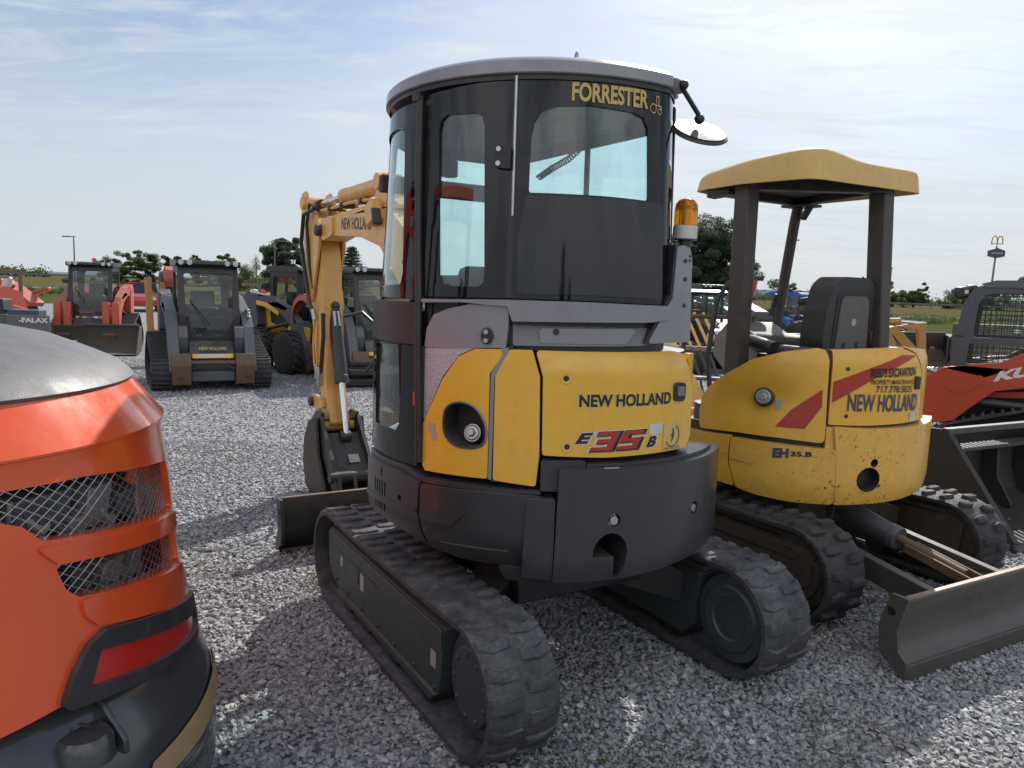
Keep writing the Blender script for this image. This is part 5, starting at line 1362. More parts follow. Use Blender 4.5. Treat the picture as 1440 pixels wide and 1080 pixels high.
# added bright cloud behind the camera, unseen, filling the camera-facing sides
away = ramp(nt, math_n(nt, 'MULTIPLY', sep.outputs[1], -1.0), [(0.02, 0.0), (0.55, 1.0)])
fill_noise = noise(nt, mapped(nt, gen, (1, 1, 1.8)), 2.6, 7, 0.6, 0.5)
fill_mask = math_n(nt, 'MULTIPLY', away, ramp(nt, fill_noise, [(0.36, 0.0), (0.56, 1.0)]))
col_ = mix(nt, fill_mask, col_, (8.5, 8.6, 8.8))
haze = ramp(nt, sep.outputs[2], [(0.0, 1.0), (0.10, 0.85), (0.30, 0.0)])
col_ = mix(nt, math_n(nt, 'MULTIPLY', haze, 0.92), col_, (4.35, 4.72, 5.15))
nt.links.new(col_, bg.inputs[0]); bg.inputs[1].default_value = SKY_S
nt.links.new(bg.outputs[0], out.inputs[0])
sl = bpy.data.lights.new('sun', 'SUN'); sl.energy = 5.0; sl.angle = radians(0.55); sl.color = (1.0, 0.96, 0.90)
so = bpy.data.objects.new('sun', sl); COL.objects.link(so)
sd = Vector((sin(SUN_AZ) * cos(SUN_EL), cos(SUN_AZ) * cos(SUN_EL), sin(SUN_EL)))
so.rotation_euler = sd.to_track_quat('Z', 'Y').to_euler()

# ------------------------------------------------------------------ ground
def mat_gravel(stones=False):
    mt, nt, out = new_mat('gravel_stone' if stones else 'gravel_bed')
    oc = coords(nt)
    if stones:
        at = N(nt, 'ShaderNodeAttribute', attribute_name='tone').outputs['Fac']
        n = noise(nt, oc, 60, 4, 0.6)
        c = ramp(nt, at, [(0.0, (0.22, 0.227, 0.242)), (0.35, (0.335, 0.345, 0.363)), (0.68, (0.45, 0.455, 0.468)), (0.90, (0.58, 0.58, 0.585)), (1.0, (0.70, 0.69, 0.68))])
        big = noise(nt, oc, 0.8, 5, 0.6)
        c = mix(nt, ramp(nt, big, [(0.50, 0.0), (0.68, 0.62)]), c, mix(nt, at, (0.10, 0.08, 0.06), (0.42, 0.36, 0.28)))
        c = mix(nt, 0.22, c, mix(nt, n, (0.02, 0.02, 0.02), (0.6, 0.6, 0.6)), 'OVERLAY')
        b = N(nt, 'ShaderNodeBsdfPrincipled', {'Base Color': c, 'Roughness': 0.72})
    else:
        v = N(nt, 'ShaderNodeTexVoronoi', {'Vector': oc, 'Scale': 30.0, 'Randomness': 1.0})
        v2 = N(nt, 'ShaderNodeTexVoronoi', {'Vector': oc, 'Scale': 52.0, 'Randomness': 1.0})
        tone = N(nt, 'ShaderNodeSeparateColor', {0: v.outputs['Color']}).outputs[0]
        tone2 = N(nt, 'ShaderNodeSeparateColor', {0: v2.outputs['Color']}).outputs[1]
        tt = mix(nt, 0.45, tone, tone2)
        c = ramp(nt, tt, [(0.0, (0.27, 0.277, 0.292)), (0.4, (0.42, 0.428, 0.445)), (0.75, (0.54, 0.545, 0.555)), (1.0, (0.70, 0.69, 0.68))])
        edge = ramp(nt, v.outputs['Distance'], [(0.2, 0.95), (0.7, 0.24)])
        c = mix(nt, 1.0, c, edge, 'MULTIPLY')
        big = noise(nt, oc, 0.55, 5, 0.6)
        c = mix(nt, ramp(nt, big, [(0.52, 0.0), (0.72, 0.55)]), c, (0.17, 0.145, 0.115))
        h = math_n(nt, 'SUBTRACT', math_n(nt, 'MULTIPLY', tone, 0.5), v.outputs['Distance'])
        h = math_n(nt, 'SUBTRACT', h, math_n(nt, 'MULTIPLY', v2.outputs['Distance'], 0.5))
        b = N(nt, 'ShaderNodeBsdfPrincipled', {'Base Color': c, 'Roughness': 0.8})
        bn = N(nt, 'ShaderNodeBump', {'Height': h, 'Strength': 0.75, 'Distance': 0.022})
        nt.links.new(bn.outputs[0], b.inputs['Normal'])
    nt.links.new(b.outputs[0], out.inputs[0])
    return mt
def mat_field(name, c1, c2, s=0.05):
    mt, nt, out = new_mat(name)
    oc = coords(nt)
    a = noise(nt, mapped(nt, oc, (1, 2.5, 1)), s, 6, 0.6); b_ = noise(nt, oc, s * 25, 4, 0.7)
    c = mix(nt, mix(nt, 0.5, a, b_), c1, c2)
    b = N(nt, 'ShaderNodeBsdfPrincipled', {'Base Color': c, 'Roughness': 1.0, 'Specular IOR Level': 0.0})
    nt.links.new(b.outputs[0], out.inputs[0])
    return mt
def plane(name, x0, x1, y0, y1, z, mt, kind='structure', n=1):
    mb = MB(); mb.add([(x0, y0, z), (x1, y0, z), (x1, y1, z), (x0, y1, z)], [(0, 1, 2, 3)])
    o = mb.build(name, mt, recalc=False, flat=True); o['kind'] = kind; return o
M['field'] = mat_field('dry_field', (0.085, 0.075, 0.032), (0.14, 0.12, 0.055))
M['verge'] = mat_field('rough_grass', (0.045, 0.062, 0.02), (0.11, 0.11, 0.045), 0.3)
M['asphalt'] = mat_field('road_asphalt', (0.075, 0.075, 0.078), (0.11, 0.11, 0.112), 0.2)
M['pale_strip'] = mat_field('pale_shoulder', (0.20, 0.195, 0.18), (0.28, 0.27, 0.25), 0.2)
plane('ground', -4000, 4000, -600, 4000, -0.012, M['field'])
plane('gravel_lot', -70, 70, -40, 46, 0.0, mat_gravel())
plane('grass_verge', -400, 400, 46, 92, -0.008, M['verge'])
plane('road', -900, 900, 97, 110, -0.004, M['asphalt'])
plane('road_shoulder', -900, 900, 93, 97, -0.002, M['pale_strip'])
# loose stones as one mass
def stones():
    rs = np.random.RandomState(11)
    protos = []
    for k in range(10):
        bm = bmesh.new()
        npt = 9 + k % 4
        p = rs.normal(size=(npt, 3)); p /= np.linalg.norm(p, axis=1)[:, None]; p *= rs.uniform(.75, 1.05, (npt, 1)); p *= np.array([1.0, rs.uniform(.65, .95), rs.uniform(.42, .7)])
        for q in p: bm.verts.new(q)
        r_ = bmesh.ops.convex_hull(bm, input=bm.verts)
        bmesh.ops.triangulate(bm, faces=bm.faces)
        for v_ in [v_ for v_ in bm.verts if not v_.link_faces]: bm.verts.remove(v_)
        bm.verts.index_update()
        protos.append((np.array([v_.co[:] for v_ in bm.verts]), np.array([[v_.index for v_ in f.verts] for f in bm.faces])))
        bm.free()
    xs, ys, ss = [], [], []
    def zone(y0, y1, dens, smin, smax, m=.5):
        A = .80 * (y1 ** 2 - y0 ** 2) + 2 * m * (y1 - y0)
        n_ = int(A * dens)
        y = np.sqrt(rs.uniform(y0 ** 2, y1 ** 2, n_)); x = rs.uniform(-1, 1, n_) * (.80 * y + m)
        s = smin + (smax - smin) * rs.beta(1.6, 3.2, n_)
        xs.append(x); ys.append(y); ss.append(s)
    zone(1.7, 4.6, 3100, .008, .029); zone(4.6, 8.5, 1500, .010, .029); zone(8.5, 17, 380, .012, .030, 1)
    x = np.concatenate(xs); y = np.concatenate(ys); s = np.concatenate(ss)
    n_ = len(x)
    pid = rs.randint(0, len(protos), n_)
    V, Fc, T = [], [], []
    off = 0
    for k, (pv, pf) in enumerate(protos):
        ix = np.where(pid == k)[0]; c = len(ix)
        # random rotations: mostly lying flat
        yaw = rs.uniform(0, 2 * pi, c); tx = rs.normal(0, .35, c); ty = rs.normal(0, .35, c)
        cz, sz = np.cos(yaw), np.sin(yaw); cx, sx = np.cos(tx), np.sin(tx); cy, sy = np.cos(ty), np.sin(ty)
        Rz = np.zeros((c, 3, 3)); Rz[:, 0, 0] = cz; Rz[:, 0, 1] = -sz; Rz[:, 1, 0] = sz; Rz[:, 1, 1] = cz; Rz[:, 2, 2] = 1
        Rx = np.zeros((c, 3, 3)); Rx[:, 0, 0] = 1; Rx[:, 1, 1] = cx; Rx[:, 1, 2] = -sx; Rx[:, 2, 1] = sx; Rx[:, 2, 2] = cx
        Ry = np.zeros((c, 3, 3)); Ry[:, 1, 1] = 1; Ry[:, 0, 0] = cy; Ry[:, 0, 2] = sy; Ry[:, 2, 0] = -sy; Ry[:, 2, 2] = cy
        Rm = Rz @ Rx @ Ry
        P = np.einsum('cij,vj->cvi', Rm, pv) * s[ix][:, None, None]
        P[:, :, 0] += x[ix][:, None]; P[:, :, 1] += y[ix][:, None]
        P[:, :, 2] += (s[ix] * rs.uniform(.1, .45, c))[:, None]
        V.append(P.reshape(-1, 3)); nv = len(pv)
        Fc.append((pf[None] + (off + np.arange(c) * nv)[:, None, None]).reshape(-1, 3))
        off += c * nv
        T.append(np.repeat(np.clip(rs.beta(1.9, 2.6, c) + .0, 0, 1), nv))
    V = np.concatenate(V); Fc = np.concatenate(Fc); T = np.concatenate(T)
    me = bpy.data.meshes.new('gravel')
    me.vertices.add(len(V)); me.vertices.foreach_set('co', V.astype(np.float32).ravel())
    me.loops.add(len(Fc) * 3); me.loops.foreach_set('vertex_index', Fc.astype(np.int32).ravel())
    me.polygons.add(len(Fc)); me.polygons.foreach_set('loop_start', np.arange(0, len(Fc) * 3, 3, dtype=np.int32))
    me.update(calc_edges=True)
    a = me.attributes.new('tone', 'FLOAT', 'POINT'); a.data.foreach_set('value', T.astype(np.float32))
    me.polygons.foreach_set('use_smooth', [False] * len(Fc))
    me.materials.append(mat_gravel(True))
    o = bpy.data.objects.new('gravel', me); COL.objects.link(o)
    tag(o, 'loose blue-grey crushed stone covering the yard', 'gravel', kind='stuff')
    print('stones', n_, len(Fc))
stones()
# ------------------------------------------------------------------ loaders
def bar_track(mb, yc, w, lp, n, h=.02):
    rubber_track_belt(mb, yc, w, lp)
    for i in range(n):
        d = lp.L * i / n; e = lp.L / n * .42
        vs = [lp.pt(d + a, yc + b, hh) for hh, ins in ((.010, 0), (.016 + h, .008)) for a, b in ((0 + ins, -w / 2 + .01), (e - ins, -w / 2 + .01), (e - ins, w / 2 - .01), (0 + ins, w / 2 - .01))]
        mb.add(vs, [(0, 1, 5, 4), (1, 2, 6, 5), (2, 3, 7, 6), (3, 0, 4, 7), (4, 5, 6, 7)])
def rubber_track_belt(mb, yc, w, lp, n=90):
    sec = [(-w / 2, -.012), (-w / 2, .016), (w / 2, .016), (w / 2, -.012)]
    vs = [lp.pt(lp.L * i / n, yc + y, h) for i in range(n) for y, h in sec]
    mb.add(vs, [(i * 4 + j, i * 4 + (j + 1) % 4, ((i + 1) % n) * 4 + (j + 1) % 4, ((i + 1) % n) * 4 + j) for i in range(n) for j in range(4)])
def hull_path(circs, seg=8):
    """belt round circles in x-z (cx, cz, r), convex"""
    pts = [(cx + r * cos(2 * pi * k / 48), cz + r * sin(2 * pi * k / 48)) for cx, cz, r in circs for k in range(48)]
    pts = sorted(set(pts))
    def half(ps):
        h = []
        for p in ps:
            while len(h) > 1 and (h[-1][0] - h[-2][0]) * (p[1] - h[-2][1]) - (h[-1][1] - h[-2][1]) * (p[0] - h[-2][0]) <= 0: h.pop()
            h.append(p)
        return h
    hl = half(pts)[:-1] + half(pts[::-1])[:-1]
    return resample(hl, .06)
def tyre(mb, c, r, w, lugs=18):
    c = Vector(c)
    mb.lathe([(r * .56, -w / 2), (r * .80, -w / 2 - .01), (r * .95, -w * .42), (r, -w * .3), (r, w * .3), (r * .95, w * .42), (r * .80, w / 2 + .01), (r * .56, w / 2)], n=40, c=c, axis='y')
    for k in range(lugs):
        for sd in (-1, 1):
            a = 2 * pi * (k + (.5 if sd > 0 else 0)) / lugs
            R_ = Matrix.Rotation(-a, 3, 'Y')
            mb.box(c + R_ @ Vector((r + .008, 0, 0)) + Vector((0, sd * w * .22, 0)), (.035, w * .44, .06), R_ @ Matrix.Rotation(sd * .5, 3, 'X'))
def loader(name, label, cat, loc, yaw, group, cols, wheels=False, bucket=False, letters=None, blob=True, sc=1.0):
    body, armc, trim = cols
    t = thing(name, label, cat, (*loc, 0), yaw, group); t.scale = (sc, sc, sc)
    rng = random.Random(name)
    if not wheels:
        lp = Loop(hull_path([(.78, .27, .25), (-.78, .27, .25), (-.40, .62, .22)]))
        for sd in (-1, 1):
            mb = MB(); bar_track(mb, sd * .70, .42, lp, 66); mb.build('rubber_track', 'rubber_dark', t, angle=45)
            mb = MB(); mb.prism([(-.8, .16), (.8, .16), (.8, .34), (-.3, .66), (-.55, .62)], XZ, sd * .56, sd * .84); mb.build('track_frame', 'black', t, bevel=.01)
            mb = MB(); mb.lathe([(.0001, sd * .80), (.15, sd * .80), (.19, sd * .86), (.0001, sd * .87)], n=24, c=(.78, 0, .27), axis='y'); mb.build('idler_wheel', 'black', t)
    else:
        for x_ in (-.52, .55):
            for sd in (-1, 1):
                mb = MB(); tyre(mb, (x_, sd * .70, .42), .42, .30); wl = mb.build('wheel', 'rubber_dark', t, angle=45)
                mb = MB(); mb.lathe([(.0001, sd * .06), (.06, sd * .06), (.08, sd * .10), (.20, sd * .12), (.24, sd * .15), (.0001, sd * .02)], n=24, c=(x_, sd * .70, .42), axis='y'); mb.build('rim', 'black', wl)
    mb = MB(); mb.prism(fillet([(-1.15, .42), (-1.15, 1.25), (-.55, 1.30), (-.5, .95), (.55, .80), (.95, .50), (.90, .24), (-.8, .22)], .05, 3), XZ, -.47, .47)
    mb.build('chassis', body, t, bevel=.012)
    # cab
    cw_ = .46
    for sd in (-1, 1):
        mb = MB(); sheet(mb, lambda u, v, o: Vector((u, sd * (cw_ + o), v)), fillet([(-.55, .95), (.62, .80), (.66, 1.20), (.48, 2.0), (-.52, 2.02)], .06, 3), [fillet([(-.42, 1.20), (.52, 1.15), (.40, 1.88), (-.42, 1.90)], .06, 3)], .04, .2)
        sdp = mb.build('cab_side', 'black', t, bevel=.008)
        mb = MB(); mb.add([(-.45, sd * (cw_ - .02), 1.17), (.53, sd * (cw_ - .02), 1.13), (.41, sd * (cw_ - .02), 1.90), (-.45, sd * (cw_ - .02), 1.92)], [(0, 1, 2, 3)]); mb.build('side_glass', 'cab_glass', sdp, recalc=False)
    fr = lambda u, v, o: Vector((.66 - .22 * max(0, (v - 1.2) / .8) + o, u, v))
    mb = MB(); sheet(mb, fr, fillet([(-.47, .80), (.47, .80), (.47, 2.0), (-.47, 2.0)], .04, 3), [fillet([(-.19, .86), (.19, .86), (.36, 1.14), (.38, 1.88), (-.38, 1.88), (-.36, 1.14)], .06, 4)], .05, .1)
    fd = mb.build('front_door', 'black', t, bevel=.008)
    mb = MB(); mb.add([fr(u, v, -.02) for u, v in ((-.40, .84), (.40, .84), (.40, 1.2), (.40, 1.9), (-.40, 1.9), (-.40, 1.2))], [(0, 1, 2, 5), (5, 2, 3, 4)]); mb.build('door_glass', 'cab_glass', fd, recalc=False)
    mb = MB(); mb.bar(fr(-.30, 1.45, .02), fr(.0, 1.06, .02), .016, .012); mb.bar(fr(-.30, 1.45, .02), fr(-.06, 1.02, .02), .012, .01); mb.build('wiper', 'black', fd)
    mb = MB(); mb.box(fr(.33, 1.42, .03), (.03, .05, .16)); mb.build('door_handle', 'black', fd, bevel=.006)
    mb = MB(); sheet(mb, lambda u, v, o: Vector((-.54 - o, u, v)), [(-.46, .95), (.46, .95), (.46, 2.02), (-.46, 2.02)], [fillet([(-.34, 1.35), (.34, 1.35), (.30, 1.88), (-.30, 1.88)], .06, 3)], .04, .15); mb.build('cab_rear', 'black', t, bevel=.008)
    mb = MB(); mb.prism(fillet([(-.62, 2.0), (.50, 1.99), (.60, 2.03), (.56, 2.09), (-.56, 2.11), (-.62, 2.07)], .02, 3), XZ, -.50, .50); rfx = mb.build('cab_roof', 'black', t, bevel=.02)
    for y_ in (-.42, -.29, .29, .42):
        mb = MB(); mb.cyl((.575, y_, 2.055), (.592, y_, 2.054), .042, n=16); mb.build('work_lamp', 'clear_lens', rfx)
    mb = MB(); mb.box((-.1, 0, 1.25), (.42, .42, .14)); mb.box((-.34, 0, 1.42), (.1, .40, .34), (0, -.12, 0)); mb.build('seat', 'black', t, bevel=.04)
    mb = MB(); mb.tube([(.25, .3, 1.1), (.27, .28, 1.36)], .015, 6); mb.build('control_lever', 'black', t)
    # arms
    for sd in (-1, 1):
        ya, yb = sd * .50, sd * .66
        mb = MB(); mb.prism(fillet([(-1.05, 1.42), (-.95, 1.55), (-.30, 1.50), (.45, 1.28), (.78, 1.02), (1.05, .50), (1.12, .30), (.92, .28), (.72, .60), (.52, .95), (.2, 1.16), (-.4, 1.30), (-.95, 1.30)], .06, 3), XZ, ya, yb)
        am = mb.build('lift_arm', armc, t, bevel=.012)
        mb = MB(); mb.prism(fillet([(-1.15, .60), (-1.18, 1.48), (-1.0, 1.60), (-.75, 1.45), (-.65, .9)], .05, 3), XZ, sd * .48, sd * .68); mb.build('arm_tower', armc if not wheels else 'dark_grey', t, bevel=.015)
        mb = MB(); mb.prism(fillet([(.60, .55), (.80, .52), (.88, .86), (.80, 1.02), (.62, 1.05)], .05, 3), XZ, sd * .36, sd * .495); mb.build('arm_knee', armc, am, bevel=.03)
        mb = MB(); mb.cyl((-.85, sd * .585, .75), (.55, sd * .585, 1.02), .04, n=14); mb.build('lift_cylinder', 'black', t)
        mb = MB(); mb.prism(fillet([(1.02, .10), (1.12, .12), (1.16, .42), (1.06, .62), (.98, .55)], .02, 3), XZ, sd * .34, sd * .62); mb.build('coupler_plate', 'rusty', t, bevel=.01)
        mb = MB(); mb.cyl((1.165, sd * .5, .24), (1.17, sd * .5, .24), .02, n=10); mb.build('coupler_pin', 'black', t)
    mb = MB(); mb.cyl((1.06, -.36, .46), (1.06, .36, .46), .035, n=14); mb.build('cross_tube', 'rusty', t)
    mb = MB(); mb.box((.98, 0, .24), (.10, .66, .16)); mb.build('belly_guard', 'dark_grey', t, bevel=.012)
    mb = MB(); mb.prism([(.66, .80), (.78, .76), (.98, .54), (.93, .5), (.70, .62)], XZ, -.34, .34); fp_ = mb.build('front_panel', 'black' if blob else body, t, bevel=.01)
    for sd in (-1, 1):
        mb = MB(); mb.tube([(1.0, sd * .25, .52), (1.1, sd * .2, .42), (1.12, sd * .3, .36), (1.06, sd * .34, .40)], .012, 6); mb.build('hydraulic_hose', 'black', t)
    if letters:
        mb = MB(); mb.box((.995, 0, .565), (.012, .62, .075), (0, -.3, 0)); mb.build('stripe_panel', trim, fp_, bevel=.003)
        mb = MB(); mb.box((1.003, -.02, .566), (.008, .40, .05), (0, -.3, 0)); mb.build('label', 'white', fp_)
        q = quad_on([(.932, -.20, .655), (.932, .22, .655), (.890, .22, .705), (.890, -.20, .705)])
        decal('brand_lettering', letters, 'gold', fp_, lambda x, y: q(x, y), .02, cuts=2)
    return t

def bucket_mesh(t, w, x0, mt, teeth=False, h=.52, d=.75, part=True):
    """open bucket in front of x0, opening forward"""
    sec = [(x0 + .02, h + .04), (x0, h), (x0 - .02, h * .5), (x0 + .06, .10), (x0 + .20, .015), (x0 + d, .012), (x0 + d, .03), (x0 + .21, .04), (x0 + .09, .12), (x0 + .015, h * .5), (x0 + .035, h)]
    return sec

B1 = loader('track_loader', 'dark grey compact track loader facing the camera, brown coupler plates at its front', 'track loader', (-5.30, 13.30), radians(-62), None, ('dark_grey', 'dark_grey', 'yellow'), letters='NEW HOLLAND')
mb = MB(); mb.box((-.62, -.40, 1.5), (.16, .10, .9)); mb.build('exhaust_stack', 'dark_grey', B1, bevel=.02)
mb = MB()
for k in range(9): mb.cyl((.45 + .05 * (k % 3), .60 + .03 * (k % 2), 1.30 - .05 * k), (.56 + .04 * (k % 3), .62, 1.28 - .05 * k), .028, n=8)
mb.build('valve_block', 'steel', B1, bevel=.004)
B2 = loader('track_loader', 'red and black track loader with wide brown bucket lowered in front of it', 'track loader', (-10.2, 18.9), radians(-72), None, ('faded_red', 'faded_red', 'white'), letters=None)
secb = bucket_mesh(B2, 2.3, 1.15, 'brown_steel')
mb = MB(); mb.prism([(1.10, .64), (1.08, .30), (1.20, .06), (1.95, .02), (1.95, .04), (1.24, .09), (1.13, .32), (1.15, .64)], XZ, -1.15, 1.15); mb.build('bucket', 'brown_steel', B2, bevel=.006)
mb = MB(); mb.box((1.14, .55, .655), (.09, 1.10, .05)); mb.build('bucket_edge', 'blade_steel', B2, bevel=.006)
for sd in (-1, 1):
    mb = MB(); mb.prism([(1.10, .64), (1.08, .30), (1.20, .05), (1.95, .02), (1.30, .62)], XZ, sd * 1.13, sd * 1.16); mb.build('bucket_side', 'brown_steel', B2, bevel=.005)
for sd in (-1, 1):
    for dy in (.40, .60):
        mb = MB(); mb.box((1.02, sd * dy, .86), (.12, .16, .62), (0, -.1, 0)); mb.build('arm_guard', 'red', B2, bevel=.02)
q = quad_on([(.70, -.32, .76), (.70, .32, .76), (.665, .32, .84), (.665, -.32, .84)])
mb = MB(); mb.add([q(0, 0), q(1, 0), q(1, 1), q(0, 1)], [(0, 1, 2, 3)]); mb.v = [v + Vector((.012, 0, .004)) for v in mb.v]; mb.build('front_strip', 'black', B2, recalc=False)
for i_, (x0_, x1_, mt_) in enumerate(((.03, .14, 'white'), (.24, .40, 'gold'), (.44, .58, 'blue'), (.62, .78, 'text_white'), (.84, .95, 'white'))):
    mb = MB(); mb.add([q(x0_, .25), q(x1_, .25), q(x1_, .75), q(x0_, .75)], [(0, 1, 2, 3)]); mb.v = [v + Vector((.016, 0, .006)) for v in mb.v]; mb.build('label', mt_, B2, recalc=False)
mb = MB(); mb.lathe([(.0001, 2.11), (.05, 2.11), (.05, 2.17), (.03, 2.20), (.0001, 2.20)], n=16); mb.build('beacon', 'reflector', B2)
B3 = loader('skid_steer', 'dark wheeled skid steer loader with yellow flank behind the excavator arm', 'skid steer', (-4.30, 15.9), radians(-42), None, ('yellow', 'dark_grey', 'yellow'), wheels=True)
mb = MB(); mb.prism(fillet([(.25, .62), (.95, .55), (.98, .92), (.30, 1.0)], .04, 3), XZ, -.56, -.49); mb.build('flank_panel', 'yellow', B3, bevel=.01)
mb = MB(); mb.prism(fillet([(-.95, 1.33), (-.35, 1.27), (.10, 1.12), (.12, 1.2), (-.30, 1.36), (-.90, 1.42)], .02, 3), XZ, -.668, -.661); mb.build('arm_stripe', 'yellow', B3)
mb = MB(); mb.lathe([(.30, -.70), (.42, -.66), (.44, -.52), (.40, -.50)], n=20, c=(.98, 0, 1.15), axis='y', a0=.3, a1=3.6); mb.build('fender_guard', 'faded_red', B3)
B4 = loader('skid_steer', 'dark track loader half hidden between the excavator arm and the cab', 'track loader', (-2.72, 14.75), radians(-64), None, ('dark_grey', 'dark_grey', 'yellow'), letters='NEW HOLLAND')
B4.name = 'track_loader'
mb = MB(); mb.box((1.25, 0, .28), (.30, 1.5, .10)); mb.box((1.20, 0, .10), (.26, 1.6, .12)); mb.box((1.16, 0, .42), (.14, 1.4, .08)); mb.build('attachment_frame', 'black', B4, bevel=.015)

loader('track_loader', 'dark loader in the far row between the tube guard and the post', 'track loader', (5.4, 21.5), radians(-80), None, ('dark_grey', 'dark_grey', 'yellow'))
loader('track_loader', 'red loader in the far row behind the blue tractors', 'track loader', (8.0, 30.5), radians(-75), None, ('red', 'red', 'white'))
loader('track_loader', 'dark loader at the end of the far row, right of the worn seat', 'track loader', (11.6, 28.5), radians(-70), None, ('dark_grey', 'tan_orange', 'yellow'))
# red track loader at the right edge, seen from its left side, facing left
KY = thing('track_loader', 'red and black track loader with wire mesh cab windows cut by the right edge', 'track loader', (5.82, 8.29, 0), radians(146))
lpk = Loop(hull_path([(.78, .29, .27), (-.78, .29, .27), (-.35, .70, .22)]))
for sd in (-1, 1):
    mb = MB(); bar_track(mb, sd * .60, .40, lpk, 56, .03); mb.build('rubber_track', 'rubber', KY, angle=45)
    mb = MB(); mb.prism([(-.8, .18), (.8, .18), (.8, .36), (-.2, .78), (-.5, .68)], XZ, sd * .45, sd * .76); mb.build('track_frame', 'black', KY, bevel=.01)
mb = MB(); mb.prism(fillet([(-1.2, .40), (-1.2, 1.35), (-.6, 1.40), (.65, 1.15), (.95, .75), (1.0, .40), (-.9, .3)], .05, 3), XZ, -.52, .52); mb.build('chassis', 'black', KY, bevel=.015)
arm_o = [(1.35, .90), (1.18, .985), (.98, 1.13), (.62, 1.20), (.48, 1.215), (.27, 1.335), (-.2, 1.50), (-1.1, 1.62), (-1.2, 1.45), (-.2, 1.18), (.22, .985), (.50, .925), (.70, .73), (.84, .58), (1.15, .50), (1.36, .46), (1.42, .62)]
for sd in (-1, 1):
    mb = MB(); mb.prism(fillet(arm_o, .05, 4), XZ, sd * .64, sd * .80); ka = mb.build('lift_arm', 'red', KY, bevel=.015)
    if sd > 0:
        q = quad_on([(.52, .803, 1.02), (-.42, .803, 1.29), (-.44, .803, 1.43), (.47, .803, 1.135)])
        decal('brand_lettering', 'KUBOTA', 'text_white', ka, q, .05, cuts=2)
        mb = MB(); mb.prism(fillet([(.92, 1.03), (.62, 1.08), (.60, 1.0), (.80, .86), (.95, .92)], .02, 3), XZ, .795, .806); mb.build('arm_boss', 'red', ka, bevel=.004)
    mb = MB(); mb.prism([(1.0, .86), (.2, .935), (-.6, 1.0), (-.6, .93), (.2, .865), (1.0, .80)], XZ, sd * .62, sd * .66); mb.build('arm_link', 'red', KY, bevel=.006)
mb = MB(); mb.cyl((-.6, .72, .75), (.9, .72, .80), .045, n=14); mb.build('lift_cylinder', 'black', KY)
cside = [(.96, 1.10), (.93, 1.40), (.88, 1.80), (.80, 1.97), (.73, 2.0), (-.6, 2.03), (-.6, 1.1)]
w1 = fillet([(.765, 1.455), (.74, 1.80), (.69, 1.90), (.60, 1.925), (-.5, 1.935), (-.5, 1.455)], .03, 3)
w2 = fillet([(.80, 1.17), (.79, 1.385), (-.5, 1.395), (-.5, 1.17)], .02, 3)
for sd in (-1, 1):
    mb = MB(); sheet(mb, lambda u, v, o: Vector((u, sd * (.50 + o), v)), fillet(cside, .03, 3), [w1, w2], .05, .15)
    cs = mb.build('cab_side', 'dark_grey' if sd > 0 else 'black', KY, bevel=.012)
    for wn in (w1, w2):
        mb = MB(); us = [p_[0] for p_ in wn]; vs_ = [p_[1] for p_ in wn]
        g = min(us) + .02
        def rod(a_, b_): mb.bar(a_, b_, .0075, .0075, (0, 1, 0))
        x_ = -.48
        while x_ < max(us):
            zz = [v_ for v_ in np.linspace(min(vs_), max(vs_), 80) if inside(wn, x_, v_)]
            if len(zz) > 3: rod((x_, sd * .47, zz[0] - .006), (x_, sd * .47, zz[-1] + .006))
            x_ += .052
        z_ = min(vs_) + .03
        while z_ < max(vs_):
            xx = [u_ for u_ in np.linspace(min(us), max(us), 200) if inside(wn, u_, z_)]
            if len(xx) > 3: rod((xx[0] - .006, sd * .474, z_), (xx[-1] + .006, sd * .474, z_))
            z_ += .052
        mb.build('window_mesh', 'black', cs, recalc=False, flat=True)
        mb = MB(); mb.add([(u_, sd * .462, v_) for u_, v_ in wn], [tuple(range(len(wn)))]); mb.build('side_glass', 'glass', cs, recalc=False, flat=True)
mb = MB(); mb.prism(fillet([(-.7, 2.0), (.68, 1.985), (.74, 2.02), (.6, 2.06), (-.6, 2.085)], .02, 3), XZ, -.52, .52); mb.build('cab_roof', 'hood_grey', KY, bevel=.02)
mb = MB(); mb.box((.90, .44, 1.925), (.17, .11, .13), (0, .12, .2)); mb.box((.82, .42, 1.975), (.12, .06, .07)); wl_ = mb.build('work_lamp', 'black', KY, bevel=.03)
mb = MB(); mb.box((.86, .4985, 1.935), (.035, .006, .04)); mb.build('label', 'white', wl_)
for sd in (-1, 1):
    mb = MB(); mb.bar((.88, sd * .47, 1.12), (.78, sd * .47, 1.94), .05, .05, (1, 0, 0)); mb.build('cab_post', 'black', KY, bevel=.01)
mb = MB(); mb.box((-.55, 0, 1.5), (.06, .95, .9)); mb.build('cab_rear', 'black', KY)
mb = MB(); mb.box((-.15, 0, 1.3), (.4, .42, .14)); mb.box((-.36, 0, 1.55), (.1, .4, .5)); mb.build('seat', 'seat_vinyl', KY, bevel=.04)
mb = MB()
for k in range(11): mb.cyl((1.12 + .03 * (k % 4), .52 + .05 * (k % 3), 1.04 + .02 * (k % 3)), (1.22 - .02 * k, .60, 1.06 + .03 * (k % 2)), .028, n=8)
mb.build('hydraulic_coupler', 'steel', KY, bevel=.004)
mb = MB()
for k in range(4): mb.tube([(1.3, .6, .8), (1.5 + .05 * k, .75, .72 - .05 * k), (1.45, .8, .6), (1.3 + .03 * k, .75, .62)], .018, 6)
mb.build('hydraulic_hose', 'black', KY)
mb = MB(); mb.tube([(.98, .52, 1.0), (.98, .52, 1.42), (.93, .50, 1.47), (.85, .50, 1.46)], .012, 8); mb.build('grab_rail', 'black', KY)

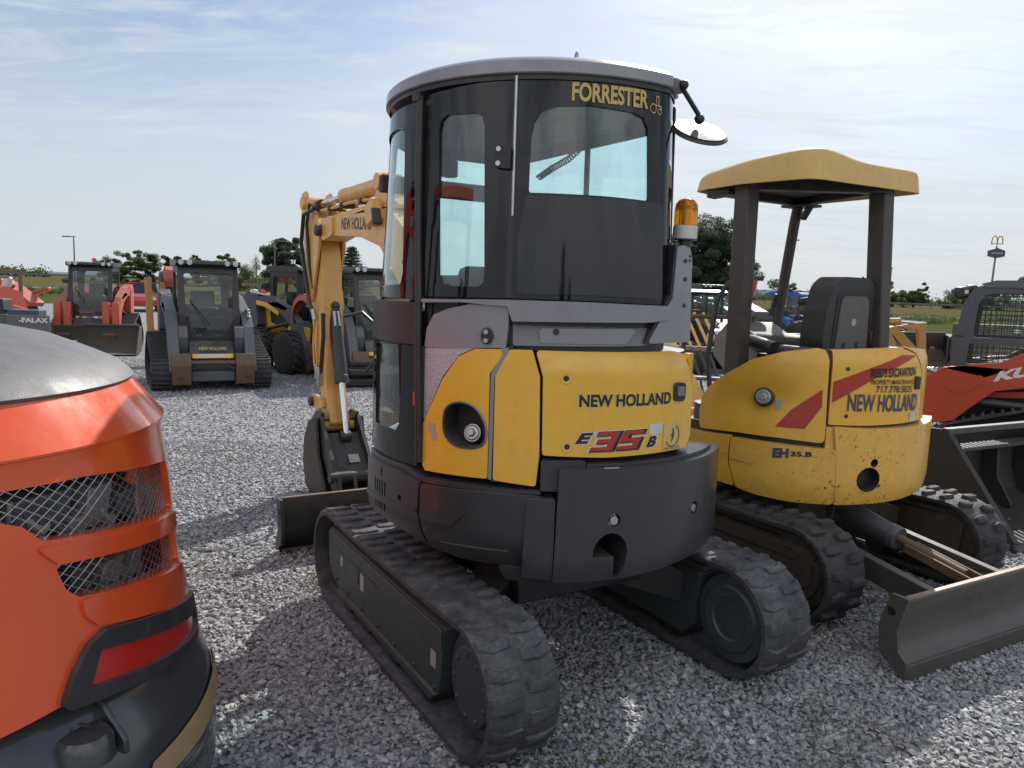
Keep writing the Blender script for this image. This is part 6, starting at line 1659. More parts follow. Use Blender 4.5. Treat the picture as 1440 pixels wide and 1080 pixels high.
# big bucket resting on the gravel in front of it
LB = thing('loader_bucket', 'large brown loader bucket with slotted top guard resting on the gravel by the right edge', 'bucket', (3.72, 5.51, 0), radians(-62))
W = 2.0
mb = MB(); mb.prism([(-.95, .62), (-.98, .35), (-.90, .12), (-.72, .02), (0, .008), (0, .028), (-.70, .045), (-.87, .14), (-.94, .35), (-.92, .62)], XZ, .02, W); sh_ = mb.build('bucket_shell', 'bucket_dark', LB, bevel=.005)
for y_ in (0, W):
    mb = MB(); mb.prism(fillet([(-1.0, .80), (-.63, .815), (-.58, .76), (.01, .05), (.0, .0), (-.72, .0), (-.92, .10), (-1.0, .35)], .01, 2), XZ, y_ - .012, y_ + .012); sp_ = mb.build('side_plate', 'bucket_dark', LB, bevel=.004)
    mb = MB(); mb.bar((-.59, y_ + .022, .79), (.0, y_ + .022, .06), .035, .06, (0, 1, 0)); mb.build('cutter_strip', 'bucket_dark', sp_, bevel=.004)
mb = MB(); mb.box((-.60, W / 2, .80), (.07, W, .05)); mb.build('top_rail', 'blade_steel', LB, bevel=.008)
mb = MB()
for k in range(30):
    y_ = .06 + k * (W - .1) / 30
    mb.bar((-.62, y_, .79), (-.90, y_ + .05, .60), .016, .03)
mb.build('guard_bars', 'black', LB)
mb = MB(); mb.box((-.78, W / 2 + .15, .60), (.16, W - .5, .03)); mb.build('guard_shelf', 'blade_steel', LB, bevel=.005)
mb = MB(); mb.box((-.04, W / 2, .018), (.16, W, .022)); mb.build('cutting_edge', 'blade_steel', LB, bevel=.004)
for y_ in (.55, 1.1, 1.6):
    mb = MB(); mb.prism(fillet([(-.93, .6), (-.80, .58), (-.78, .30), (-.62, .06), (-.72, .03), (-.92, .2)], .05, 3), XZ, y_ - .015, y_ + .015); mb.build('gusset', 'bucket_dark', LB, bevel=.004)

# ------------------------------------------------------------------ yard clutter behind
def tpost(name, pts, r, mt, parent, n=8):
    mb = MB(); mb.tube(pts, r, n); return mb.build(name, mt, parent)
# tube frame with rails between the two excavators
TF = thing('tubular_guard', 'black tubular guard frame with grey rails behind the canopy excavator', 'frame', (2.55, 9.2, 0), radians(-15))
loop_ = [(0, 0, .62), (-.18, 0, .72), (-.22, 0, 1.1), (-.16, 0, 1.75), (-.05, 0, 1.95), (.12, 0, 2.02), (.35, 0, 2.02)]
tpost('hoop', [(.35, 0, .58), (.05, 0, .60)] + loop_, .030, 'black', TF)
tpost('rail', [(-.52, .1, .40), (-.52, .1, 1.44), (-.49, .1, 1.52), (-.40, .1, 1.55), (.5, .1, 1.55)], .028, 'post_steel', TF)
tpost('rail', [(-.50, .1, .80), (.6, .1, .80)], .028, 'galv', TF)
tpost('post', [(.10, 0, 1.05), (.14, .02, 1.5), (.22, .02, 2.0)], .015, 'black', TF)
mb = MB(); mb.box((.24, .0, 1.88), (.05, .05, .28), (0, .2, 0)); mb.build('flag', 'car_red', TF, bevel=.01)
mb = MB(); mb.box((-.5, .1, .2), (.10, .5, .4)); mb.box((.5, .1, .2), (.1, .5, .4)); mb.build('frame_foot', 'black', TF, bevel=.01)
# rake: yellow tines above, black tines below
RK = thing('hay_rake', 'yellow hay rake with a row of black tines standing behind the canopy excavator', 'rake', (2.86, 11.3, 0), radians(-20))
mb = MB(); mb.bar((-.6, 0, 1.02), (.55, 0, 1.02), .06, .07); mb.build('tine_bar', 'bare_edge', RK, bevel=.006)
for k in range(6):
    x_ = -.52 + k * .13
    tpost('tine', [(x_ - .25, 0, 1.55), (x_, -.02, 1.06)], .022, 'yellow', RK, 8)
    tpost('tine', [(x_, -.04, 1.0), (x_ + .18, -.2, .62), (x_ + .30, -.35, .20)], .02, 'black', RK, 8)
mb = MB(); mb.prism(fillet([(-.6, .12), (-.10, .12), (-.05, .42), (-.30, .60), (-.6, .50)], .05, 3), XZ, -.5, -.42); mb.box((-.3, -.2, .3), (.4, .3, .4)); mb.build('rake_frame', 'yellow', RK, bevel=.02)
for x_ in (-.5, .45):
    mb = MB(); mb.cyl((x_, .2, .3), (x_, .35, .3), .3, n=20); mb.build('wheel', 'rubber_dark', RK, bevel=.02)
CR = thing('timber_pallet', 'weathered timber pallet beside the yellow rake', 'pallet', (3.0, 9.6, 0), radians(20))
for k in range(5):
    mb = MB(); mb.box((0, -.4 + .2 * k, .42), (1.2, .14, .03)); mb.build('board', 'wood', CR, bevel=.003)
for x_ in (-.5, 0, .5):
    mb = MB(); mb.box((x_, 0, .20), (.10, .95, .40)); mb.build('bearer', 'black', CR, bevel=.004)

def tractor(name, label, loc, yaw, mt, sc=1.0, group=None):
    t = thing(name, label, 'tractor', (*loc, 0), yaw, group); t.scale = (sc,) * 3
    mb = MB(); mb.prism(fillet([(.2, .75), (.2, 1.42), (.5, 1.46), (1.5, 1.28), (1.75, 1.1), (1.78, .78), (1.6, .70)], .1, 5), XZ, -.36, .36); hd = mb.build('bonnet', mt, t, bevel=.05)
    mb = MB(); mb.box((1.77, 0, .95), (.03, .5, .3)); mb.build('grille', 'black', hd, bevel=.01)
    for sd in (-1, 1):
        mb = MB(); mb.cyl((1.72, sd * .22, 1.14), (1.79, sd * .22, 1.13), .07, n=14); mb.build('headlight', 'clear_lens', hd)
        mb = MB(); mb.cyl((1.2, sd * .37, 1.05), (1.2, sd * .372, 1.05), .13, n=20); mb.build('badge', 'white', hd)
        mb = MB(); tyre(mb, (-.55, sd * .75, .72), .72, .42, 14); mb.build('wheel', 'rubber_dark', t)
        mb = MB(); tyre(mb, (1.25, sd * .70, .45), .45, .30, 14); mb.build('wheel', 'rubber_dark', t)
        mb = MB(); mb.prism(fillet([(-1.25, .9), (-1.1, 1.4), (-.55, 1.56), (.0, 1.4), (.1, 1.0), (-.1, 1.25), (-.55, 1.42), (-1.0, 1.28)], .05, 3), XZ, sd * .52, sd * .95); mb.build('mudguard', mt, t, bevel=.02)
    mb = MB(); mb.box((.2, 0, .62), (2.4, .42, .36)); mb.build('chassis', 'black', t, bevel=.03)
    for x_ in (-1.1, .15):
        for sd in (-1, 1):
            mb = MB(); mb.bar((x_, sd * .5, 1.25), (x_ * .9, sd * .47, 2.3), .07, .07, (1, 0, 0)); mb.build('cab_post', 'black', t)
    mb = MB(); mb.prism(fillet([(-1.2, 2.28), (.25, 2.26), (.3, 2.34), (.1, 2.42), (-1.05, 2.43), (-1.22, 2.36)], .04, 3), XZ, -.58, .58); mb.build('cab_roof', mt if mt != 'black' else 'black', t, bevel=.04)
    mb = MB()
    for sd in (-1, 1): mb.add([(-1.08, sd * .485, 1.3), (.13, sd * .485, 1.3), (.13, sd * .475, 2.28), (-1.0, sd * .475, 2.28)], [(0, 1, 2, 3)])
    mb.add([(.14, -.46, 1.45), (.14, .46, 1.45), (.135, .46, 2.26), (.135, -.46, 2.26)], [(0, 1, 2, 3)])
    mb.build('cab_glass', 'cab_glass', t, recalc=False)
    mb = MB(); mb.box((-.65, 0, 1.3), (.4, .45, .14)); mb.box((-.85, 0, 1.55), (.1, .45, .5)); mb.build('seat', 'seat_vinyl', t, bevel=.04)
    return t
tractor('tractor', 'bright blue tractor with white roundel seen beneath the canopy', (8.9, 24.0), radians(-55), 'blue', .82)
tractor('tractor', 'dark tractor cab with pale blue glass left of the pine trees', (4.6, 18.8), radians(-80), 'black', .80)
tractor('tractor', 'small blue tractor partly hidden behind the worn seat', (10.6, 27.5), radians(-70), 'blue', .78)
tractor('tractor', 'black tractor far behind the tube frame', (6.4, 25.5), radians(-75), 'black', .72)

def car(name, label, loc, yaw, mt):
    t = thing(name, label, 'car', (*loc, 0), yaw)
    mb = MB()
    prof = fillet([(-2.1, .35), (-2.12, .75), (-1.95, .92), (-1.2, .98), (.95, .95), (1.95, .78), (2.1, .6), (2.08, .32)], .08, 4)
    mb.prism(prof, XZ, -.86, .86); mb.build('body', mt, t, bevel=.07)
    cab_ = [(-1.55, .95), (-1.1, 1.40), (.15, 1.44), (1.05, .95)]
    mb = MB(); n_ = len(cab_); mb.add([(x, -.80 + (z - .95) * .28, z) for x, z in cab_] + [(x, .80 - (z - .95) * .28, z) for x, z in cab_], [(0, 1, 2, 3), (7, 6, 5, 4), (0, 4, 5, 1), (2, 6, 7, 3)]); mb.build('windows', 'gloss_black', t, bevel=.03)
    mb = MB(); mb.prism(fillet([(-1.15, 1.39), (.2, 1.43), (.15, 1.47), (-1.05, 1.44)], .02, 3), XZ, -.68, .68); mb.build('roof', mt, t, bevel=.02)
    for x_ in (-1.3, 1.3):
        for sd in (-1, 1):
            mb = MB(); mb.lathe([(.18, -.1), (.31, -.1), (.33, -.06), (.33, .06), (.31, .1), (.18, .1)], n=24, c=(x_, sd * .78, .33), axis='y'); wl2 = mb.build('wheel', 'rubber_dark', t)
            mb = MB(); mb.cyl((x_, sd * .76, .33), (x_, sd * .87, .33), .19, n=16); mb.build('rim', 'steel', wl2)
    for sd in (-1, 1):
        mb = MB(); mb.box((2.05, sd * .62, .68), (.08, .35, .12)); mb.build('headlight', 'clear_lens', t, bevel=.02)
        mb = MB(); mb.box((-2.10, sd * .62, .78), (.06, .35, .12)); mb.build('tail_light', 'reflector', t, bevel=.02)
    return t
car('parked_car', 'red car parked at the verge left of the dark track loader', (-19.6, 41), radians(-70), 'car_red')
car('parked_car', 'white car parked at the verge behind the blue tractor', (11.4, 33.5), radians(165), 'car_white')

# yellow backhoe-like loader with a dark bucket raised behind the canopy excavator
YL = thing('wheel_loader', 'tan yellow wheel loader with broad dark bucket behind the right canopy post', 'wheel loader', (9.3, 18.6, 0), radians(-65))
mb = MB(); mb.prism(fillet([(.3, 1.10), (.25, .70), (.45, .35), (.8, .22), (1.5, .2), (1.5, .24), (.85, .28), (.55, .4), (.36, .7), (.42, 1.12)], .03, 3), XZ, -1.0, 1.0); mb.build('bucket', 'brown_steel', YL, bevel=.01)
for sd in (-1, 1):
    mb = MB(); mb.prism([(.3, 1.1), (.25, .7), (.45, .35), (.8, .22), (1.5, .2), (1.0, .8)], XZ, sd * .98, sd * 1.02); mb.build('bucket_side', 'black', YL)
    mb = MB(); mb.prism(fillet([(-1.6, .9), (-1.5, 1.15), (-.2, 1.05), (.4, .75), (.35, .6), (-.3, .85)], .05, 3), XZ, sd * .55, sd * .7); mb.build('lift_arm', 'tan_orange', YL, bevel=.02)
    for x_ in (-2.4, -.9):
        mb = MB(); tyre(mb, (x_, sd * .85, .6), .6, .4, 14); mb.build('wheel', 'rubber_dark', YL)
mb = MB(); mb.box((-1.7, 0, .95), (1.9, .9, .6)); mb.box((-2.3, 0, 1.1), (.9, .85, .4)); mb.build('chassis', 'tan_orange', YL, bevel=.05)
BM = thing('backhoe_arm', 'folded tan backhoe boom with chrome rod right of the canopy excavator', 'backhoe', (5.98, 11.6, 0), radians(175)); BM.scale = (.86, .86, .93)
mb = MB(); mb.prism(fillet([(.55, 1.50), (.35, 1.56), (-.02, 1.22), (-.10, .6), (.04, .55), (.10, 1.12), (.38, 1.40)], .08, 4), XZ, -.12, .12); mb.build('boom', 'tan_orange', BM, bevel=.015)
mb = MB(); mb.prism(fillet([(.45, 1.50), (.50, 1.58), (-.14, 1.50), (-.22, 1.05), (-.32, 1.05), (-.26, 1.62), (-.1, 1.60)], .03, 3), XZ, -.3, -.18); mb.build('dipper', 'tan_orange', BM, bevel=.012)
mb = MB(); mb.cyl((.6, -.25, 1.60), (.15, -.25, 1.62), .06, n=14); bcy = mb.build('cylinder', 'tan_orange', BM)
mb = MB(); mb.cyl((.16, -.25, 1.62), (-.28, -.25, 1.60), .03, n=12); mb.build('rod', 'chrome', bcy)
mb = MB(); mb.lathe([(.0001, -.14), (.42, -.14), (.46, -.1), (.46, .1), (.42, .14), (.0001, .14)], n=28, c=(.75, 0, 1.12), axis='y', a0=0, a1=pi); mb.build('curved_guard', 'tan_orange', BM, bevel=.01)
mb = MB(); mb.box((.3, .1, .35), (1.3, .9, .5)); mb.build('base_frame', 'brown_steel', BM, bevel=.02)
GP = thing('box_trailer', 'ochre yellow trailer side behind the mesh cab window', 'trailer', (11.2, 16.9, 0), radians(8))
mb = MB(); mb.box((0, 0, 1.0), (2.6, 1.4, .75)); mb.build('trailer_box', 'wood', GP, bevel=.02)
mb = MB(); mb.box((0, -.72, 1.45), (2.64, .05, .06)); mb.build('top_rail', 'bare_edge', GP, bevel=.005)
for x_ in (-.9, -.3, .3, .9):
    mb = MB(); mb.box((x_, -.725, 1.28), (.16, .02, .09)); mb.build('label', 'text_white', GP)
for x_ in (-.7, .7):
    mb = MB(); mb.cyl((x_, -.6, .35), (x_, .6, .35), .35, n=20); mb.build('wheel', 'rubber_dark', GP, bevel=.02)

# ------------------------------------------------------------------ red implements on the left
OF = thing('steel_stand', 'tan orange steel frame standing between the red loader and dark track loader', 'frame', (-7.35, 15.7, 0), radians(-60))
mb = MB(); mb.bar((0, 0, .1), (0, -.05, 1.78), .13, .10, (1, 0, 0)); mb.build('upright', 'tan_orange', OF, bevel=.01)
mb = MB(); mb.bar((0, .28, .3), (0, .22, 1.70), .10, .08, (1, 0, 0)); mb.build('upright', 'tan_orange', OF, bevel=.01)
mb = MB(); mb.bar((.02, -.02, .75), (.02, .26, .62), .06, .06); mb.bar((.02, .0, 1.5), (.02, .25, 1.3), .05, .06); mb.build('brace', 'tan_orange', OF, bevel=.008)
mb = MB(); mb.box((.15, .15, .55), (.25, .30, .28)); mb.build('gear_housing', 'yellow_worn', OF, bevel=.02)
mb = MB(); mb.prism(fillet([(-.5, 1.5), (-.4, 1.88), (.1, 2.02), (.45, 1.95), (.5, 1.7), (.1, 1.78), (-.3, 1.5)], .06, 4), XZ, .25, .55); mb.build('hood', 'faded_red', OF, bevel=.03)
mb = MB(); mb.cyl((-.35, .2, 1.70), (-.35, .6, 1.70), .22, n=20); mb.build('drum', 'black', OF, bevel=.02)
SPU = thing('snow_pusher', 'grey steel pusher box with white lettering left of the red loader', 'snow pusher', (-9.66, 15.3, 0), radians(-75))
mb = MB(); mb.prism([(-.42, .35), (-.30, .96), (.44, .96), (.44, .35)], YZ, 0, .05); fp2 = mb.build('face_plate', 'hood_grey', SPU, bevel=.006)
mb = MB(); mb.prism([(-1.3, .5), (-1.25, .98), (-.31, .97), (-.40, .42)], YZ, -.06, .0); mb.build('side_wing', 'dark_grey', SPU, bevel=.01)
mb = MB(); mb.box((-.2, -.2, .25), (.5, 2.0, .4)); mb.build('base_frame', 'dark_grey', SPU, bevel=.02)
q = quad_on([(.054, -.10, .82), (.054, .42, .82), (.054, .42, .92), (.054, -.10, .92)])
decal('brand_lettering', '-FALAX', 'text_white', fp2, q, .04, cuts=2)
BB = thing('hose_bin', 'low black bin in front of the red implements at the left edge', 'bin', (-12.4, 18.2, 0), radians(-75))
mb = MB(); mb.prism(fillet([(-.9, .4), (-.9, 1.18), (.55, 1.18), (.6, .4)], .03, 3), YZ, 0, .6); mb.build('bin_body', 'black', BB, bevel=.02)
mb = MB(); mb.box((.3, .45, .92), (.5, .7, .05)); mb.build('bin_tray', 'black', BB, bevel=.01)
B5 = thing('hopper', 'dark navy hopper beside the red track loader', 'hopper', (-10.6, 17.0, 0), radians(-75))
mb = MB(); mb.prism(fillet([(-.55, .7), (-.25, 1.0), (.30, 1.0), (.30, .7)], .02, 3), YZ, 0, .5); mb.build('hopper_body', 'sign_dark', B5, bevel=.015)
mb = MB(); mb.box((.25, 0, .4), (.4, .9, .7)); mb.build('hopper_base', 'black', B5, bevel=.015)
def implement(label, loc, yaw, seed, sc=1.0):
    t = thing('mower_implement', label, 'implement', (*loc, 0), yaw); t.scale = (sc,) * 3
    r_ = random.Random(seed)
    mb = MB(); mb.prism(fillet([(-1.1, .7), (-.9, 1.25), (-.2, 1.45), (.3, 1.25), (1.2, .75), (1.1, .6), (0, .9), (-.9, .6)], .08, 4), XZ, -.25, .25); mb.build('deck', 'faded_red', t, bevel=.04)
    mb = MB(); mb.prism(fillet([(-.3, 1.2), (-.2, 1.55), (.2, 1.55), (.5, 1.1), (.2, 1.0)], .05, 3), XZ, -.5, -.1); mb.build('cover', 'red', t, bevel=.04)
    mb = MB(); mb.bar((-1.2, .3, .6), (1.3, .35, 1.2), .12, .12); mb.bar((-.9, -.3, .5), (.7, -.4, 1.3), .10, .10); mb.build('frame_arm', 'red', t, bevel=.02)
    mb = MB(); mb.cyl((.6, -.6, 1.25), (.7, -.6, 1.55), .14, n=14); mb.build('tank', 'white', t, bevel=.03)
    mb = MB(); mb.bar((1.1, -.5, .3), (1.1, -.5, 1.75), .09, .09, (1, 0, 0)); mb.bar((-1.2, -.5, 1.72), (1.1, -.5, 1.75), .07, .09); mb.build('upright', 'wood', t, bevel=.01)
    for x_ in (-.8, .8):
        mb = MB(); mb.cyl((x_, -.1, .35), (x_, .12, .35), .35, n=18); mb.build('wheel', 'rubber_dark', t, bevel=.03)
    mb = MB(); mb.tube([(.3, -.3, 1.3), (.45, -.4, 1.7), (.7, -.4, 1.5), (.9, -.5, 1.6)], .02, 6); mb.build('hose', 'black', t)
    return t
implement('red mower implement with white tank at the far left edge', (-15.6, 23.2), radians(-100), 1, .95)
implement('red implement with wooden upright next to the red track loader', (-12.9, 23.6), radians(-50), 2, .9)
implement('red implement farthest back, tall and half hidden at the far left', (-17.5, 27.0), radians(-20), 3, 1.05)
implement('red implement peeking out right of the dark track loader cab', (-8.6, 27.0), radians(-60), 5, .95)
MS = thing('hitch_mast', 'thin dark hitch mast with lamp head left of the red loader arm', 'mast', (-11.95, 21.3, 0), 0)
mb = MB(); mb.bar((0, 0, 0), (.02, 0, 2.05), .06, .06, (1, 0, 0)); mb.bar((.06, 0, .5), (.12, 0, 1.95), .04, .04, (1, 0, 0)); mb.build('pole', 'black', MS)
mb = MB(); mb.sphere((-.30, 0, 1.62), .16, 8, (1, .6, .5)); mb.bar((-.25, 0, 1.6), (.05, 0, 1.5), .05, .05); mb.build('lamp_head', 'black', MS)

# ------------------------------------------------------------------ street furniture
def lamp_post(label, x, y, h, arm=1.2, both=False):
    t = thing('street_lamp', label, 'street lamp', (x, y, 0), 0)
    mb = MB(); mb.cyl((0, 0, 0), (0, 0, h), .12, .075, n=10); mb.build('pole', 'galv', t)
    mb = MB(); mb.box((arm * .35, 0, h + .02), (abs(arm), .10, .10)); mb.box((arm * .6, 0, h - .02), (abs(arm) * .6, .28, .12)); mb.build('lamp_head', 'galv', t, bevel=.02)
    return t
lamp_post('tall street lamp left of the small trees, over the red loader', -56.5, 100, 6.5, -1.6)
lamp_post('street lamp in front of the dark broad tree', -29.6, 96, 6.6, 1.8)
lamp_post('street lamp between the canopy posts', 31.4, 90, 8.4, 1.0)
lamp_post('short street lamp right of the canopy post', 47.9, 100, 6.0, -1.4)
WP = thing('timber_post', 'twin timber posts in the field at the far left', 'post', (-26.0, 38.0, 0))
for dx, h_ in ((0, 2.45), (.42, 2.15)):
    mb = MB(); mb.cyl((dx, 0, 0), (dx, 0, h_), .13, .12, n=10); mb.build('post', 'wood', WP)
MD = thing('pylon_sign', 'tall pole sign with golden arches over a dark panel', 'sign', (152.0, 250, 0), radians(-8))
mb = MB(); mb.cyl((0, 0, 0), (.4, 0, 20.2), .34, .26, n=12); mb.build('pole', 'galv', MD)
mb = MB(); mb.prism(fillet([(-2.4, 17.1), (-2.4, 18.9), (0.2, 19.7), (2.6, 18.9), (2.6, 17.1), (.2, 16.5)], .1, 2), lambda u, v, t_: Vector((u + .4, t_, v)), -.3, .3); pn = mb.build('panel', 'sign_dark', MD, bevel=.04)
mb = MB(); mb.box((.6, -.32, 18.1), (3.4, .04, .35)); mb.build('panel_band', 'label_grey', pn)
mb = MB(); mb.cyl((.45, 0, 19.6), (.45, 0, 21.0), .12, n=8); mb.box((.45, 0, 21.0), (3.6, .3, .22)); mb.build('arch_stand', 'galv', MD)
mb = MB()
for s_ in (-1, 1):
    pts = [(.45 + s_ * .82 + .80 * cos(pi * k / 16), 0, 21.05 + 2.45 * sin(pi * k / 16) ** .8) for k in range(17)]
    mb.tube(pts, .17, 8)
mb.build('arches', 'sign_yellow', MD)
# guard rail on a low bank along the far road
def bank():
    mb = MB(); xs = [-700 + 20 * k for k in range(71)]
    P = []
    for x in xs:
        P += [(x, 118, -.01), (x, 130, .8), (x, 150, .8), (x, 165, -.01)]
    mb.add(P, [(i * 4 + j, (i + 1) * 4 + j, (i + 1) * 4 + j + 1, i * 4 + j + 1) for i in range(len(xs) - 1) for j in range(3)])
    o = mb.build('road_bank', M['field'], recalc=False); o['kind'] = 'structure'
bank()
GR = thing('guard_rail', 'grey roadside guard rail running the width of the field', 'guard rail', (0, 131, .8))
mb = MB(); mb.prism([(0, .55), (-.05, .62), (0, .70), (-.05, .78), (0, .85), (.03, .85), (-.02, .78), (.03, .70), (-.02, .62), (.03, .55)], lambda u, v, t_: Vector((t_, u, v)), -260, 260); mb.build('rail', 'galv', GR, flat=True)
for k in range(96):
    mb = MB(); mb.box((-190 + k * 4, .1, .42), (.14, .14, .86)); mb.build('post', 'galv', GR, flat=True)
plane('highway', -700, 700, 134, 148, .806, M['asphalt'])

# ------------------------------------------------------------------ trees
def mat_leaf(name, c1, c2, c3):
    mt, nt, out = new_mat(name)
    at = N(nt, 'ShaderNodeAttribute', attribute_name='tone').outputs['Fac']
    c = ramp(nt, at, [(0.0, c1), (0.55, c2), (1.0, c3)])
    d = N(nt, 'ShaderNodeBsdfDiffuse', {'Color': c}); tr = N(nt, 'ShaderNodeBsdfTranslucent', {'Color': c})
    s = N(nt, 'ShaderNodeMixShader', {0: .45, 1: d.outputs[0], 2: tr.outputs[0]})
    nt.links.new(s.outputs[0], out.inputs[0]); return mt
M['leaf'] = mat_leaf('broad_leaf', (.042, .064, .022), (.10, .14, .048), (.18, .22, .08))
M['leaf_pale'] = mat_leaf('pale_leaf', (.045, .065, .025), (.11, .14, .05), (.20, .22, .10))
M['needle'] = mat_leaf('dark_needle', (.055, .075, .055), (.11, .14, .10), (.18, .21, .14))
M['bark'] = paint('bark', (.07, .055, .042), .9, dirt=.4, var=.3, bump=.5, bscale=20)
def leaf_object(name, centres, parent, mt, size, rs, flat=.0):
    """many small leaf faces; centres: (n,3), tone per leaf"""
    P, T = centres
    n_ = len(P)
    a = rs.normal(size=(n_, 3)); a /= np.linalg.norm(a, axis=1)[:, None]
    b = rs.normal(size=(n_, 3)); b -= a * (a * b).sum(1)[:, None]; b /= np.linalg.norm(b, axis=1)[:, None]
    if flat: a[:, 2] *= flat; b[:, 2] *= flat
    s = size * rs.uniform(.6, 1.35, (n_, 1))
    V = np.stack([P - a * s, P + b * s * .55, P + a * s, P - b * s * .55], 1).reshape(-1, 3)
    me = bpy.data.meshes.new(name)
    me.vertices.add(n_ * 4); me.vertices.foreach_set('co', V.astype(np.float32).ravel())
    me.loops.add(n_ * 4); me.loops.foreach_set('vertex_index', np.arange(n_ * 4, dtype=np.int32))
    me.polygons.add(n_); me.polygons.foreach_set('loop_start', np.arange(0, n_ * 4, 4, dtype=np.int32))
    me.update(calc_edges=True)
    at = me.attributes.new('tone', 'FLOAT', 'POINT'); at.data.foreach_set('value', np.repeat(T, 4).astype(np.float32))
    me.materials.append(M[mt]); o = bpy.data.objects.new(name, me); COL.objects.link(o); o.parent = parent; return o
def broad_tree(label, x, y, h, wd, mt, seed, dens=1.0, name='leafy_tree', low=.12, nb=15, flat=.75, leaf=.017):
    t = thing(name, label, 'tree', (x, y, 0), 0)
    rs = np.random.RandomState(seed); r_ = random.Random(seed)
    limbs = MB(); limbs.tube([(0, 0, 0), (.05 * h * .2, 0, h * .25), (0, 0, h * .62)], [.035 * h, .026 * h, .012 * h], 8)
    cl = []
    for k in range(nb):
        a = 2 * pi * k / nb * 2.4 + r_.uniform(-.3, .3); zz = h * r_.uniform(low + .12, .92)
        q = (zz / h - low) / (1 - low); rad = wd / 2 * (sin(pi * min(1, q * .85 + .12)) ** .7) * r_.uniform(.35, .95) * (1.0 if nb < 30 else (1.15 - .45 * q))
        c = Vector((rad * cos(a), rad * sin(a), zz)); cl.append((c, wd * r_.uniform(.13, .24)))
        limbs.tube([(0, 0, h * r_.uniform(.15, .45)), c * .55 + Vector((0, 0, zz * .25)), c], [.014 * h, .009 * h, .003 * h], 5)
    limbs.build('trunk', 'bark', t)
    P, T = [], []
    for c, rr in cl:
        for s_ in range(5):
            cc = np.array(c) + rs.normal(size=3) * rr * .55; r2 = rr * rs.uniform(.35, .6)
            n_ = int(330 * dens); d = rs.normal(size=(n_, 3)); d /= np.linalg.norm(d, axis=1)[:, None]; d *= (rs.uniform(0, 1, (n_, 1)) ** .4) * r2; d[:, 2] *= flat
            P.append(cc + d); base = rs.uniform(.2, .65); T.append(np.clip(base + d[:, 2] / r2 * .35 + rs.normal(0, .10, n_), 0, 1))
    leaf_object('crown', (np.concatenate(P), np.concatenate(T)), t, mt, h * leaf, rs)
    return t
def conifer(label, x, y, h, wd, seed, name='conifer', pine=False):
    t = thing(name, label, 'tree', (x, y, 0), 0)
    rs = np.random.RandomState(seed); r_ = random.Random(seed)
    mb = MB(); mb.cyl((0, 0, 0), (0, 0, h), .028 * h, .004 * h, n=8)
    P, T = [], []
    lev = 15 if not pine else 12
    for k in range(lev):
        f = (k + .5) / lev; z0 = h * (.08 + .90 * f)
        R_ = wd / 2 * ((1 - f) ** .75 if not pine else (1 - f) ** .5 * (.72 + .28 * sin(k * 2.1))) + .10
        nb = 7 if not pine else 6
        for b_ in range(nb):
            if r_.random() < .13: continue
            a = 2 * pi * b_ / nb + k * 1.3 + r_.uniform(-.25, .25); L_ = R_ * r_.uniform(.7, 1.12)
            up = .05 if not pine else .22
            tip = Vector((L_ * cos(a), L_ * sin(a), z0 + up * L_ - .04 * h * (1 - f)))
            mb.tube([(0, 0, z0), tuple(tip * .5 + Vector((0, 0, z0 * .5))), tuple(tip)], [.008 * h, .005 * h, .002 * h], 4)
            n_ = int(60 + 120 * (L_ / max(.5, wd / 2)))
            s = rs.uniform(.12, 1.0, n_) ** .8
            base = np.array([0, 0, z0]); d = np.array(tip) - base
            q = base + d * s[:, None] + rs.normal(size=(n_, 3)) * np.array([.055 * wd, .055 * wd, .018 * h]) * (.55 + .5 * (1 - s))[:, None]
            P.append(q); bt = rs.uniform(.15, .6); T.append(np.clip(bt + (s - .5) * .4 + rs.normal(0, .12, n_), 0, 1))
    mb.build('trunk', 'bark', t)
    leaf_object('crown', (np.concatenate(P), np.concatenate(T)), t, 'needle', h * .020, rs, .7)
    return t
broad_tree('small round tree, leftmost of the group over the red loader', -66.5, 130, 5.0, 5.6, 'leaf', 1)
broad_tree('small round tree, second of the group over the red loader', -61.8, 130, 5.1, 6.0, 'leaf_pale', 2)
broad_tree('slim tree just left of the dark track loader cab', -57.4, 131, 5.2, 3.8, 'leaf', 3)
broad_tree('slim ragged tree right behind the dark track loader cab', -54.0, 133, 5.1, 4.0, 'leaf', 31, .7)
broad_tree('pale tree over the right roof corner of the dark track loader', -49.3, 130, 5.4, 5.4, 'leaf_pale', 4)
broad_tree('low pale bush beside the bare saplings', -42.5, 120, 3.4, 6.5, 'leaf_pale', 5, name='bush', low=.02)
broad_tree('broad dark tree behind the street lamp', -29.4, 100, 6.9, 7.4, 'needle', 6, 1.5)
conifer('dark conifer directly behind the excavator arm', -25.0, 101, 6.6, 4.8, 61)
conifer('lone dark conifer right of the excavator arm', -21.0, 100, 6.5, 5.6, 7)
broad_tree('broad dark pine left of the canopy post', 19.4, 80, 8.2, 9.4, 'needle', 19, 1.2, 'pine_tree', .04, 60, .62, .013)
conifer('dark pine right of the canopy post, lower than its neighbour', 23.4, 82, 7.0, 6.4, 9, 'pine_tree', True)
broad_tree('small tree beyond the bank left of the worn seat', 44.0, 125, 4.3, 4.4, 'leaf', 10)
broad_tree('round tree right of the canopy post, leftmost of its row', 65.0, 138, 4.9, 5.6, 'leaf', 11)
broad_tree('reddish tree in the middle of the row right of the canopy post', 71.0, 139, 4.6, 5.0, 'leaf', 12)
broad_tree('pale bushy tree left in the pair before the pole sign', 78.5, 139, 4.0, 6.0, 'leaf_pale', 13, low=.02)
broad_tree('dense green tree right in the pair before the pole sign', 84.5, 139, 4.9, 6.5, 'leaf', 14, low=.02)
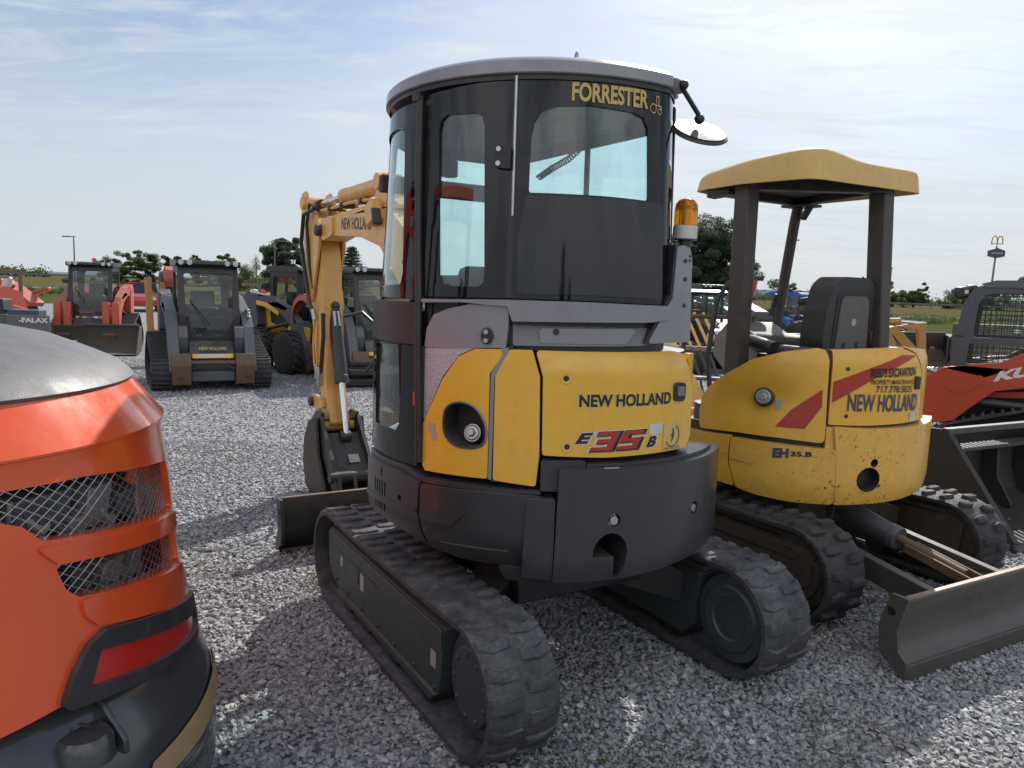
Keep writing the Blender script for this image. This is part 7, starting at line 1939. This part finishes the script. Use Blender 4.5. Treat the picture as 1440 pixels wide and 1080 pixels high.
broad_tree('low tree above the mesh cab roof beside the pole sign', 102.0, 150, 8.2, 9.0, 'leaf', 15)
for k, (x, y, h_) in enumerate(((-39.3, 118, 6.0), (-37.6, 119, 6.6))):
    t = thing('bare_sapling', ['thin bare sapling, shorter of the two by the dark tree', 'thin bare sapling, taller of the two by the dark tree'][k], 'tree', (x, y, 0))
    mb = MB(); r_ = random.Random(k)
    mb.tube([(0, 0, 0), (.1, 0, h_ * .5), (0, 0, h_ * .93)], [.10, .07, .02], 6)
    for j in range(16):
        z_ = h_ * r_.uniform(.3, .9); a = r_.uniform(0, 6.28); L_ = r_.uniform(.3, 1.0)
        mb.tube([(0, 0, z_), (L_ * cos(a) * .5, L_ * sin(a) * .5, z_ + L_ * .55), (L_ * cos(a) * .8, L_ * sin(a) * .8, z_ + L_ * 1.1)], [.03, .02, .008], 4)
    mb.build('trunk', 'bark', t)
# far-off woods and hedges that read as one mass
def woods(name, label, x0, x1, y0, dy, h, n_, mt, seed, size):
    rs = np.random.RandomState(seed); c = int(n_ / 45)
    cx = rs.uniform(x0, x1, c); cy = y0 + rs.uniform(0, dy, c); ch = h * rs.uniform(.45, 1.05, c)
    P, T = [], []
    for k in range(c):
        d = rs.normal(size=(45, 3)) * np.array([h * .35, h * .3, ch[k] * .28]); q = np.array([cx[k], cy[k], ch[k] * .5]) + d; q[:, 2] = np.abs(q[:, 2])
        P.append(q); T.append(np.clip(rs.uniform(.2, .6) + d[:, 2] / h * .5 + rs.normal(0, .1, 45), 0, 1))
    o = leaf_object(name, (np.concatenate(P), np.concatenate(T)), None, mt, size, rs)
    tag(o, label, 'woodland', kind='stuff')
woods('woods', 'far line of dark woods on the left horizon', -330, -190, 300, 20, 4.5, 14000, 'leaf', 21, .5)
woods('woods', 'far hedge and trees across the middle horizon', -150, 420, 400, 30, 6.0, 26000, 'leaf', 22, .6)
woods('undergrowth', 'rough weeds and bushes along the verge', -70, -10, 58, 25, .55, 16000, 'leaf_pale', 23, .08)
woods('undergrowth', 'rough weeds and bushes along the right verge', 12, 75, 62, 28, .7, 18000, 'leaf_pale', 24, .08)
# hazy ridge on the horizon
def ridge():
    mt, nt, out = new_mat('hazy_ridge')
    n = noise(nt, coords(nt), .01, 5)
    d = N(nt, 'ShaderNodeBsdfDiffuse', {'Color': mix(nt, n, (.13, .16, .19), (.18, .21, .24))}); nt.links.new(d.outputs[0], out.inputs[0])
    mb = MB(); xs = [-3000 + 40 * k for k in range(151)]
    r_ = random.Random(2); P = []
    for x in xs:
        z = 14 + 12 * sin(x * .0021 + 1) + 6 * sin(x * .009) + r_.uniform(-2, 2); P += [(x, 2200, -2), (x, 2300, max(4, z)), (x, 2600, -2)]
    mb.add(P, [(i * 3 + j, (i + 1) * 3 + j, (i + 1) * 3 + j + 1, i * 3 + j + 1) for i in range(len(xs) - 1) for j in range(2)])
    o = mb.build('hills', mt, recalc=False); o['kind'] = 'structure'
ridge()
conifer('tall conifer behind the photographer, mirrored in the rear glass', 6.0, -34, 8.0, 4.0, 71)
conifer('second conifer behind the photographer, mirrored in the rear glass', 9.5, -36, 6.5, 3.6, 72)
# a few weeds in the gravel and a dry twig
def weed(label, x, y, s, seed):
    t = thing('weed', label, 'weed', (x, y, 0)); rs = np.random.RandomState(seed); n_ = 120
    P = rs.normal(size=(n_, 3)) * np.array([s, s, s * .3]); P[:, 2] = np.abs(P[:, 2]) + .02
    leaf_object('leaves', (P, rs.uniform(.5, 1, n_)), t, 'leaf_pale', .012, rs)
weed('small green weed in the gravel beside the dozer blade end', -1.05, 4.45, .10, 1)
weed('green weed in the gravel at the lower right corner', 1.62, 2.55, .05, 2)
rs_ = np.random.RandomState(8); P_ = []
for (x_, y_, s_, n_) in ((.42, 2.62, .16, 420), (.10, 2.50, .10, 200), (.62, 2.85, .12, 160), (-.95, 4.6, .14, 220), (-1.35, 4.25, .12, 120), (.9, 2.55, .2, 160), (1.35, 3.1, .05, 50), (.25, 2.9, .15, 120)):
    q_ = rs_.normal(size=(n_, 3)) * np.array([s_, s_, .018]); q_[:, 2] = np.abs(q_[:, 2]) + .022; P_.append(q_ + np.array([x_, y_, 0]))
P_ = np.concatenate(P_); tag(leaf_object('weeds', (P_, rs_.uniform(.4, 1, len(P_))), None, 'leaf_pale', .009, rs_), 'sparse green weeds sprouting through the gravel', 'weeds', kind='stuff')
TW = thing('twig', 'thin dry twig on the gravel beside the left track', 'twig', (-.66, 2.95, 0))
mb = MB(); mb.tube([(-.06, .14, .035), (-.03, .06, .04), (.0, 0, .035), (.01, -.08, .04), (.05, -.16, .035)], .004, 5); mb.build('stem', 'label_grey', TW)

# trees behind the photographer, mirrored in the tinted cab glass
woods('woods', 'line of trees behind the photographer, mirrored in the tinted glass', -45, 60, -46, 8, 4.2, 9000, 'leaf', 25, .22)
